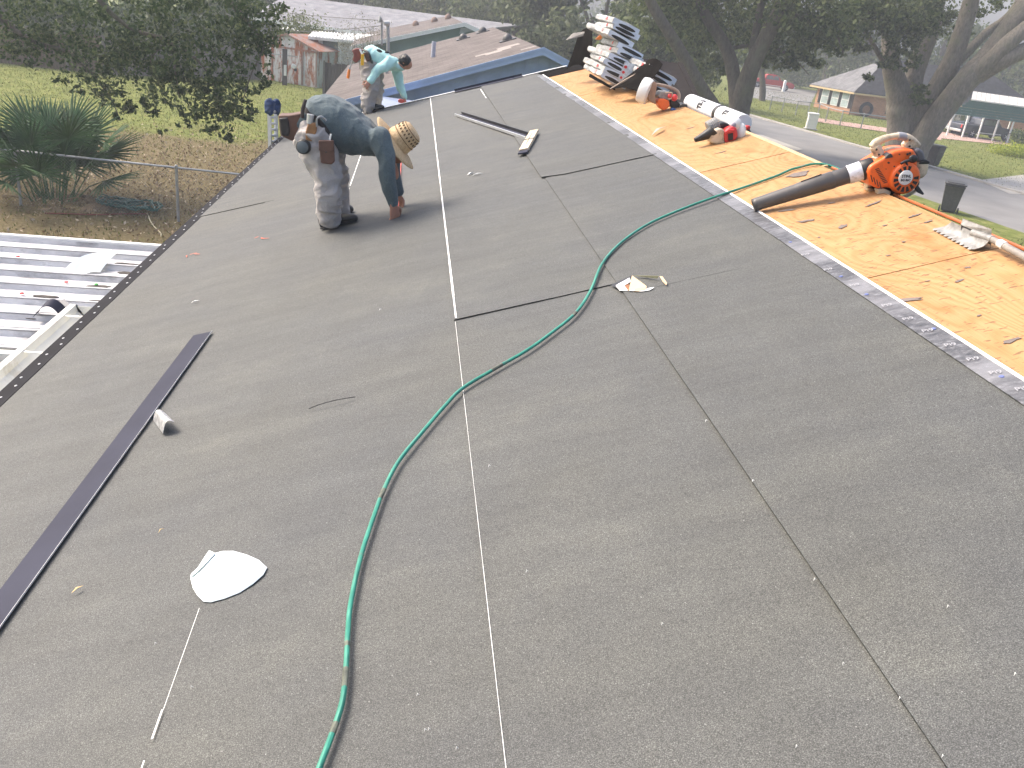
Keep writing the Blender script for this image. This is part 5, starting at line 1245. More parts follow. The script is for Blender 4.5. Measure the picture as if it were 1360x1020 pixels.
def on_slope(pk, hd, ac, tn, px, py):        # sight line onto the left roof slope
    n = (ac * -1 - Zv * tn).cross(hd); d = ray(px, py); t = (pk - CAM).dot(n) / d.dot(n); return CAM + d * t
bn = ((bac * -1 - Zv * btn).cross(bhd)).normalized(); bn = bn if bn.z > 0 else -bn
for px, py, w, h in ((655, 70, .5, .35), (668, 66, .5, .25), (675, 62, .7, .3), (702, 64, .45, .12), (640, 73, .4, .2)):
    p = on_slope(bp, bhd, bac, btn, px, py); mb = MB(); mb.box(p + bn * .004, (w, h * 2.2, .006), Matrix((bac * math.cos(.349) + Zv * math.sin(.349), bhd, bn)).transposed()); mb.build('worn_patch', simple('worn shingle patch', (.27, .24, .22), .9, .25, 20), brf, smooth=0)
for px, py in ((615, 52), (674, 54), (641, 43)):
    p = on_slope(bp, bhd, bac, btn, px, py); mb = MB(); mb.ball(p + Zv * .02, (.17, .17, .2), 14, 8); mb.box(p + Zv * .02, (.55, .5, .03), Matrix((bac * math.cos(.349) + Zv * math.sin(.349), bhd, bn)).transposed()); mb.build('roof_vent', DARKGREY, brf)
p = on_slope(bp, bhd, bac, btn, 575, 76); mb = MB(); mb.tube([p, p + Zv * .5], .08, 10); mb.build('vent_pipe', simple('pale vent pipe', (.4, .42, .5), .5, .1), brf)
# pale blue lean-to below the gable wall
q = [P(498, 165, 22.0), P(575, 150, 22.0), P(572, 136, 24.3), P(498, 127, 24.3)]
mb = MB(); mb.prism(q, (0, 0, -.05)); lean = mb.build('lean_to_roof', PALEBLUE, bh, smooth=0)
gp_ = P(617, 31, 47); gf = Z(596, 21, gp_.z)
gh, grf, ghd, gac, gtn = gable_house('green_house', 'grey-green gabled house with white trim behind the blue house', gp_, gf, math.radians(17), 5.6, 4.6, GREENW, WHITE, SH_BROWN)
for px, py in ((577, 29), (595, 25), (552, 34)):
    p = on_slope(gp_, ghd, gac, gtn, px, py); mb = MB(); mb.ball(p + Zv * .05, (.2, .2, .24), 10, 6); mb.build('roof_vent', simple('rusty vent', (.22, .15, .12), .8, .2), grf)
mb = MB(); a = P(608, 39, 46.9); mb.prism([P(610, 45, 47.2), P(628, 41, 47.2), P(628, 37, 47.2), P(612, 37, 47.2)], (0, -.04, 0)); mb.build('gable_vent', simple('grey louvre', (.3, .34, .34), .7, .1), gh, smooth=0)
# service mast beside the blue house
mp = P(516, 62, 30); mast = thing('service_mast', 'grey electrical service mast with a curved weatherhead behind the far worker', 'service mast', (mp.x, 30, 0))
mb = MB(); mb.tube([Vector((mp.x, 30, 0)), P(515.5, 62, 30), P(515, 34, 30)], .055, 10); mb.build('pipe', GALV, mast)
mb = MB(); tp = P(515, 34, 30); mb.tube([tp, tp + Vector((0, -.05, .08)), tp + Vector((-.12, -.08, .06))], [.07, .09, .06], 10); mb.build('weatherhead', GALV, mast)
mb = MB(); mb.tube([P(507, 60, 30.2), P(507, 28, 30.2)], .035, 8); mb.tube([P(507, 28, 30.2), P(505, 24, 30.1), P(503, 30, 30.1)], [.05, .06, .03], 8); mb.build('second_pipe', GALV, mast)
for nm, a, b, lab in (('utility_wire', P(505, 27, 30.1), P(250, -25, 60), 'upper thin dark service wire running left from the mast'), ('utility_wire', P(506, 34, 30.1), P(300, 18, 55), 'lower thin dark service wire running left from the mast')):
    mb = MB(); mb.tube([a.lerp(b, k / 12) + Vector((0, 0, -.5 * math.sin(math.pi * k / 12))) for k in range(13)], .011, 4); tag(mb.build(nm, BLACK), lab, 'wire', 'service wires')
# dark brown hip roof house beyond the bundles
q0_, q1_, q2_, q3_ = P(850, 77, 33), P(903, 84, 33), P(946, 172, 26), P(790, 190, 26)
hb = thing('brown_house', 'low house with a plain dark brown hip roof right behind the shingle bundles', 'house', (q3_.x + 3, 28, 0))
mb = MB(); mb.prism([q0_, q1_, q2_, q3_], (0, 0, -.1)); b0 = q1_ + Vector((2.0, 6.5, -2.4)); mb.prism([q1_ + Vector((.01, 0, 0)), q2_ + Vector((.01, 0, 0)), b0], (0, 0, -.1)); mb.prism([q0_ + Vector((0, .01, 0)), q1_ + Vector((0, .01, 0)), b0 + Vector((0, .01, 0)), q0_ + Vector((-3, 6.5, -2.4))], (0, 0, -.1)); mb.build('roof', SH_BROWN2, hb, smooth=0)
mb = MB(); mb.bar(q1_ + Zv * .02, q2_ + Zv * .02, .16, .05); mb.build('hip_cap', SH_BROWN2, hb, smooth=0)
wz_ = min(q2_.z, q3_.z) - .15
mb = MB(); mb.box(((q3_.x + q2_.x) / 2, 30.0, wz_ / 2), (q2_.x - q3_.x - .8, 6.5, wz_)); mb.build('wall', simple('tan wall', (.4, .34, .28), .9, .1), hb, smooth=0)

# ================================================================== brick house across the street
HC, HL = G(1128, 152), G(1066, 141); ld = (HL - HC); LLEN = ld.length; ld.normalize(); bd = Vector((ld.y, -ld.x, 0)); 
EH = at_base(HC, 1134, 121).z - gz(HC.x); 
hz = gz(HC.x) - .05
brick_h = thing('brick_house', 'orange brick house with grey hip roof and shuttered windows across the street', 'house', (HC.x, HC.y, hz))
bd = Vector((.995, -.08, 0)).normalized(); ld = Vector((-.40, .91, 0)).normalized()
BLEN = 19.0; h0_ = Vector((HC.x, HC.y, hz)); Hh = EH
mb = MB(); mb.prism([h0_, h0_ + bd * BLEN, h0_ + bd * BLEN + ld * LLEN, h0_ + ld * LLEN], Zv * Hh); bw = mb.build('wall', BRICK, brick_h, smooth=0)
ov = .5; E0 = h0_ - bd * ov - ld * ov + Zv * (Hh + .02); E1 = h0_ + bd * (BLEN + ov) - ld * ov + Zv * (Hh + .02); E2 = h0_ + bd * (BLEN + ov) + ld * (LLEN + ov) + Zv * (Hh + .02); E3 = h0_ - bd * ov + ld * (LLEN + ov) + Zv * (Hh + .02)
pt = P(1168, 77, (h0_ + bd * 4.5 + ld * LLEN / 2).y); rz_ = pt.z - (hz + Hh)
R0 = h0_ + bd * 4.3 + ld * LLEN / 2 + Zv * (Hh + rz_); R1 = h0_ + bd * (BLEN - 4.3) + ld * LLEN / 2 + Zv * (Hh + rz_)
for q, m_ in (([E0, E3, R0], SH_LIT), ([E0, R0, R1, E1], SH_SHADED), ([E1, R1, E2], SH_SHADED), ([E3, E2, R1, R0], SH_SHADED)):  # one roof: sunlit hip end coloured lighter, shaded planes coloured darker
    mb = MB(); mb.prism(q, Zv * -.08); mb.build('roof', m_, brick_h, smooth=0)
mb = MB()
for a, b in ((E0, E1), (E0, E3)): mb.bar(a - Zv * .16, b - Zv * .16, .04, .16)
mb.build('fascia', simple('cream fascia', (.6, .45, .25), .7, .05), brick_h, smooth=0)
mb = MB(); mb.bar(h0_ - bd * .05 - ld * .05, h0_ - bd * .05 - ld * .05 + Zv * Hh, .09, .09, (1, 0, 0)); mb.build('downpipe', simple('brown pipe', (.06, .04, .03), .6, .1), brick_h, smooth=0)
def hwindow(o, along, out, w, h, z, sh=.33):
    c = o + Zv * z
    mb = MB(); mb.prism([c - along * w / 2 - Zv * h / 2, c + along * w / 2 - Zv * h / 2, c + along * w / 2 + Zv * h / 2, c - along * w / 2 + Zv * h / 2], out * .05); f = mb.build('window', WHITE, brick_h, smooth=0)
    for sg in (-1, 1):
        cc = c + Zv * sg * h * .235 + out * .052; ww, hh_ = w * .41, h * .2
        mb = MB(); mb.prism([cc - along * ww - Zv * hh_, cc + along * ww - Zv * hh_, cc + along * ww + Zv * hh_, cc - along * ww + Zv * hh_], out * .01); mb.build('pane', BLIND, f, smooth=0)
    for sg in (-1, 1):
        cc = c + along * sg * (w / 2 + sh / 2 + .03); mb = MB(); mb.prism([cc - along * sh / 2 - Zv * h / 2, cc + along * sh / 2 - Zv * h / 2, cc + along * sh / 2 + Zv * h / 2, cc - along * sh / 2 + Zv * h / 2], out * .06); mb.build('shutter', BLACK, brick_h, smooth=0)
for px in (1082, 1099, 1116):
    k = (px - 1066) / (1128 - 1066); o = h0_ + ld * LLEN * (1 - k); hwindow(o, ld, -bd, .95, 1.45, Hh * .60)
hwindow(h0_ + bd * 4.4, bd, -ld, 1.1, 1.5, Hh * .56)
hwindow(h0_ + bd * 11.5, bd, -ld, 1.1, 1.5, Hh * .56)
# round black thing leaning on the wall
ty = G(1144, 156); tt = thing('tyre', 'black tyre leaning on the brick wall of the house across the street', 'tyre', tuple(ty)); tc = h0_ + bd * 1.25 - ld * .35 + Zv * .72
mb = MB(); mb.tube([tc + (bd * math.cos(a) + Zv * math.sin(a)) * .55 for a in np.linspace(0, 2 * math.pi, 20)], .16, 8, cap=False); mb.build('tread', RUBBER, tt)

# carport with vehicles
CA = G(1257, 180); CB = G(1337, 190); cdv = (CB - CA); CL = cdv.length; cdv.normalize(); cn = Vector((cdv.y, -cdv.x, 0)); cn = cn if cn.y < 0 else -cn
cp = thing('carport', 'metal carport with green siding gable and white posts across the street', 'carport', tuple(CA))
ch = at_base(CA, 1265, 150).z - CA.z; cz = CA.z
cex = cdv * (CL * 1.35); cdp = Vector((CA.x, CA.y, 0)).normalized()
for k in range(5):
    b = CA + cdv * CL * k / 4; mb = MB(); mb.box(b + Zv * ch / 2, (.11, .11, ch)); mb.build('post', WHITE, cp, smooth=0)
    if k > 1: b = b + cdp * 5; mb = MB(); mb.box(b + Zv * ch / 2, (.11, .11, ch)); mb.build('post', WHITE, cp, smooth=0)
gtop = P(1284, 131, CA.y).z - cz
nb = 6
for k in range(nb):
    z0, z1 = ch - .05 + (gtop - ch) * k / nb, ch - .05 + (gtop - ch) * (k + 1) / nb - .015
    a = CA + cdv * (.25 * k - .1) + cn * .03; mb = MB(); mb.prism([a + Zv * z0 + cn * .03, a + cex + Zv * z0 + cn * .03, a + cex + Zv * z1, a + Zv * z1], -cn * .03); mb.build('siding_board', GREENMET, cp, smooth=0)
rb_ = CA + cdv * 1.3 + cn * .1 + Zv * (gtop + .0); up_ = cdp * 5 + Zv * .55
n_ = 18
for k in range(n_):
    a = rb_ + cex * 1.02 * k / n_; b = rb_ + cex * 1.02 * (k + .93) / n_; mb = MB(); mb.prism([a, b, b + up_, a + up_], Zv * -.04); mb.build('roof_sheet', simple('pale roof sheet', (.58, .55, .5), .5, .06), cp, smooth=0)
mb = MB(); mb.bar(rb_ + cn * .02 + Zv * -.02, rb_ + cn * .02 + cex * 1.02 + Zv * -.02, .05, .10); mb.build('eave_trim', WHITE, cp, smooth=0)
def pickup(name, label, loc, yaw, paint, L=5.6, cab=(.30, .62), suv=False):
    R = Matrix.Rotation(yaw, 3, 'Z'); t = thing(name, label, 'pickup truck' if not suv else 'car', loc, None, R); M = t.matrix_basis
    def W(x, y, z): return M @ Vector((x, y, z))
    W_ = .95; h = L / 2
    prof = [(-h, .5), (-h, .95), (-h + .05, 1.12), (-h + L * .33, 1.12), (-h + L * .34, 1.12), (-h + L * .68, 1.12), (-h + L * .72, 1.10), (h - .25, 1.0), (h - .03, .85), (h, .5), (h - .2, .38), (-h + .2, .38)]
    mb = MB(); mb.prism([W(x, -W_, z) for x, z in prof], R @ Vector((0, 2 * W_, 0))); mb.build('body', paint, t, bevel=.06, seg=3)
    c0, c1 = -h + L * (.33 if not suv else .04), -h + L * .70
    cabp = [(c0, 1.11), (c0 + .12, 1.62), (c0 + .3, 1.76), (c1 - .75, 1.76), (c1 - .5, 1.68), (c1 + .1, 1.10)]
    mb = MB(); mb.prism([W(x, -W_ * .86, z) for x, z in cabp], R @ Vector((0, 1.72 * W_, 0))); mb.build('cab', paint, t, bevel=.06, seg=3)
    for sg in (-1, 1):
        for a, b in ((c0 + .22, c0 + .22 + (c1 - c0) * .38), (c0 + .30 + (c1 - c0) * .38, c1 - .45)):
            yy = sg * (W_ * .86 + .004); mb = MB(); mb.prism([W(a, yy, 1.18), W(b + .15, yy, 1.18), W(b - .05, yy, 1.64), W(a + .06, yy, 1.64)], R @ Vector((0, sg * .01, 0))); mb.build('side_window', GLASS, t, smooth=0)
    for x in (-h + L * .2, h - L * .19):
        for sg in (-1, 1):
            mb = MB(); mb.lathe([(.2, -.11), (.37, -.11), (.39, -.06), (.39, .06), (.37, .11), (.2, .11)], W(x, sg * (W_ - .08), .39), R @ Vector((0, 1, 0)), 20); wh_ = mb.build('wheel', RUBBER, t)
            mb = MB(); mb.lathe([(.02, .0), (.22, .005), (.24, .02)], W(x, sg * (W_ + .03), .39), R @ Vector((0, -sg, 0)), 14); 
            for q in range(5):
                a = q * 1.2566; d = R @ Vector((math.cos(a), 0, math.sin(a))); cc = W(x, sg * (W_ + .035), .39); mb.bar(cc, cc + d * .22, .05, .02, R @ Vector((0, 1, 0)))
            mb.build('rim', ALU, wh_)
    for sg in (-1, 1):
        mb = MB(); mb.box(W(-h - .005, sg * W_ * .86, .92), (.05, .16, .28), R); mb.build('tail_light', RED, t, smooth=0)
        mb = MB(); mb.box(W(h - .06, sg * W_ * .74, .78), (.08, .34, .16), R); mb.build('headlight', GLASS, t, smooth=0)
    for xb in (-h - .06, h + .02): mb = MB(); mb.box(W(xb, 0, .51), (.14, 1.85, .21), R); mb.build('bumper', ALU, t, bevel=.03)
    for yb in (W_ + .005, -W_ - .005): mb = MB(); mb.box(W(0, yb, .5), (L * .42, .03, .08), R); mb.build('side_trim', ALU, t, smooth=0)
    return t
mid = G(1305, 184); loc = CA + cdv * CL * .56 + cdp * 2.0; yaw = math.atan2(cdv.y, cdv.x)
pickup('pickup_truck', 'dark blue-grey pickup parked under the green-sided carport', (loc.x, loc.y, gz(loc.x) + .05), yaw, CARPAINT, 6.0)
loc2 = CA + cdv * .2 + cdp * 6.0; pickup('car', 'pale silver car partly hidden behind the carport corner post', (loc2.x, loc2.y, gz(loc2.x)), yaw + .5, simple('silver paint', (.5, .5, .52), .3, .05, 2, metal=.3), 4.4, suv=True)
rt = G(1022, 118); pickup('pickup_truck', 'red pickup truck parked on the far cross street', (rt.x, rt.y, gz(rt.x)), -.25, REDPAINT, 5.8)
wp = G(1025, 119.5); mb = MB(); mb.box((wp.x + .6, wp.y - 2.2, gz(wp.x) + .7), (.28, .28, 1.3)); mb.ball((wp.x + .6, wp.y - 2.2, gz(wp.x) + 1.36), (.16, .16, .1), 8, 6); tag(mb.build('marker_post', WHITE), 'small white post in front of the red pickup truck', 'post')
# white utility box
ub = G(1076, 172); u_h = at_base(ub, 1083, 150).z - ub.z; t = thing('utility_box', 'white utility pedestal standing on the lawn by the chain-link fence', 'utility box', tuple(ub), None, Matrix.Rotation(-.3, 3, 'Z'))
mb = MB(); mb.box(ub + Zv * u_h / 2, (.72, .55, u_h), Matrix.Rotation(-.3, 3, 'Z')); mb.build('cabinet', WHITE, t, bevel=.05); mb = MB(); mb.box(ub + Zv * (u_h * .93), (.77, .6, u_h * .12), Matrix.Rotation(-.3, 3, 'Z')); mb.build('lid', WHITE, t, bevel=.03); mb = MB(); mb.box(ub + Zv * .04, (.95, .8, .08), Matrix.Rotation(-.3, 3, 'Z')); mb.build('plinth', CONC, t, smooth=0)
mb = MB(); mb.box(ub + Zv * (u_h * .72) + Vector((.12, -.30, 0)), (.16, .02, .06), Matrix.Rotation(-.3, 3, 'Z')); mb.build('latch', DARKGREY, t, smooth=0)
# chain link fence across the street
fp = [G(x, y) for x, y in ((1022, 146), (1038, 149), (1056, 153), (1072, 154), (1085, 156), (1096, 162), (1115, 167), (1143, 171), (1182, 176))]
chain_fence('chain_link_fence', 'sagging chain-link fence along the lawn of the brick house', [tuple(p) for p in fp], 1.15, .16, .05, wire=.003)

# wheeled bins
def bin_(label, px, py, yaw):
    b = G(px, py); R = Matrix.Rotation(yaw, 3, 'Z'); t = thing('wheeled_bin', label, 'wheeled bin', tuple(b), 'wheeled bins by the street', R); M = t.matrix_basis; S = 1.16
    def W(x, y, z): return M @ Vector((x * S, y * S, z * S))
    mb = MB(); lo = [(-.24, -.28), (.24, -.28), (.24, .28), (-.24, .28)]; hi = [(-.33, -.38), (.33, -.38), (.33, .38), (-.33, .38)]
    vs = [W(x, y, .05) for x, y in lo] + [W(x, y, .98) for x, y in hi]; mb.add(vs, [(3, 2, 1, 0), (4, 5, 6, 7), (0, 1, 5, 4), (1, 2, 6, 5), (2, 3, 7, 6), (3, 0, 4, 7)]); mb.build('tub', DARKGREY, t, bevel=.03)
    mb = MB(); mb.prism([W(-.36, -.42, .985), W(.36, -.42, .985), W(.36, .42, .985), W(-.36, .42, .985)], Vector((0, 0, .05))); mb.prism([W(-.28, -.34, 1.03), W(.28, -.34, 1.03), W(.28, .34, 1.03), W(-.28, .34, 1.03)], Vector((0, 0, .04))); mb.build('lid', DARKGREY, t, bevel=.02)
    mb = MB(); mb.tube([W(-.33, .43, .93), W(.33, .43, .93)], .025, 8); mb.build('handle', BLACK, t)
    for sg in (-1, 1):
        mb = MB(); mb.lathe([(.02, -.03), (.13, -.03), (.13, .03), (.02, .03)], W(sg * .30, .30, .12), R @ Vector((1, 0, 0)), 16); mb.build('wheel', RUBBER, t)
    mb = MB(); mb.prism([W(-.2, -.372, .72), W(.2, -.372, .72), W(.2, -.380, .80), W(-.2, -.380, .80)], R @ Vector((0, -.004, 0))); mb.build('panel', simple('faded panel', (.09, .09, .09), .6, .1), t, smooth=0)
    return t
bin_('dark grey wheeled bin on the near verge, right of the orange leaf blower', 1258, 281, -.55 + math.pi)
bin_('dark grey wheeled bin across the street behind the orange leaf blower', 1236, 220, .5)
bb_ = G(1350, 208); bush('shrub', 'bright lime green shrub bed in front of the carport', (bb_.x, bb_.y, gz(bb_.x) + .35), (2.3, 1.1, .5), 5000, .13, LIMELEAF, 12, 6, 'shrub')
bb_ = G(1352, 197); bush('shrub', 'dark green spiky shrub behind the lime green shrub bed', (bb_.x, bb_.y, gz(bb_.x) + .8), (.9, .8, .8), 1500, .22, OAKLEAF2, 13, 6, 'shrub')

# ================================================================== trees
def tree(name, label, base, limbs, clumps, leafmat, barkmat, n_seed, size, elong=1.9, group=None, spread=.17, sub=26):
    """limbs: list of (points, radii); clumps: (centre, radii, count)"""
    t = thing(name, label, 'tree', tuple(base), group)
    first = True
    for pts, rr in limbs:
        sp = smooth_path(pts, 5); k = len(sp); rad = [np.interp(i / (k - 1), np.linspace(0, 1, len(rr)), rr) for i in range(k)]
        rad = [a * (1 + .10 * noise.noise(Vector((i * .6, a * 9, n_seed)))) for i, a in enumerate(rad)]
        mb = MB(); mb.tube(sp, rad, 14 if rad[0] > .2 else 7); mb.build('trunk' if first else 'limb', barkmat, t, smooth=80); first = False
    if clumps: leaf_mesh('crown', clump_pts(clumps, n_seed, sub, spread), size, leafmat, t, n_seed, elong)
    return t
def V(px, py, y): return P(px, py, y)
# -- near oak on the left, its trunk outside the frame
ob = Vector((-15.5, 25.5, 0))
lim = [([ob, ob + Vector((.3, -.1, 2.2)), ob + Vector((1.2, -.3, 4.6)), ob + Vector((2.4, -.4, 7.0)), ob + Vector((3, 0, 10))], [.55, .45, .36, .26, .12]),
       ([ob + Vector((.6, -.2, 3.2)), Vector((-12.2, 24.6, 5.6)), Vector((-9.2, 23.6, 6.6)), Vector((-6.3, 22.8, 6.4)), V(330, 30, 22)], [.28, .21, .15, .10, .05]),
       ([Vector((-9.2, 23.6, 6.6)), V(150, 20, 23), V(225, 55, 22.5), V(232, 90, 22), V(238, 130, 21.6)], [.09, .055, .035, .022, .012]),
       ([Vector((-12.2, 24.6, 5.6)), V(20, 40, 24), V(90, 70, 23.5), V(140, 120, 23), V(160, 160, 22.8)], [.10, .06, .04, .02, .01]),
       ([V(225, 55, 22.5), V(262, 80, 22), V(285, 115, 21.8), V(292, 160, 21.6)], [.035, .025, .016, .008]),
       ([V(330, 30, 22), V(350, 60, 21.6), V(335, 95, 21.4), V(320, 140, 21.3)], [.04, .025, .016, .008]),
       ([V(225, 55, 22.5), V(200, 80, 22.5), V(215, 120, 22.4)], [.025, .014, .007]),
       ([ob + Vector((1.2, -.3, 4.6)), ob + Vector((-2, -1, 7)), ob + Vector((-4, -2, 9))], [.2, .12, .05])]
def cl(px, py, y, r, n): return (tuple(V(px, py, y)), r, n)
FRAC = .38
cls = [cl(15, 20, 24, (1.5, 1.2, .9), 2600), cl(70, 25, 24, (1.3, 1.0, .8), 2600), cl(120, 45, 23.5, (1.2, 1, .9), 3000), cl(55, 65, 24, (1.1, .8, .45), 1500), cl(180, 25, 23, (1.2, 1, .8), 2800),
       cl(170, 75, 23, (.9, .9, .7), 2500), cl(130, 90, 23, (.9, .8, .5), 1900), cl(215, 70, 22.5, (.9, .8, .8), 2500), cl(235, 20, 22.5, (1.1, 1, .8), 2800), cl(290, 15, 22, (1.0, 1, .7), 2600), cl(335, 20, 21.8, (.75, .8, .7), 2200),
       cl(225, 115, 22.2, (.7, .7, .45), 1700), cl(265, 85, 22, (.8, .8, .6), 1900), cl(318, 70, 21.7, (.7, .7, .5), 1500), cl(150, 130, 22.9, (.5, .5, .35), 700), cl(185, 140, 22.8, (.5, .5, .3), 600),
       cl(262, 130, 21.8, (.65, .6, .5), 1700), cl(300, 125, 21.5, (.65, .6, .5), 1800), cl(285, 160, 21.6, (.5, .5, .4), 1100), cl(322, 150, 21.4, (.4, .4, .35), 700), cl(240, 160, 21.7, (.25, .3, .22), 250), cl(352, 45, 21.6, (.45, .5, .5), 900),
       cl(100, 112, 23.2, (.45, .4, .25), 350), cl(155, 160, 22.8, (.3, .3, .15), 160), cl(300, 183, 21.6, (.22, .22, .18), 200), cl(215, 172, 22, (.14, .14, .1), 60), cl(345, 105, 21.3, (.3, .3, .35), 450),
       cl(0, 60, 24, (1.0, .8, .5), 1100), cl(-80, 20, 24.5, (2, 1.6, 1.4), 3000), ((-13, 25, 9.2), (3, 2.6, 1.8), 4000), ((-9, 24, 8.8), (2.6, 2.4, 1.3), 4000), ((-5.5, 23, 8.2), (2.2, 2, 1.1), 3000), ((-17, 24, 7), (2.5, 2, 2), 3000)]
cls = [(c, r_, int(n * FRAC) if c[2] < 7.4 else n) for c, r_, n in cls]
tree('oak_tree', 'live oak whose dark hanging branches fill the upper left over the yard', ob, lim, cls, OAKLEAF, BARK, 11, .115, 2.0, spread=.13, sub=18)
# -- oak left of the street, behind the white roll
b = G(978, 196); yy = b.y
t1 = [([b + Vector((0, 0, -.2)), V(979, 165, yy), V(984, 135, yy), V(1000, 85, yy - .5), V(1030, 25, yy - 1), V(1062, -40, yy - 1.5)], [.68, .58, .56, .44, .36, .26]),
      ([V(980, 150, yy), V(975, 105, yy + .3), V(965, 65, yy + .6), V(935, 15, yy + 1), V(912, -50, yy + 1)], [.42, .38, .32, .28, .2]),
      ([V(967, 178, yy), V(950, 145, yy - .5), V(928, 112, yy - 1), V(905, 70, yy - 1.4), V(868, 10, yy - 2), V(846, -40, yy - 2)], [.42, .36, .34, .30, .25, .18]),
      ([V(998, 88, yy - .5), V(1003, 45, yy), V(1012, 0, yy), V(1015, -40, yy)], [.25, .2, .17, .12]),
      ([V(1030, 25, yy - 1), V(1070, 20, yy - 2), V(1105, 35, yy - 2.5), V(1120, 70, yy - 2.5)], [.14, .09, .06, .03]),
      ([V(965, 65, yy + .6), V(1015, 60, yy + 2), V(1050, 75, yy + 3), V(1075, 100, yy + 3)], [.12, .09, .05, .02])]
c1 = [cl(905, -15, yy + 1, (2.2, 2, 1.2), 2600), cl(960, 20, yy + 2, (2.2, 2, 1.4), 3000), cl(1010, 40, yy + 3, (1.8, 2, 1.3), 2600), cl(1050, 48, yy + 3, (1.9, 1.8, 1.1), 2200), cl(1095, 45, yy - 2, (1.9, 1.8, 1.0), 2000), cl(1085, 20, yy - 2, (2.2, 2, 1.3), 3000),
      cl(1045, 82, yy + 3, (1.1, 1.0, .5), 600), cl(1078, 80, yy + 3, (.9, 1.0, .4), 420), cl(1015, 80, yy + 4, (.7, .8, .5), 400), cl(940, 85, yy + 4, (1.2, 1.2, 1.1), 1400), cl(920, 45, yy + 4, (1.6, 1.5, 1.2), 2000), cl(870, 20, yy, (1.8, 1.6, 1.3), 2200),
      cl(985, -40, yy, (4, 3.5, 2), 4000), cl(1075, -40, yy - 1, (4, 3.5, 2), 4000), cl(890, -60, yy, (4, 3.5, 2), 3000)]
c1 = [(c, r_, int(n * .6)) for c, r_, n in c1]
tree('oak_tree', 'forked oak with dark trunk and shaded crown between the bundles and the street', b, t1, c1, OAKLEAF2, BARK, 12, .26, 1.7)
# -- big multi-stemmed oak across the street
b = G(1186, 214); yy = b.y
t2 = [([b + Vector((0, 0, -.3)), V(1196, 200, yy), V(1197, 170, yy), V(1197, 140, yy), V(1190, 112, yy), V(1184, 85, yy), V(1181, 40, yy + .5), V(1180, -30, yy + 1)], [1.05, .92, .84, .82, .62, .5, .42, .3]),
      ([V(1204, 190, yy + .2), V(1206, 150, yy + .2), V(1210, 115, yy + .3), V(1222, 75, yy + .5), V(1240, 30, yy + .8), V(1250, -30, yy + 1)], [.7, .66, .6, .52, .45, .32]),
      ([V(1206, 185, yy - .1), V(1226, 148, yy - .5), V(1247, 111, yy - .8), V(1263, 84, yy - 1), V(1277, 45, yy - 1), V(1290, 0, yy - 1), V(1296, -40, yy - 1)], [.62, .55, .5, .5, .46, .42, .34]),
      ([V(1206, 222, yy - .5), V(1224, 186, yy - 1), V(1250, 149, yy - 1.5), V(1281, 110, yy - 2), V(1318, 68, yy - 2), V(1352, 22, yy - 2), V(1400, -40, yy - 2)], [.8, .70, .66, .64, .58, .54, .44]),
      ([V(1285, 108, yy - 2), V(1312, 84, yy - 2.6), V(1345, 52, yy - 3), V(1392, 14, yy - 3)], [.46, .44, .42, .36]),
      ([V(1263, 90, yy - 1), V(1288, 66, yy - .5), V(1312, 42, yy), V(1340, 20, yy), V(1365, -20, yy)], [.3, .27, .24, .2, .14]),
      ([V(1300, 100, yy - 2), V(1340, 76, yy - 3), V(1385, 58, yy - 3)], [.46, .44, .38]),
      ([V(1186, 100, yy), V(1166, 70, yy - .5), V(1148, 40, yy - 1), V(1120, 10, yy - 1)], [.2, .14, .1, .05])]
c2 = [cl(1145, 15, yy - 1.5, (1.6, 1.4, 1.1), 3000), cl(1130, 42, yy - 1.5, (1.1, 1.1, .8), 1500), cl(1175, 20, yy - 2, (1.6, 1.4, 1.2), 3000), cl(1205, 30, yy - 2, (1.5, 1.3, 1.2), 3000), cl(1200, 58, yy - 2, (.9, .9, .7), 900), cl(1213, 82, yy - 1.6, (.6, .5, .5), 420), cl(1145, 62, yy - 1.5, (.6, .6, .4), 420),
      cl(1230, 20, yy - 1.5, (1.2, 1.2, 1), 2000), cl(1222, 125, yy - 1.4, (.7, .6, .6), 550), cl(1180, 85, yy - 1.6, (.6, .5, .5), 500), cl(1155, 100, yy - 1.4, (.35, .3, .3), 180), cl(1262, 30, yy + 1, (.9, 1, .9), 900), cl(1300, 14, yy + 1.5, (1.2, 1.0, .5), 500), cl(1335, 2, yy + 1.5, (1.2, 1.0, .5), 450),
      cl(1275, 45, yy + 2, (.8, .8, .6), 500), cl(1180, -45, yy, (4, 4, 2.2), 4500), cl(1260, -45, yy, (4, 4, 2), 3500), cl(1340, -60, yy, (4, 4, 2), 1800)]
c2 = [(c, r_, int(n * .68)) for c, r_, n in c2]
tree('oak_tree', 'massive many-stemmed oak with leaning limbs behind the orange leaf blower', b, t2, c2, OAKLEAF2, BARK2, 13, .21, 1.7)

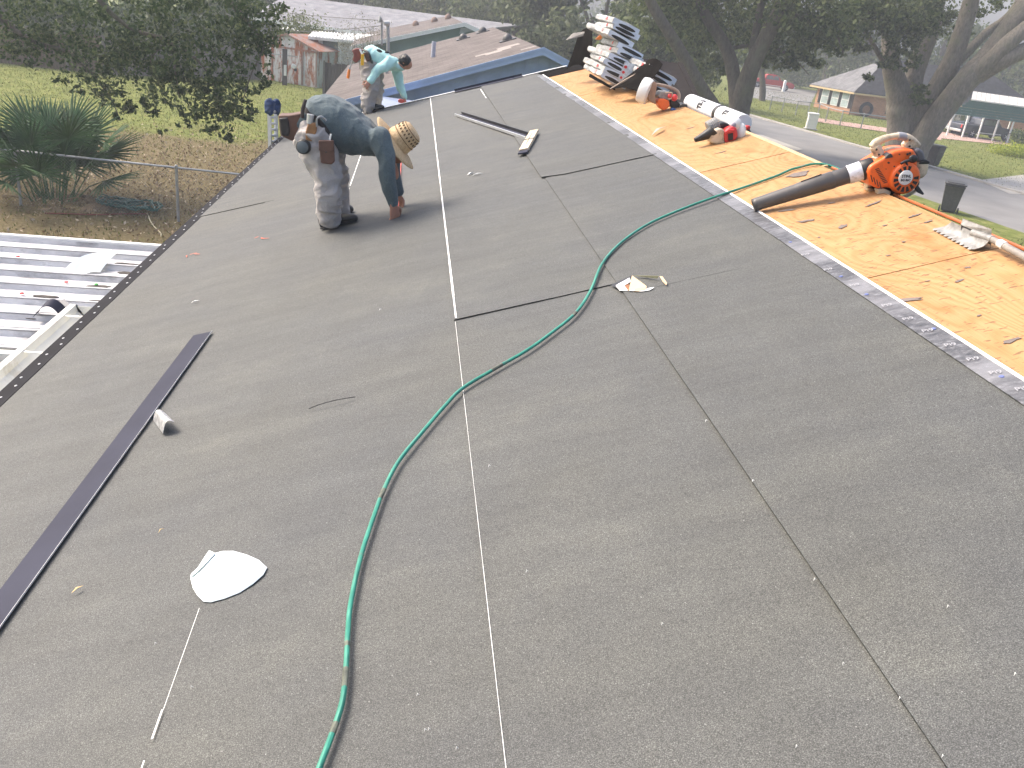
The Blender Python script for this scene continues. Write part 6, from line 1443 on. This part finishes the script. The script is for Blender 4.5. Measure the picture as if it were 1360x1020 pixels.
# -- trees in the distance, each one its own
def far_tree(name, label, px, py, y, w, h, n, mat, seed, size=.4, group='trees beyond the houses', low=True, depth=None):
    c = P(px, py, y); g0 = gz(c.x); r = random.Random(seed); base = Vector((c.x, y, g0)); d = depth or w * .8
    cl_ = []
    for k in range(9):
        q = Vector((r.uniform(-.75, .75) * w, r.uniform(-.75, .75) * d, r.uniform(-.7, .75) * h)); f = r.uniform(.42, .62)
        cl_.append((tuple(c + q), (w * f, d * f, h * f * .8), n // 9))
    top = c.z + h * .5
    lim = [([base, base + Vector((.1, 0, (c.z - g0) * .5)), c + Vector((.2, 0, 0)), Vector((c.x + .4, y, top))], [.05 * w + .12, .05 * w + .08, .04 * w, .05])]
    for k in range(3):
        q = c + Vector((r.uniform(-.7, .7) * w, r.uniform(-.4, .4) * d, r.uniform(0, .6) * h)); lim.append(([base.lerp(c, .55), base.lerp(c, .7).lerp(q, .5), q], [.03 * w + .05, .02 * w + .04, .03]))
    tree(name, label, base, lim, cl_, mat, BARK, seed, size, 1.6, group, .2, 22)
FT = [('pale hazy tree rising over the left end of the long grey roof', 470, -22, 92, 5.5, 3.2, 4500, FARLEAF),
      ('hazy tree with orange-tinged leaves over the middle of the long grey roof', 560, -10, 96, 4.5, 2.6, 4000, LIGHTLEAF),
      ('hazy grey-green tree above the green gabled house', 635, 2, 90, 4.8, 3.4, 5500, FARLEAF),
      ('broad hazy tree above the ridge of the blue house', 690, 14, 78, 4.5, 3.4, 6000, FARLEAF),
      ('dense dark hazy tree just left of the tall bundle stack', 742, 28, 68, 4.2, 3.8, 6500, FARLEAF),
      ('tree standing directly behind the tall bundle stack', 800, 20, 64, 4.0, 4.0, 6500, FARLEAF),
      ('brighter bushy tree right of the tall bundle stack', 858, 50, 60, 3.0, 2.8, 5500, OAKLEAF2),
      ('dark tree seen between the limbs of the forked oak', 915, 50, 76, 4.5, 4.2, 6000, OAKLEAF2),
      ('sunlit yellowish tree beyond the red pickup truck', 1030, 78, 128, 5.0, 4.0, 4500, LIGHTLEAF),
      ('dark tree beyond the far road, right of the red pickup', 1062, 88, 140, 7.0, 5.5, 6000, FARLEAF),
      ('dark tree rising over the left hip of the brick house', 1105, 62, 118, 7.5, 5.5, 7000, OAKLEAF2),
      ('tree behind the ridge of the brick house', 1180, 52, 112, 8.0, 5.0, 7000, FARLEAF),
      ('tree behind the leaning limbs of the massive oak', 1250, 66, 112, 6.0, 4.0, 5000, OAKLEAF2),
      ('yellow-green tree at the right edge above the carport', 1338, 92, 118, 4.2, 3.6, 5000, LIGHTLEAF),
      ('dark tree at the right edge behind the yellow-green one', 1362, 70, 128, 4.5, 5.0, 5000, OAKLEAF2),
      ('dark tree behind the wooden fence at the far upper left', 10, 0, 60, 4.5, 3.4, 5000, OAKLEAF),
      ('dark tree behind the wooden fence, second from the upper left corner', 110, 22, 60, 4.8, 2.8, 5000, OAKLEAF),
      ('dark tree behind the wooden fence left of the rusty shed', 235, 40, 62, 4.5, 2.6, 5000, OAKLEAF),
      ('pale tree behind the rusty shed and the long grey roof', 330, -8, 82, 4.5, 3.0, 4500, LIGHTLEAF),
      ('distant tree left of the bright far gap over the street', 955, 80, 150, 6.0, 5.0, 4500, FARLEAF),
      ('distant hazy tree between the forked oak and the brick house', 1015, 60, 165, 9.0, 7.0, 5000, FARLEAF)]
for k, (lab, px, py, y, w, h, n, m_) in enumerate(FT):
    far_tree('background_tree', lab, px, py, y, w, h, n, m_, 40 + k, .30 + .0012 * y)
# far wood that closes the horizon
r = np.random.default_rng(77); cl_ = []
for k in range(70):
    an = -1.25 + 2.5 * k / 69; R_ = 215 + 25 * math.sin(k * 1.7); x, y = R_ * math.sin(an), R_ * math.cos(an)
    cl_.append(((x, y, gz(x) + 4.0 + 1.5 * math.sin(k * 2.9)), (8.0, 6, 5.0), 620))
leaf_mesh('far_wood', clump_pts(cl_, 70, 22, .2), 1.0, FARLEAF, None, 70, 1.5, kind='stuff')
# small trunk by the far fence
b = G(1012, 134); tree('small_tree', 'small leaning tree on the far lawn left of the chain-link fence', b, [([b, V(1013, 115, b.y), V(1011, 84, b.y)], [.33, .3, .22])], [cl(1012, 80, b.y, (1.8, 1.5, 1.0), 1200)], OAKLEAF2, BARK, 91, .3)

# ================================================================== people
def remesh(mb, voxel, iters=4, wr=0.0, wscale=9.0, seed=0, stretch=(1, 1, 1)):
    me = bpy.data.meshes.new('tmp'); me.from_pydata(mb.v, [], mb.f)
    bm = bmesh.new(); bm.from_mesh(me); bmesh.ops.recalc_face_normals(bm, faces=bm.faces); bm.to_mesh(me); bm.free()
    o = bpy.data.objects.new('tmp', me); COL.objects.link(o); m = o.modifiers.new('r', 'REMESH'); m.mode = 'VOXEL'; m.voxel_size = voxel
    dg = bpy.context.evaluated_depsgraph_get(); me2 = bpy.data.meshes.new_from_object(o.evaluated_get(dg)); bpy.data.objects.remove(o)
    bm = bmesh.new(); bm.from_mesh(me2)
    for _ in range(iters): bmesh.ops.smooth_vert(bm, verts=bm.verts, factor=.5, use_axis_x=True, use_axis_y=True, use_axis_z=True)
    if wr:
        bm.normal_update(); S = Vector(stretch)
        for v in bm.verts:
            q = Vector((v.co.x * S.x, v.co.y * S.y, v.co.z * S.z)) * wscale + Vector((seed, 0, 0))
            k = noise.noise(q + Vector((noise.noise(q * .5) * 1.2, 0, 0))); k2 = 1 - abs(noise.noise(q * .7 + Vector((3, 5, 1)))) * 2
            v.co += v.normal * wr * (.6 * k + .7 * max(0, k2) ** 2 - .2)
        bmesh.ops.smooth_vert(bm, verts=bm.verts, factor=.4, use_axis_x=True, use_axis_y=True, use_axis_z=True)
    bm.to_mesh(me2); bm.free(); me2.polygons.foreach_set('use_smooth', [True] * len(me2.polygons)); return me2
def link(me, name, mat, parent):
    me.materials.clear(); me.materials.append(mat); me.name = name; o = bpy.data.objects.new(name, me); COL.objects.link(o); o.parent = parent; o.matrix_parent_inverse = world_of(parent).inverted(); return o
def limb(mb, pts, rad, n=14):
    sp = smooth_path(pts, 5); k = len(sp); rr = [float(np.interp(i / (k - 1), np.linspace(0, 1, len(rad)), rad)) for i in range(k)]
    mb.tube(sp, rr, n)
    mb.ball(sp[0], rr[0], 12, 8); mb.ball(sp[-1], rr[-1], 12, 8)
def hand(mb, wrist, fwd, down, side, s=1.0, curl=1.1, spread=.62):
    """palm and five bent fingers; fwd along the hand, down towards the palm, side towards the thumb"""
    fwd, down, side = fwd.normalized(), down.normalized(), side.normalized()
    L = .095 * s
    mb.etube([(wrist - fwd * .02 * s, side * .026 * s, down * .019 * s), (wrist + fwd * .02 * s, side * .032 * s, down * .018 * s), (wrist + fwd * .06 * s, side * .042 * s, down * .016 * s), (wrist + fwd * L, side * .042 * s, down * .013 * s), (wrist + fwd * (L + .008 * s), side * .036 * s, down * .008 * s)], 12)
    for k, (o_, l) in enumerate(((.031, .072), (.011, .080), (-.010, .074), (-.030, .058))):
        b = wrist + fwd * (L - .012 * s) + side * o_ * s; d = (fwd + side * (o_ * spread / .03)).normalized(); pts = [b]; a = .25
        for sg in (.42, .33, .25):
            dd = d * math.cos(a) + down * math.sin(a); pts.append(pts[-1] + dd * l * sg * 1.15 * s); a += curl * .55
        mb.tube(smooth_path(pts, 3), [.0098 * s * (1 - .022 * i) for i in range(10)], 8); mb.ball(pts[-1], .0078 * s, 8, 6)
    b = wrist + fwd * .03 * s + side * .03 * s; pts = [b, b + (side * .8 + fwd * .6 + down * .35).normalized() * .036 * s]; pts.append(pts[-1] + (side * .25 + fwd + down * .5).normalized() * .030 * s); pts.append(pts[-1] + (fwd + down * .7).normalized() * .024 * s)
    mb.tube(smooth_path(pts, 3), [.0125 * s * (1 - .03 * i) for i in range(10)], 8); mb.ball(pts[-1], .0088 * s, 8, 6)
def shoe(mb_s, heel, toe, up, w=.047):
    d = (toe - heel); L = d.length; d.normalize(); sd_ = d.cross(up).normalized(); rings = []
    for t_, hw, hh in ((0.0, .55, .045), (.06, .8, .055), (.25, .85, .062), (.42, .82, .056), (.6, .95, .040), (.8, 1.0, .034), (.93, .8, .028), (1.0, .4, .016)):
        c = heel + d * L * t_ + up * hh * .95; rings.append((c, sd_ * w * hw, up * hh * .95))
    mb_s.etube(rings, 14)

# ---- man in the straw hat
Yc, Yn, Yf = 6.82, 6.64, 6.99
man = thing('person', 'worker in straw hat and blue-grey shirt bending over, both hands near the roof', 'person', tuple(RP(-1.0, 6.85)))
def Q(px, py, y=Yc): return P(px, py, y)
def ring(px, py, t_, w, tilt, y=Yc):
    c = Q(px, py, y); m = .0062; ang = math.radians(tilt); return (c, Vector((math.sin(ang), 0, math.cos(ang))) * t_ * m, Vector((0, w, 0)))
torso = [(399, 157, 20, .165, 20), (409, 157, 25, .185, 8), (425, 160, 29, .205, -4), (450, 166, 34, .215, -12), (476, 173, 31, .22, -18), (498, 181, 24, .22, -28), (512, 187, 16, .17, -35), (521, 192, 10, .08, -40)]
mb = MB(); mb.etube([ring(*a) for a in torso], 22)
limb(mb, [Q(504, 184, Yn), Q(513, 210, Yn - .04), Q(514, 233, Yn - .05), Q(518, 254, Yn - .02), Q(522, 270, Yn)], [.088, .070, .061, .055, .047])
limb(mb, [Q(510, 185, Yf), Q(519, 212, Yf + .02), Q(522, 230, Yf + .02), Q(526, 246, Yf), Q(529, 254, Yf)], [.085, .068, .058, .05, .044])
link(remesh(mb, .010, 4, .011, 11.0, 1, (1.5, 1, .6)), 'shirt', SHIRT1, man)
mb = MB(); sl_ = [ring(404, 168, 21, .165, 30), ring(413, 172, 27, .185, 40), ring(424, 182, 25, .18, 70), ring(428, 196, 20, .16, 85)]
mb.etube(sl_, 20)
limb(mb, [Q(418, 186, Yn + .05), Q(426, 210, Yn + .03), Q(434, 234, Yn + .02), Q(435, 258, Yn), Q(436, 276, Yn + .03), Q(438, 290, Yn + .06)], [.15, .130, .110, .098, .09, .078])
limb(mb, [Q(424, 184, Yf - .06), Q(436, 208, Yf - .03), Q(445, 232, Yf), Q(447, 256, Yf + .02), Q(449, 268, Yf + .03), Q(452, 277, Yf + .03)], [.145, .125, .108, .096, .088, .078])
link(remesh(mb, .010, 2, .027, 10.0, 5, (1, 1, 1.5)), 'trousers', PANTS, man)
# skin: one continuous figure inside the clothes
mb = MB()
inner = [(405, 160, 17, .14, 10), (425, 162, 22, .16, -4), (455, 168, 25, .17, -14), (480, 175, 22, .175, -20), (500, 182, 17, .17, -28), (514, 189, 11, .11, -36), (523, 194, 9, .058, -45), (530, 199, 9, .056, -45)]
mb.etube([ring(*a) for a in inner], 18)
hc = Q(525, 199); hdn = (Q(541, 226) - Q(528, 184)).normalized()
mb.ball(hc, (.085, .078, .105), 18, 12, Matrix.Rotation(-.5, 3, 'Y'))
mb.ball(Q(519, 205), (.05, .05, .055), 12, 8); mb.ball(Q(525, 213), (.016, .014, .022), 8, 6); mb.ball(Q(519, 198, Yc - .08), (.018, .01, .026), 8, 6); mb.ball(Q(519, 198, Yc + .08), (.018, .01, .026), 8, 6)
limb(mb, [Q(506, 188, Yn + .02), Q(513, 212, Yn - .04), Q(514, 233, Yn - .05), Q(522, 268, Yn)], [.055, .045, .04, .03]); limb(mb, [Q(512, 188, Yf - .02), Q(522, 228, Yf), Q(529, 254, Yf)], [.06, .045, .029])
limb(mb, [Q(418, 186, Yn + .05), Q(434, 234, Yn + .03), Q(438, 290, Yn + .07)], [.09, .06, .04]); limb(mb, [Q(424, 184, Yf - .06), Q(445, 232, Yf), Q(451, 278, Yf + .03)], [.10, .07, .045])
hand(mb, Q(522.5, 271, Yn - .02), Vector((.20, 0, -1)), Vector((-.62, .75, -.15)), Vector((.78, .62, .16)), 1.10, .80)
hand(mb, Q(529, 256, Yf), Vector((.1, -.1, -1)), Vector((-.5, -.8, -.1)), Vector((.7, -.5, 0)), 1.02, 1.0)
link(remesh(mb, .0046, 1), 'body', SKIN, man)
for hy, px0, py0, px1, py1 in ((Yn, 427, 306, 477, 295), (Yf + .03, 440, 290, 471, 283)):
    s_, y_ = RS(px0, py0), RS(px1, py1); mb = MB(); yy = (s_[1] + y_[1]) / 2
    shoe(mb, RP(s_[0], yy, .017), RP(y_[0], yy, .017), NRM, .05); o = link(remesh(mb, .008, 2), 'shoe', BLACK, man)
    mb = MB(); a, b = RP(s_[0] + .0, yy, .024), RP(y_[0] - .01, yy, .024); mb.bar(a, b, .082, .014, NRM); mb.build('sole', simple('black sole', (.03, .03, .03), .7, .2), o, bevel=.006)
# hat
hcen = Q(530, 187, Yc); hax = ((Q(557, 168) - hcen).normalized() + Vector((0, -.04, 0))).normalized()
hx = hax.orthogonal().normalized(); hy_ = hax.cross(hx)
def hatpt(r_, a, h): return hcen + hax * h + (hx * math.cos(a) + hy_ * math.sin(a)) * r_
mb = MB(); NA = 40
def brim(u, v):
    a = 2 * math.pi * u; r_ = .112 + (.228 - .112) * v; return hatpt(r_, a, -.012 - .03 * v * v + .012 * math.sin(2 * a + .6) * v)
mb.grid(brim, NA, 7, 0.0); brm = mb.build('straw_hat', STRAW, man, smooth=60); so = brm.modifiers.new('t', 'SOLIDIFY'); so.thickness = .004
part_label(brm, 'wide brimmed woven straw hat')
mb = MB(); mb.lathe([(.112, -.014), (.110, .02), (.104, .06), (.098, .10), (.088, .125), (.070, .142), (.040, .147), (.004, .145)], hcen, hax, 32, cap=False); crn = mb.build('crown', STRAW, brm, smooth=60)
for row, hh in ((0, .075), (1, .105)):
    for k in range(22):
        a = 2 * math.pi * (k + .5 * row) / 22; r_ = .1025 if not row else .0975; c = hatpt(r_, a, hh); rd_ = (hatpt(r_ + .01, a, hh) - c).normalized(); tv = hax.cross(rd_)
        mb = MB(); mb.prism([c - tv * .005 - hax * .008, c + tv * .005 - hax * .008, c + tv * .005 + hax * .008, c - tv * .005 + hax * .008], rd_ * .003); mb.build('weave_hole', simple('hole', (.08, .045, .02), .9, .1) if k == 0 and row == 0 else bpy.data.materials['hole'], brm, smooth=0)
for h_, w_ in ((.125, .004), (.045, .004)):
    mb = MB(); mb.tube([hatpt(h_ < .1 and .1095 or .0895, a, h_) for a in np.linspace(0, 2 * math.pi, 30)], .003, 5, cap=False); mb.build('braid', simple('dark braid', (.2, .12, .05), .8, .2) if h_ > .1 else bpy.data.materials['dark braid'], brm)
# belt, pouches, holster
mb = MB(); bl0, bl1 = ring(404, 150, 21, .176, 20), ring(420, 172, 26, .19, 45)
wa = [Q(402, 141, Yn + .05), Q(410, 152, Yn - .02), Q(420, 158, Yn - .035), Q(431, 170, Yn - .035), Q(440, 185, Yn - .01), Q(444, 196, Yn + .08)]
sp = smooth_path(wa, 4)
mb.grid(lambda u, v: sp[min(int(u * (len(sp) - 1)), len(sp) - 1)] + Vector((.01, -.004, .034)) * (v - .5), len(sp) - 1, 1, .006); mb.build('belt', simple('dark belt', (.02, .018, .02), .6, .2), man)
def pouch(name, outline, y, d, mat, bev=.012, parent=man): mb = MB(); mb.prism([Q(a, b, y) for a, b in outline], (0, d, 0)); return mb.build(name, mat, parent, bevel=bev, seg=3)
pouch('tool_pouch', [(369, 153), (384, 153), (402, 150), (400, 160), (396, 178), (388, 188), (380, 184), (372, 180)], Yn + .02, .14, LEATHER)
o = pouch('pouch_pocket', [(370, 157), (382, 156), (385, 172), (383, 182), (373, 180)], Yn + .005, .03, simple('dark worn leather', (.035, .03, .03), .5, .3, 15))
mb = MB(); mb.tube([Q(401, 156, Yn), Q(402, 145, Yn - .01), Q(406, 132, Yn - .01)], [.012, .014, .012], 8); mb.build('hammer_handle', simple('dark handle', (.05, .04, .04), .6, .2), man)
h = pouch('holster', [(409, 163), (421, 164), (420, 176), (416, 189), (406, 186), (405, 178)], Yn - .09, .05, TAN, .01)
mb = MB(); mb.tube([Q(411, 164, Yn - .07), Q(412.5, 152, Yn - .07)], [.022, .026], 12); mb.build('tool_cup', ALU, h)
h = pouch('phone_pouch', [(423, 187), (443, 187), (444.5, 215), (440, 219), (426, 217)], Yn - .15, .045, LEATHER, .01)
mb = MB(); mb.prism([Q(a, b, Yn - .156) for a, b in ((423, 187), (443, 187), (443.5, 200), (433, 203), (423.5, 200))], (0, .012, 0)); mb.build('flap', LEATHER, h, bevel=.004); mb = MB(); mb.ball(Q(433, 202, Yn - .158), .006, 8, 6); mb.build('stud', BLACK, h)
mb = MB(); tc_ = Q(403, 195, Yn - .10); mb.lathe([(.052, -.02), (.054, 0), (.050, .02), (.046, .024)], tc_, (-.15, -1, .05), 24); tm_ = mb.build('tape_measure', BLACK, man); mb = MB(); mb.lathe([(.040, .022), (.042, .026), (.038, .029)], tc_, (-.15, -1, .05), 24); mb.build('face', simple('grey disc', (.09, .11, .12), .5, .2), tm_)
mb = MB(); mb.tube(smooth_path([Q(421, 168, Yn - .09), Q(421, 158, Yn - .1), Q(427, 155, Yn - .1), Q(433, 160, Yn - .08)], 4), .008, 6); mb.build('hook', GALV, man)
mb = MB(); mb.tube([Q(438, 186, Yn - .13), Q(439.5, 178, Yn - .13)], .008, 6); mb.build('pencil', WHITE, man)

# ---- far worker in mint shirt
Zc, Zn, Zf = 14.16, 14.0, 14.30
m2 = thing('person', 'bareheaded worker in mint long-sleeved shirt stooping at the far gable edge', 'person', tuple(RP(-1.1, 14.0)))
def ring2(px, py, t_, w, tilt, y=Zc):
    c = P(px, py, y); ang = math.radians(tilt); return (c, Vector((math.sin(ang), 0, math.cos(ang))) * t_ * .0125, Vector((0, w, 0)))
torso = [(481, 74, 9.5, .15, 18), (489, 74, 11.5, .165, 4), (500, 76, 12.5, .175, -8), (512, 80, 12, .18, -18), (522, 83, 9.5, .18, -28), (529, 87, 6.5, .12, -35), (533, 88, 4.5, .06, -40)]
mb = MB(); mb.etube([ring2(*a) for a in torso], 20)
limb(mb, [P(520, 82, Zn), P(510, 89, Zn - .05), P(501, 94, Zn - .06), P(496, 101, Zn - .09), P(492, 107.5, Zn - .12)], [.088, .078, .072, .06, .05])
limb(mb, [P(525, 84, Zf), P(528, 100, Zf + .02), P(530, 111, Zf + .02), P(534, 121, Zf), P(537, 129, Zf)], [.085, .075, .068, .055, .047])
mb.etube([ring2(526, 86, 6, .09, -35), ring2(530, 88, 7, .08, -60), ring2(531, 90, 6, .07, -80)], 14)
link(remesh(mb, .012, 3, .020, 8.0, 11, (1.3, 1, .7)), 'shirt', SHIRT2, m2)
mb = MB(); mb.ball(P(504, 67.5, Zn - .06), (.045, .02, .022), 10, 6, Matrix.Rotation(.25, 3, 'Y')); mb.ball(P(514, 69.5, Zn - .05), (.035, .02, .016), 10, 6); mb.build('shirt_print', simple('black print', (.03, .03, .035), .8, .2), m2)
mb = MB(); mb.etube([ring2(483, 82, 8, .15, 35), ring2(488, 86, 10, .165, 55), ring2(492, 92, 9.5, .16, 80)], 16)
limb(mb, [P(490, 88, Zn + .06), P(492, 104, Zn + .02), P(493, 118, Zn), P(489, 132, Zn), P(489, 144, Zn)], [.145, .13, .118, .108, .10])
limb(mb, [P(494, 88, Zf - .06), P(498, 104, Zf), P(500, 118, Zf), P(499, 132, Zf + .02), P(498, 143, Zf + .02)], [.14, .125, .112, .102, .095])
link(remesh(mb, .012, 2, .036, 9.0, 15, (1, 1, 1.5)), 'trousers', PANTS2, m2)
mb = MB(); inner = [(484, 76, 7, .12, 10), (500, 78, 9, .14, -8), (514, 82, 8, .145, -20), (524, 85, 6.5, .14, -28), (531, 87, 4.5, .06, -40), (537, 85, 4.5, .055, -50)]
mb.etube([ring2(*a) for a in inner], 16); hc = P(539, 83.5, Zc)
mb.ball(hc, (.085, .075, .105), 18, 12, Matrix.Rotation(-.95, 3, 'Y')); mb.ball(P(536, 88, Zc), (.055, .05, .05), 10, 8); mb.ball(P(540, 91, Zc), (.016, .014, .02), 8, 6); mb.ball(P(536, 83, Zc - .08), (.02, .01, .028), 8, 6)
limb(mb, [P(521, 83, Zn + .02), P(501, 94, Zn - .06), P(491.5, 108.5, Zn - .13)], [.055, .044, .03]); limb(mb, [P(526, 84, Zf - .02), P(530, 111, Zf + .02), P(537, 130, Zf)], [.055, .044, .03])
limb(mb, [P(490, 90, Zn + .06), P(493, 118, Zn), P(489, 142, Zn)], [.09, .07, .045]); limb(mb, [P(494, 90, Zf - .06), P(500, 118, Zf), P(498, 141, Zf + .02)], [.09, .07, .045])
hand(mb, P(491.5, 108.5, Zn - .13), Vector((-.6, -.35, -.75)), Vector((.3, .9, 0)), Vector((-.7, .1, .6)), 1.0, .9); hand(mb, P(537, 129, Zf), Vector((.35, -.1, -1)), Vector((-.8, -.3, -.2)), Vector((.1, -.9, .1)), 1.0, 1.2)
link(remesh(mb, .0075, 2), 'body', SKIN, m2)
mb = MB(); Rh = Matrix.Rotation(-.95, 3, 'Y'); mb.ball(hc + Rh @ Vector((.012, 0, .028)), (.098, .092, .098), 18, 12, Rh); r = random.Random(4)
for k in range(40):
    a, b = r.uniform(0, 6.28), r.uniform(0, 1.5); d = Rh @ Vector((math.sin(b) * math.cos(a), math.sin(b) * math.sin(a), math.cos(b))); mb.ball(hc + Rh @ Vector((.012, 0, .028)) + d * .09, .018, 6, 5)
link(remesh(mb, .009, 2, .008, 30, 2), 'hair', HAIR, m2)
for hy, pa, pb in ((Zn, (482, 151), (508, 146)), (Zf, (493, 147), (512, 143))):
    s_, y_ = RS(*pa), RS(*pb); mb = MB(); yy = hy
    shoe(mb, RP(s_[0] + .02, min(yy, 14.05), .015), RP(y_[0], min(yy, 14.05), .015), NRM, .05); link(remesh(mb, .01, 2), 'shoe', BLACK, m2)
def pouch2(name, outline, y, d, mat, bev=.012): mb = MB(); mb.prism([P(a, b, y) for a, b in outline], (0, d, 0)); return mb.build(name, mat, m2, bevel=bev, seg=3)
pouch2('tool_pouch', [(467, 67), (473, 64), (481, 66), (480, 77), (473, 84), (468, 80), (470, 73)], Zn + .02, .14, simple('red brown leather', (.2, .06, .05), .6, .3, 15))
pouch2('side_pouch', [(482, 70), (489, 70), (493, 80), (487, 82)], Zn - .1, .04, LEATHER, .008)
pouch2('yellow_tape', [(479.5, 72), (483.5, 72), (483, 87), (479, 87)], Zn - .14, .05, YELLOW, .006)
mb = MB(); mb.tube([P(478, 65, Zn - .1), P(481, 72, Zn - .12)], .014, 6); mb.build('pencil', WHITE, m2)
mb = MB(); mb.tube(smooth_path([P(482, 66, Zn + .02), P(489, 70, Zn - .08), P(493, 80, Zn - .09), P(495, 88, Zn)], 4), .018, 6); mb.build('belt', BLACK, m2)
mb = MB(); mb.tube([P(464, 92, Zn), P(462, 104, Zn)], [.02, .024], 7); mb.build('hammer_handle', ORPLAST, m2); mb = MB(); mb.tube([P(468, 80, Zn), P(464, 92, Zn)], .012, 6); mb.build('hammer_shank', GALV, m2)
# chalk reel in his hand and the string between the two men
rl_c = P(535, 135, Zf - .06); mb = MB(); mb.prism([rl_c + Vector((x, 0, z)) for x, z in ((-.07, -.02), (.03, -.035), (.06, 0), (.03, .03), (-.05, .035), (-.075, .015))], (0, .04, 0)); tag(mb.build('chalk_reel', simple('red reel', (.6, .09, .07), .5, .1), bevel=.008), 'red chalk line reel held at the far gable edge by the worker in mint', 'chalk reel')
mb = MB(); e0 = P(537, 137, Zf - .05); e1 = Q(530, 268, Yf - .02); e2 = Q(527, 286, Yn + .02); mb.tube([e0, e0.lerp(e1, .5) + Vector((0, 0, -.04)), e1, e2], .0042, 5)
tag(mb.build('chalk_string', REDLINE), 'taut red chalk string running between the hands of the two workers', 'string')

# ---- ladder top with padded feet at the eave
yl = 13.0; ld_ = thing('ladder', 'aluminium ladder top with navy padded ends leaning on the left eave', 'ladder', (P(361, 180, yl).x, yl, 0))
pl, pr_ = P(357, 150, yl), P(366, 150, yl - .02)
for px in (357.5, 366):
    a, b = P(px, 142, yl + (.0 if px < 360 else .32)), P(px + 1, 186, yl + (.0 if px < 360 else .32)); ft = Vector((b.x - .5, b.y - .1, 0.0)); mb = MB(); mb.bar(a, b + (b - a) * .2, .045, .075, (0, 1, 0)); mb.bar(b + (b - a) * .2, ft, .045, .075, (0, 1, 0)); mb.build('rail', ALU, ld_, smooth=0)
    mb = MB(); mb.ball(P(px + .5, 142, yl + (.0 if px < 360 else .32)), (.07, .08, .12), 12, 8); link(remesh(mb, .014, 1, .025, 16, 3), 'padded_end', NAVY, ld_)
for k in range(6):
    py = 148 + k * 8; mb = MB(); mb.tube([P(357.5, py, yl), P(367, py, yl + .32)], .018, 7); mb.build('rung', ALU, ld_)
# ------------------------------------------------------------------ air
mb = MB(); mb.box((0, 0, 13.5), (700, 700, 37)); hz_o = mb.build('haze', newmat('hazy air')[0], smooth=0); struct(hz_o, 'stuff')
hm = hz_o.data.materials[0]; ht = hm.node_tree; ht.nodes.clear(); ho = ht.nodes.new('ShaderNodeOutputMaterial'); hv = ht.nodes.new('ShaderNodeVolumePrincipled')
hv.inputs['Color'].default_value = (.86, .91, 1, 1); hv.inputs['Density'].default_value = 0.0018; hv.inputs['Anisotropy'].default_value = 0.2
ht.links.new(hv.outputs[0], ho.inputs['Volume'])
# ------------------------------------------------------------------ end
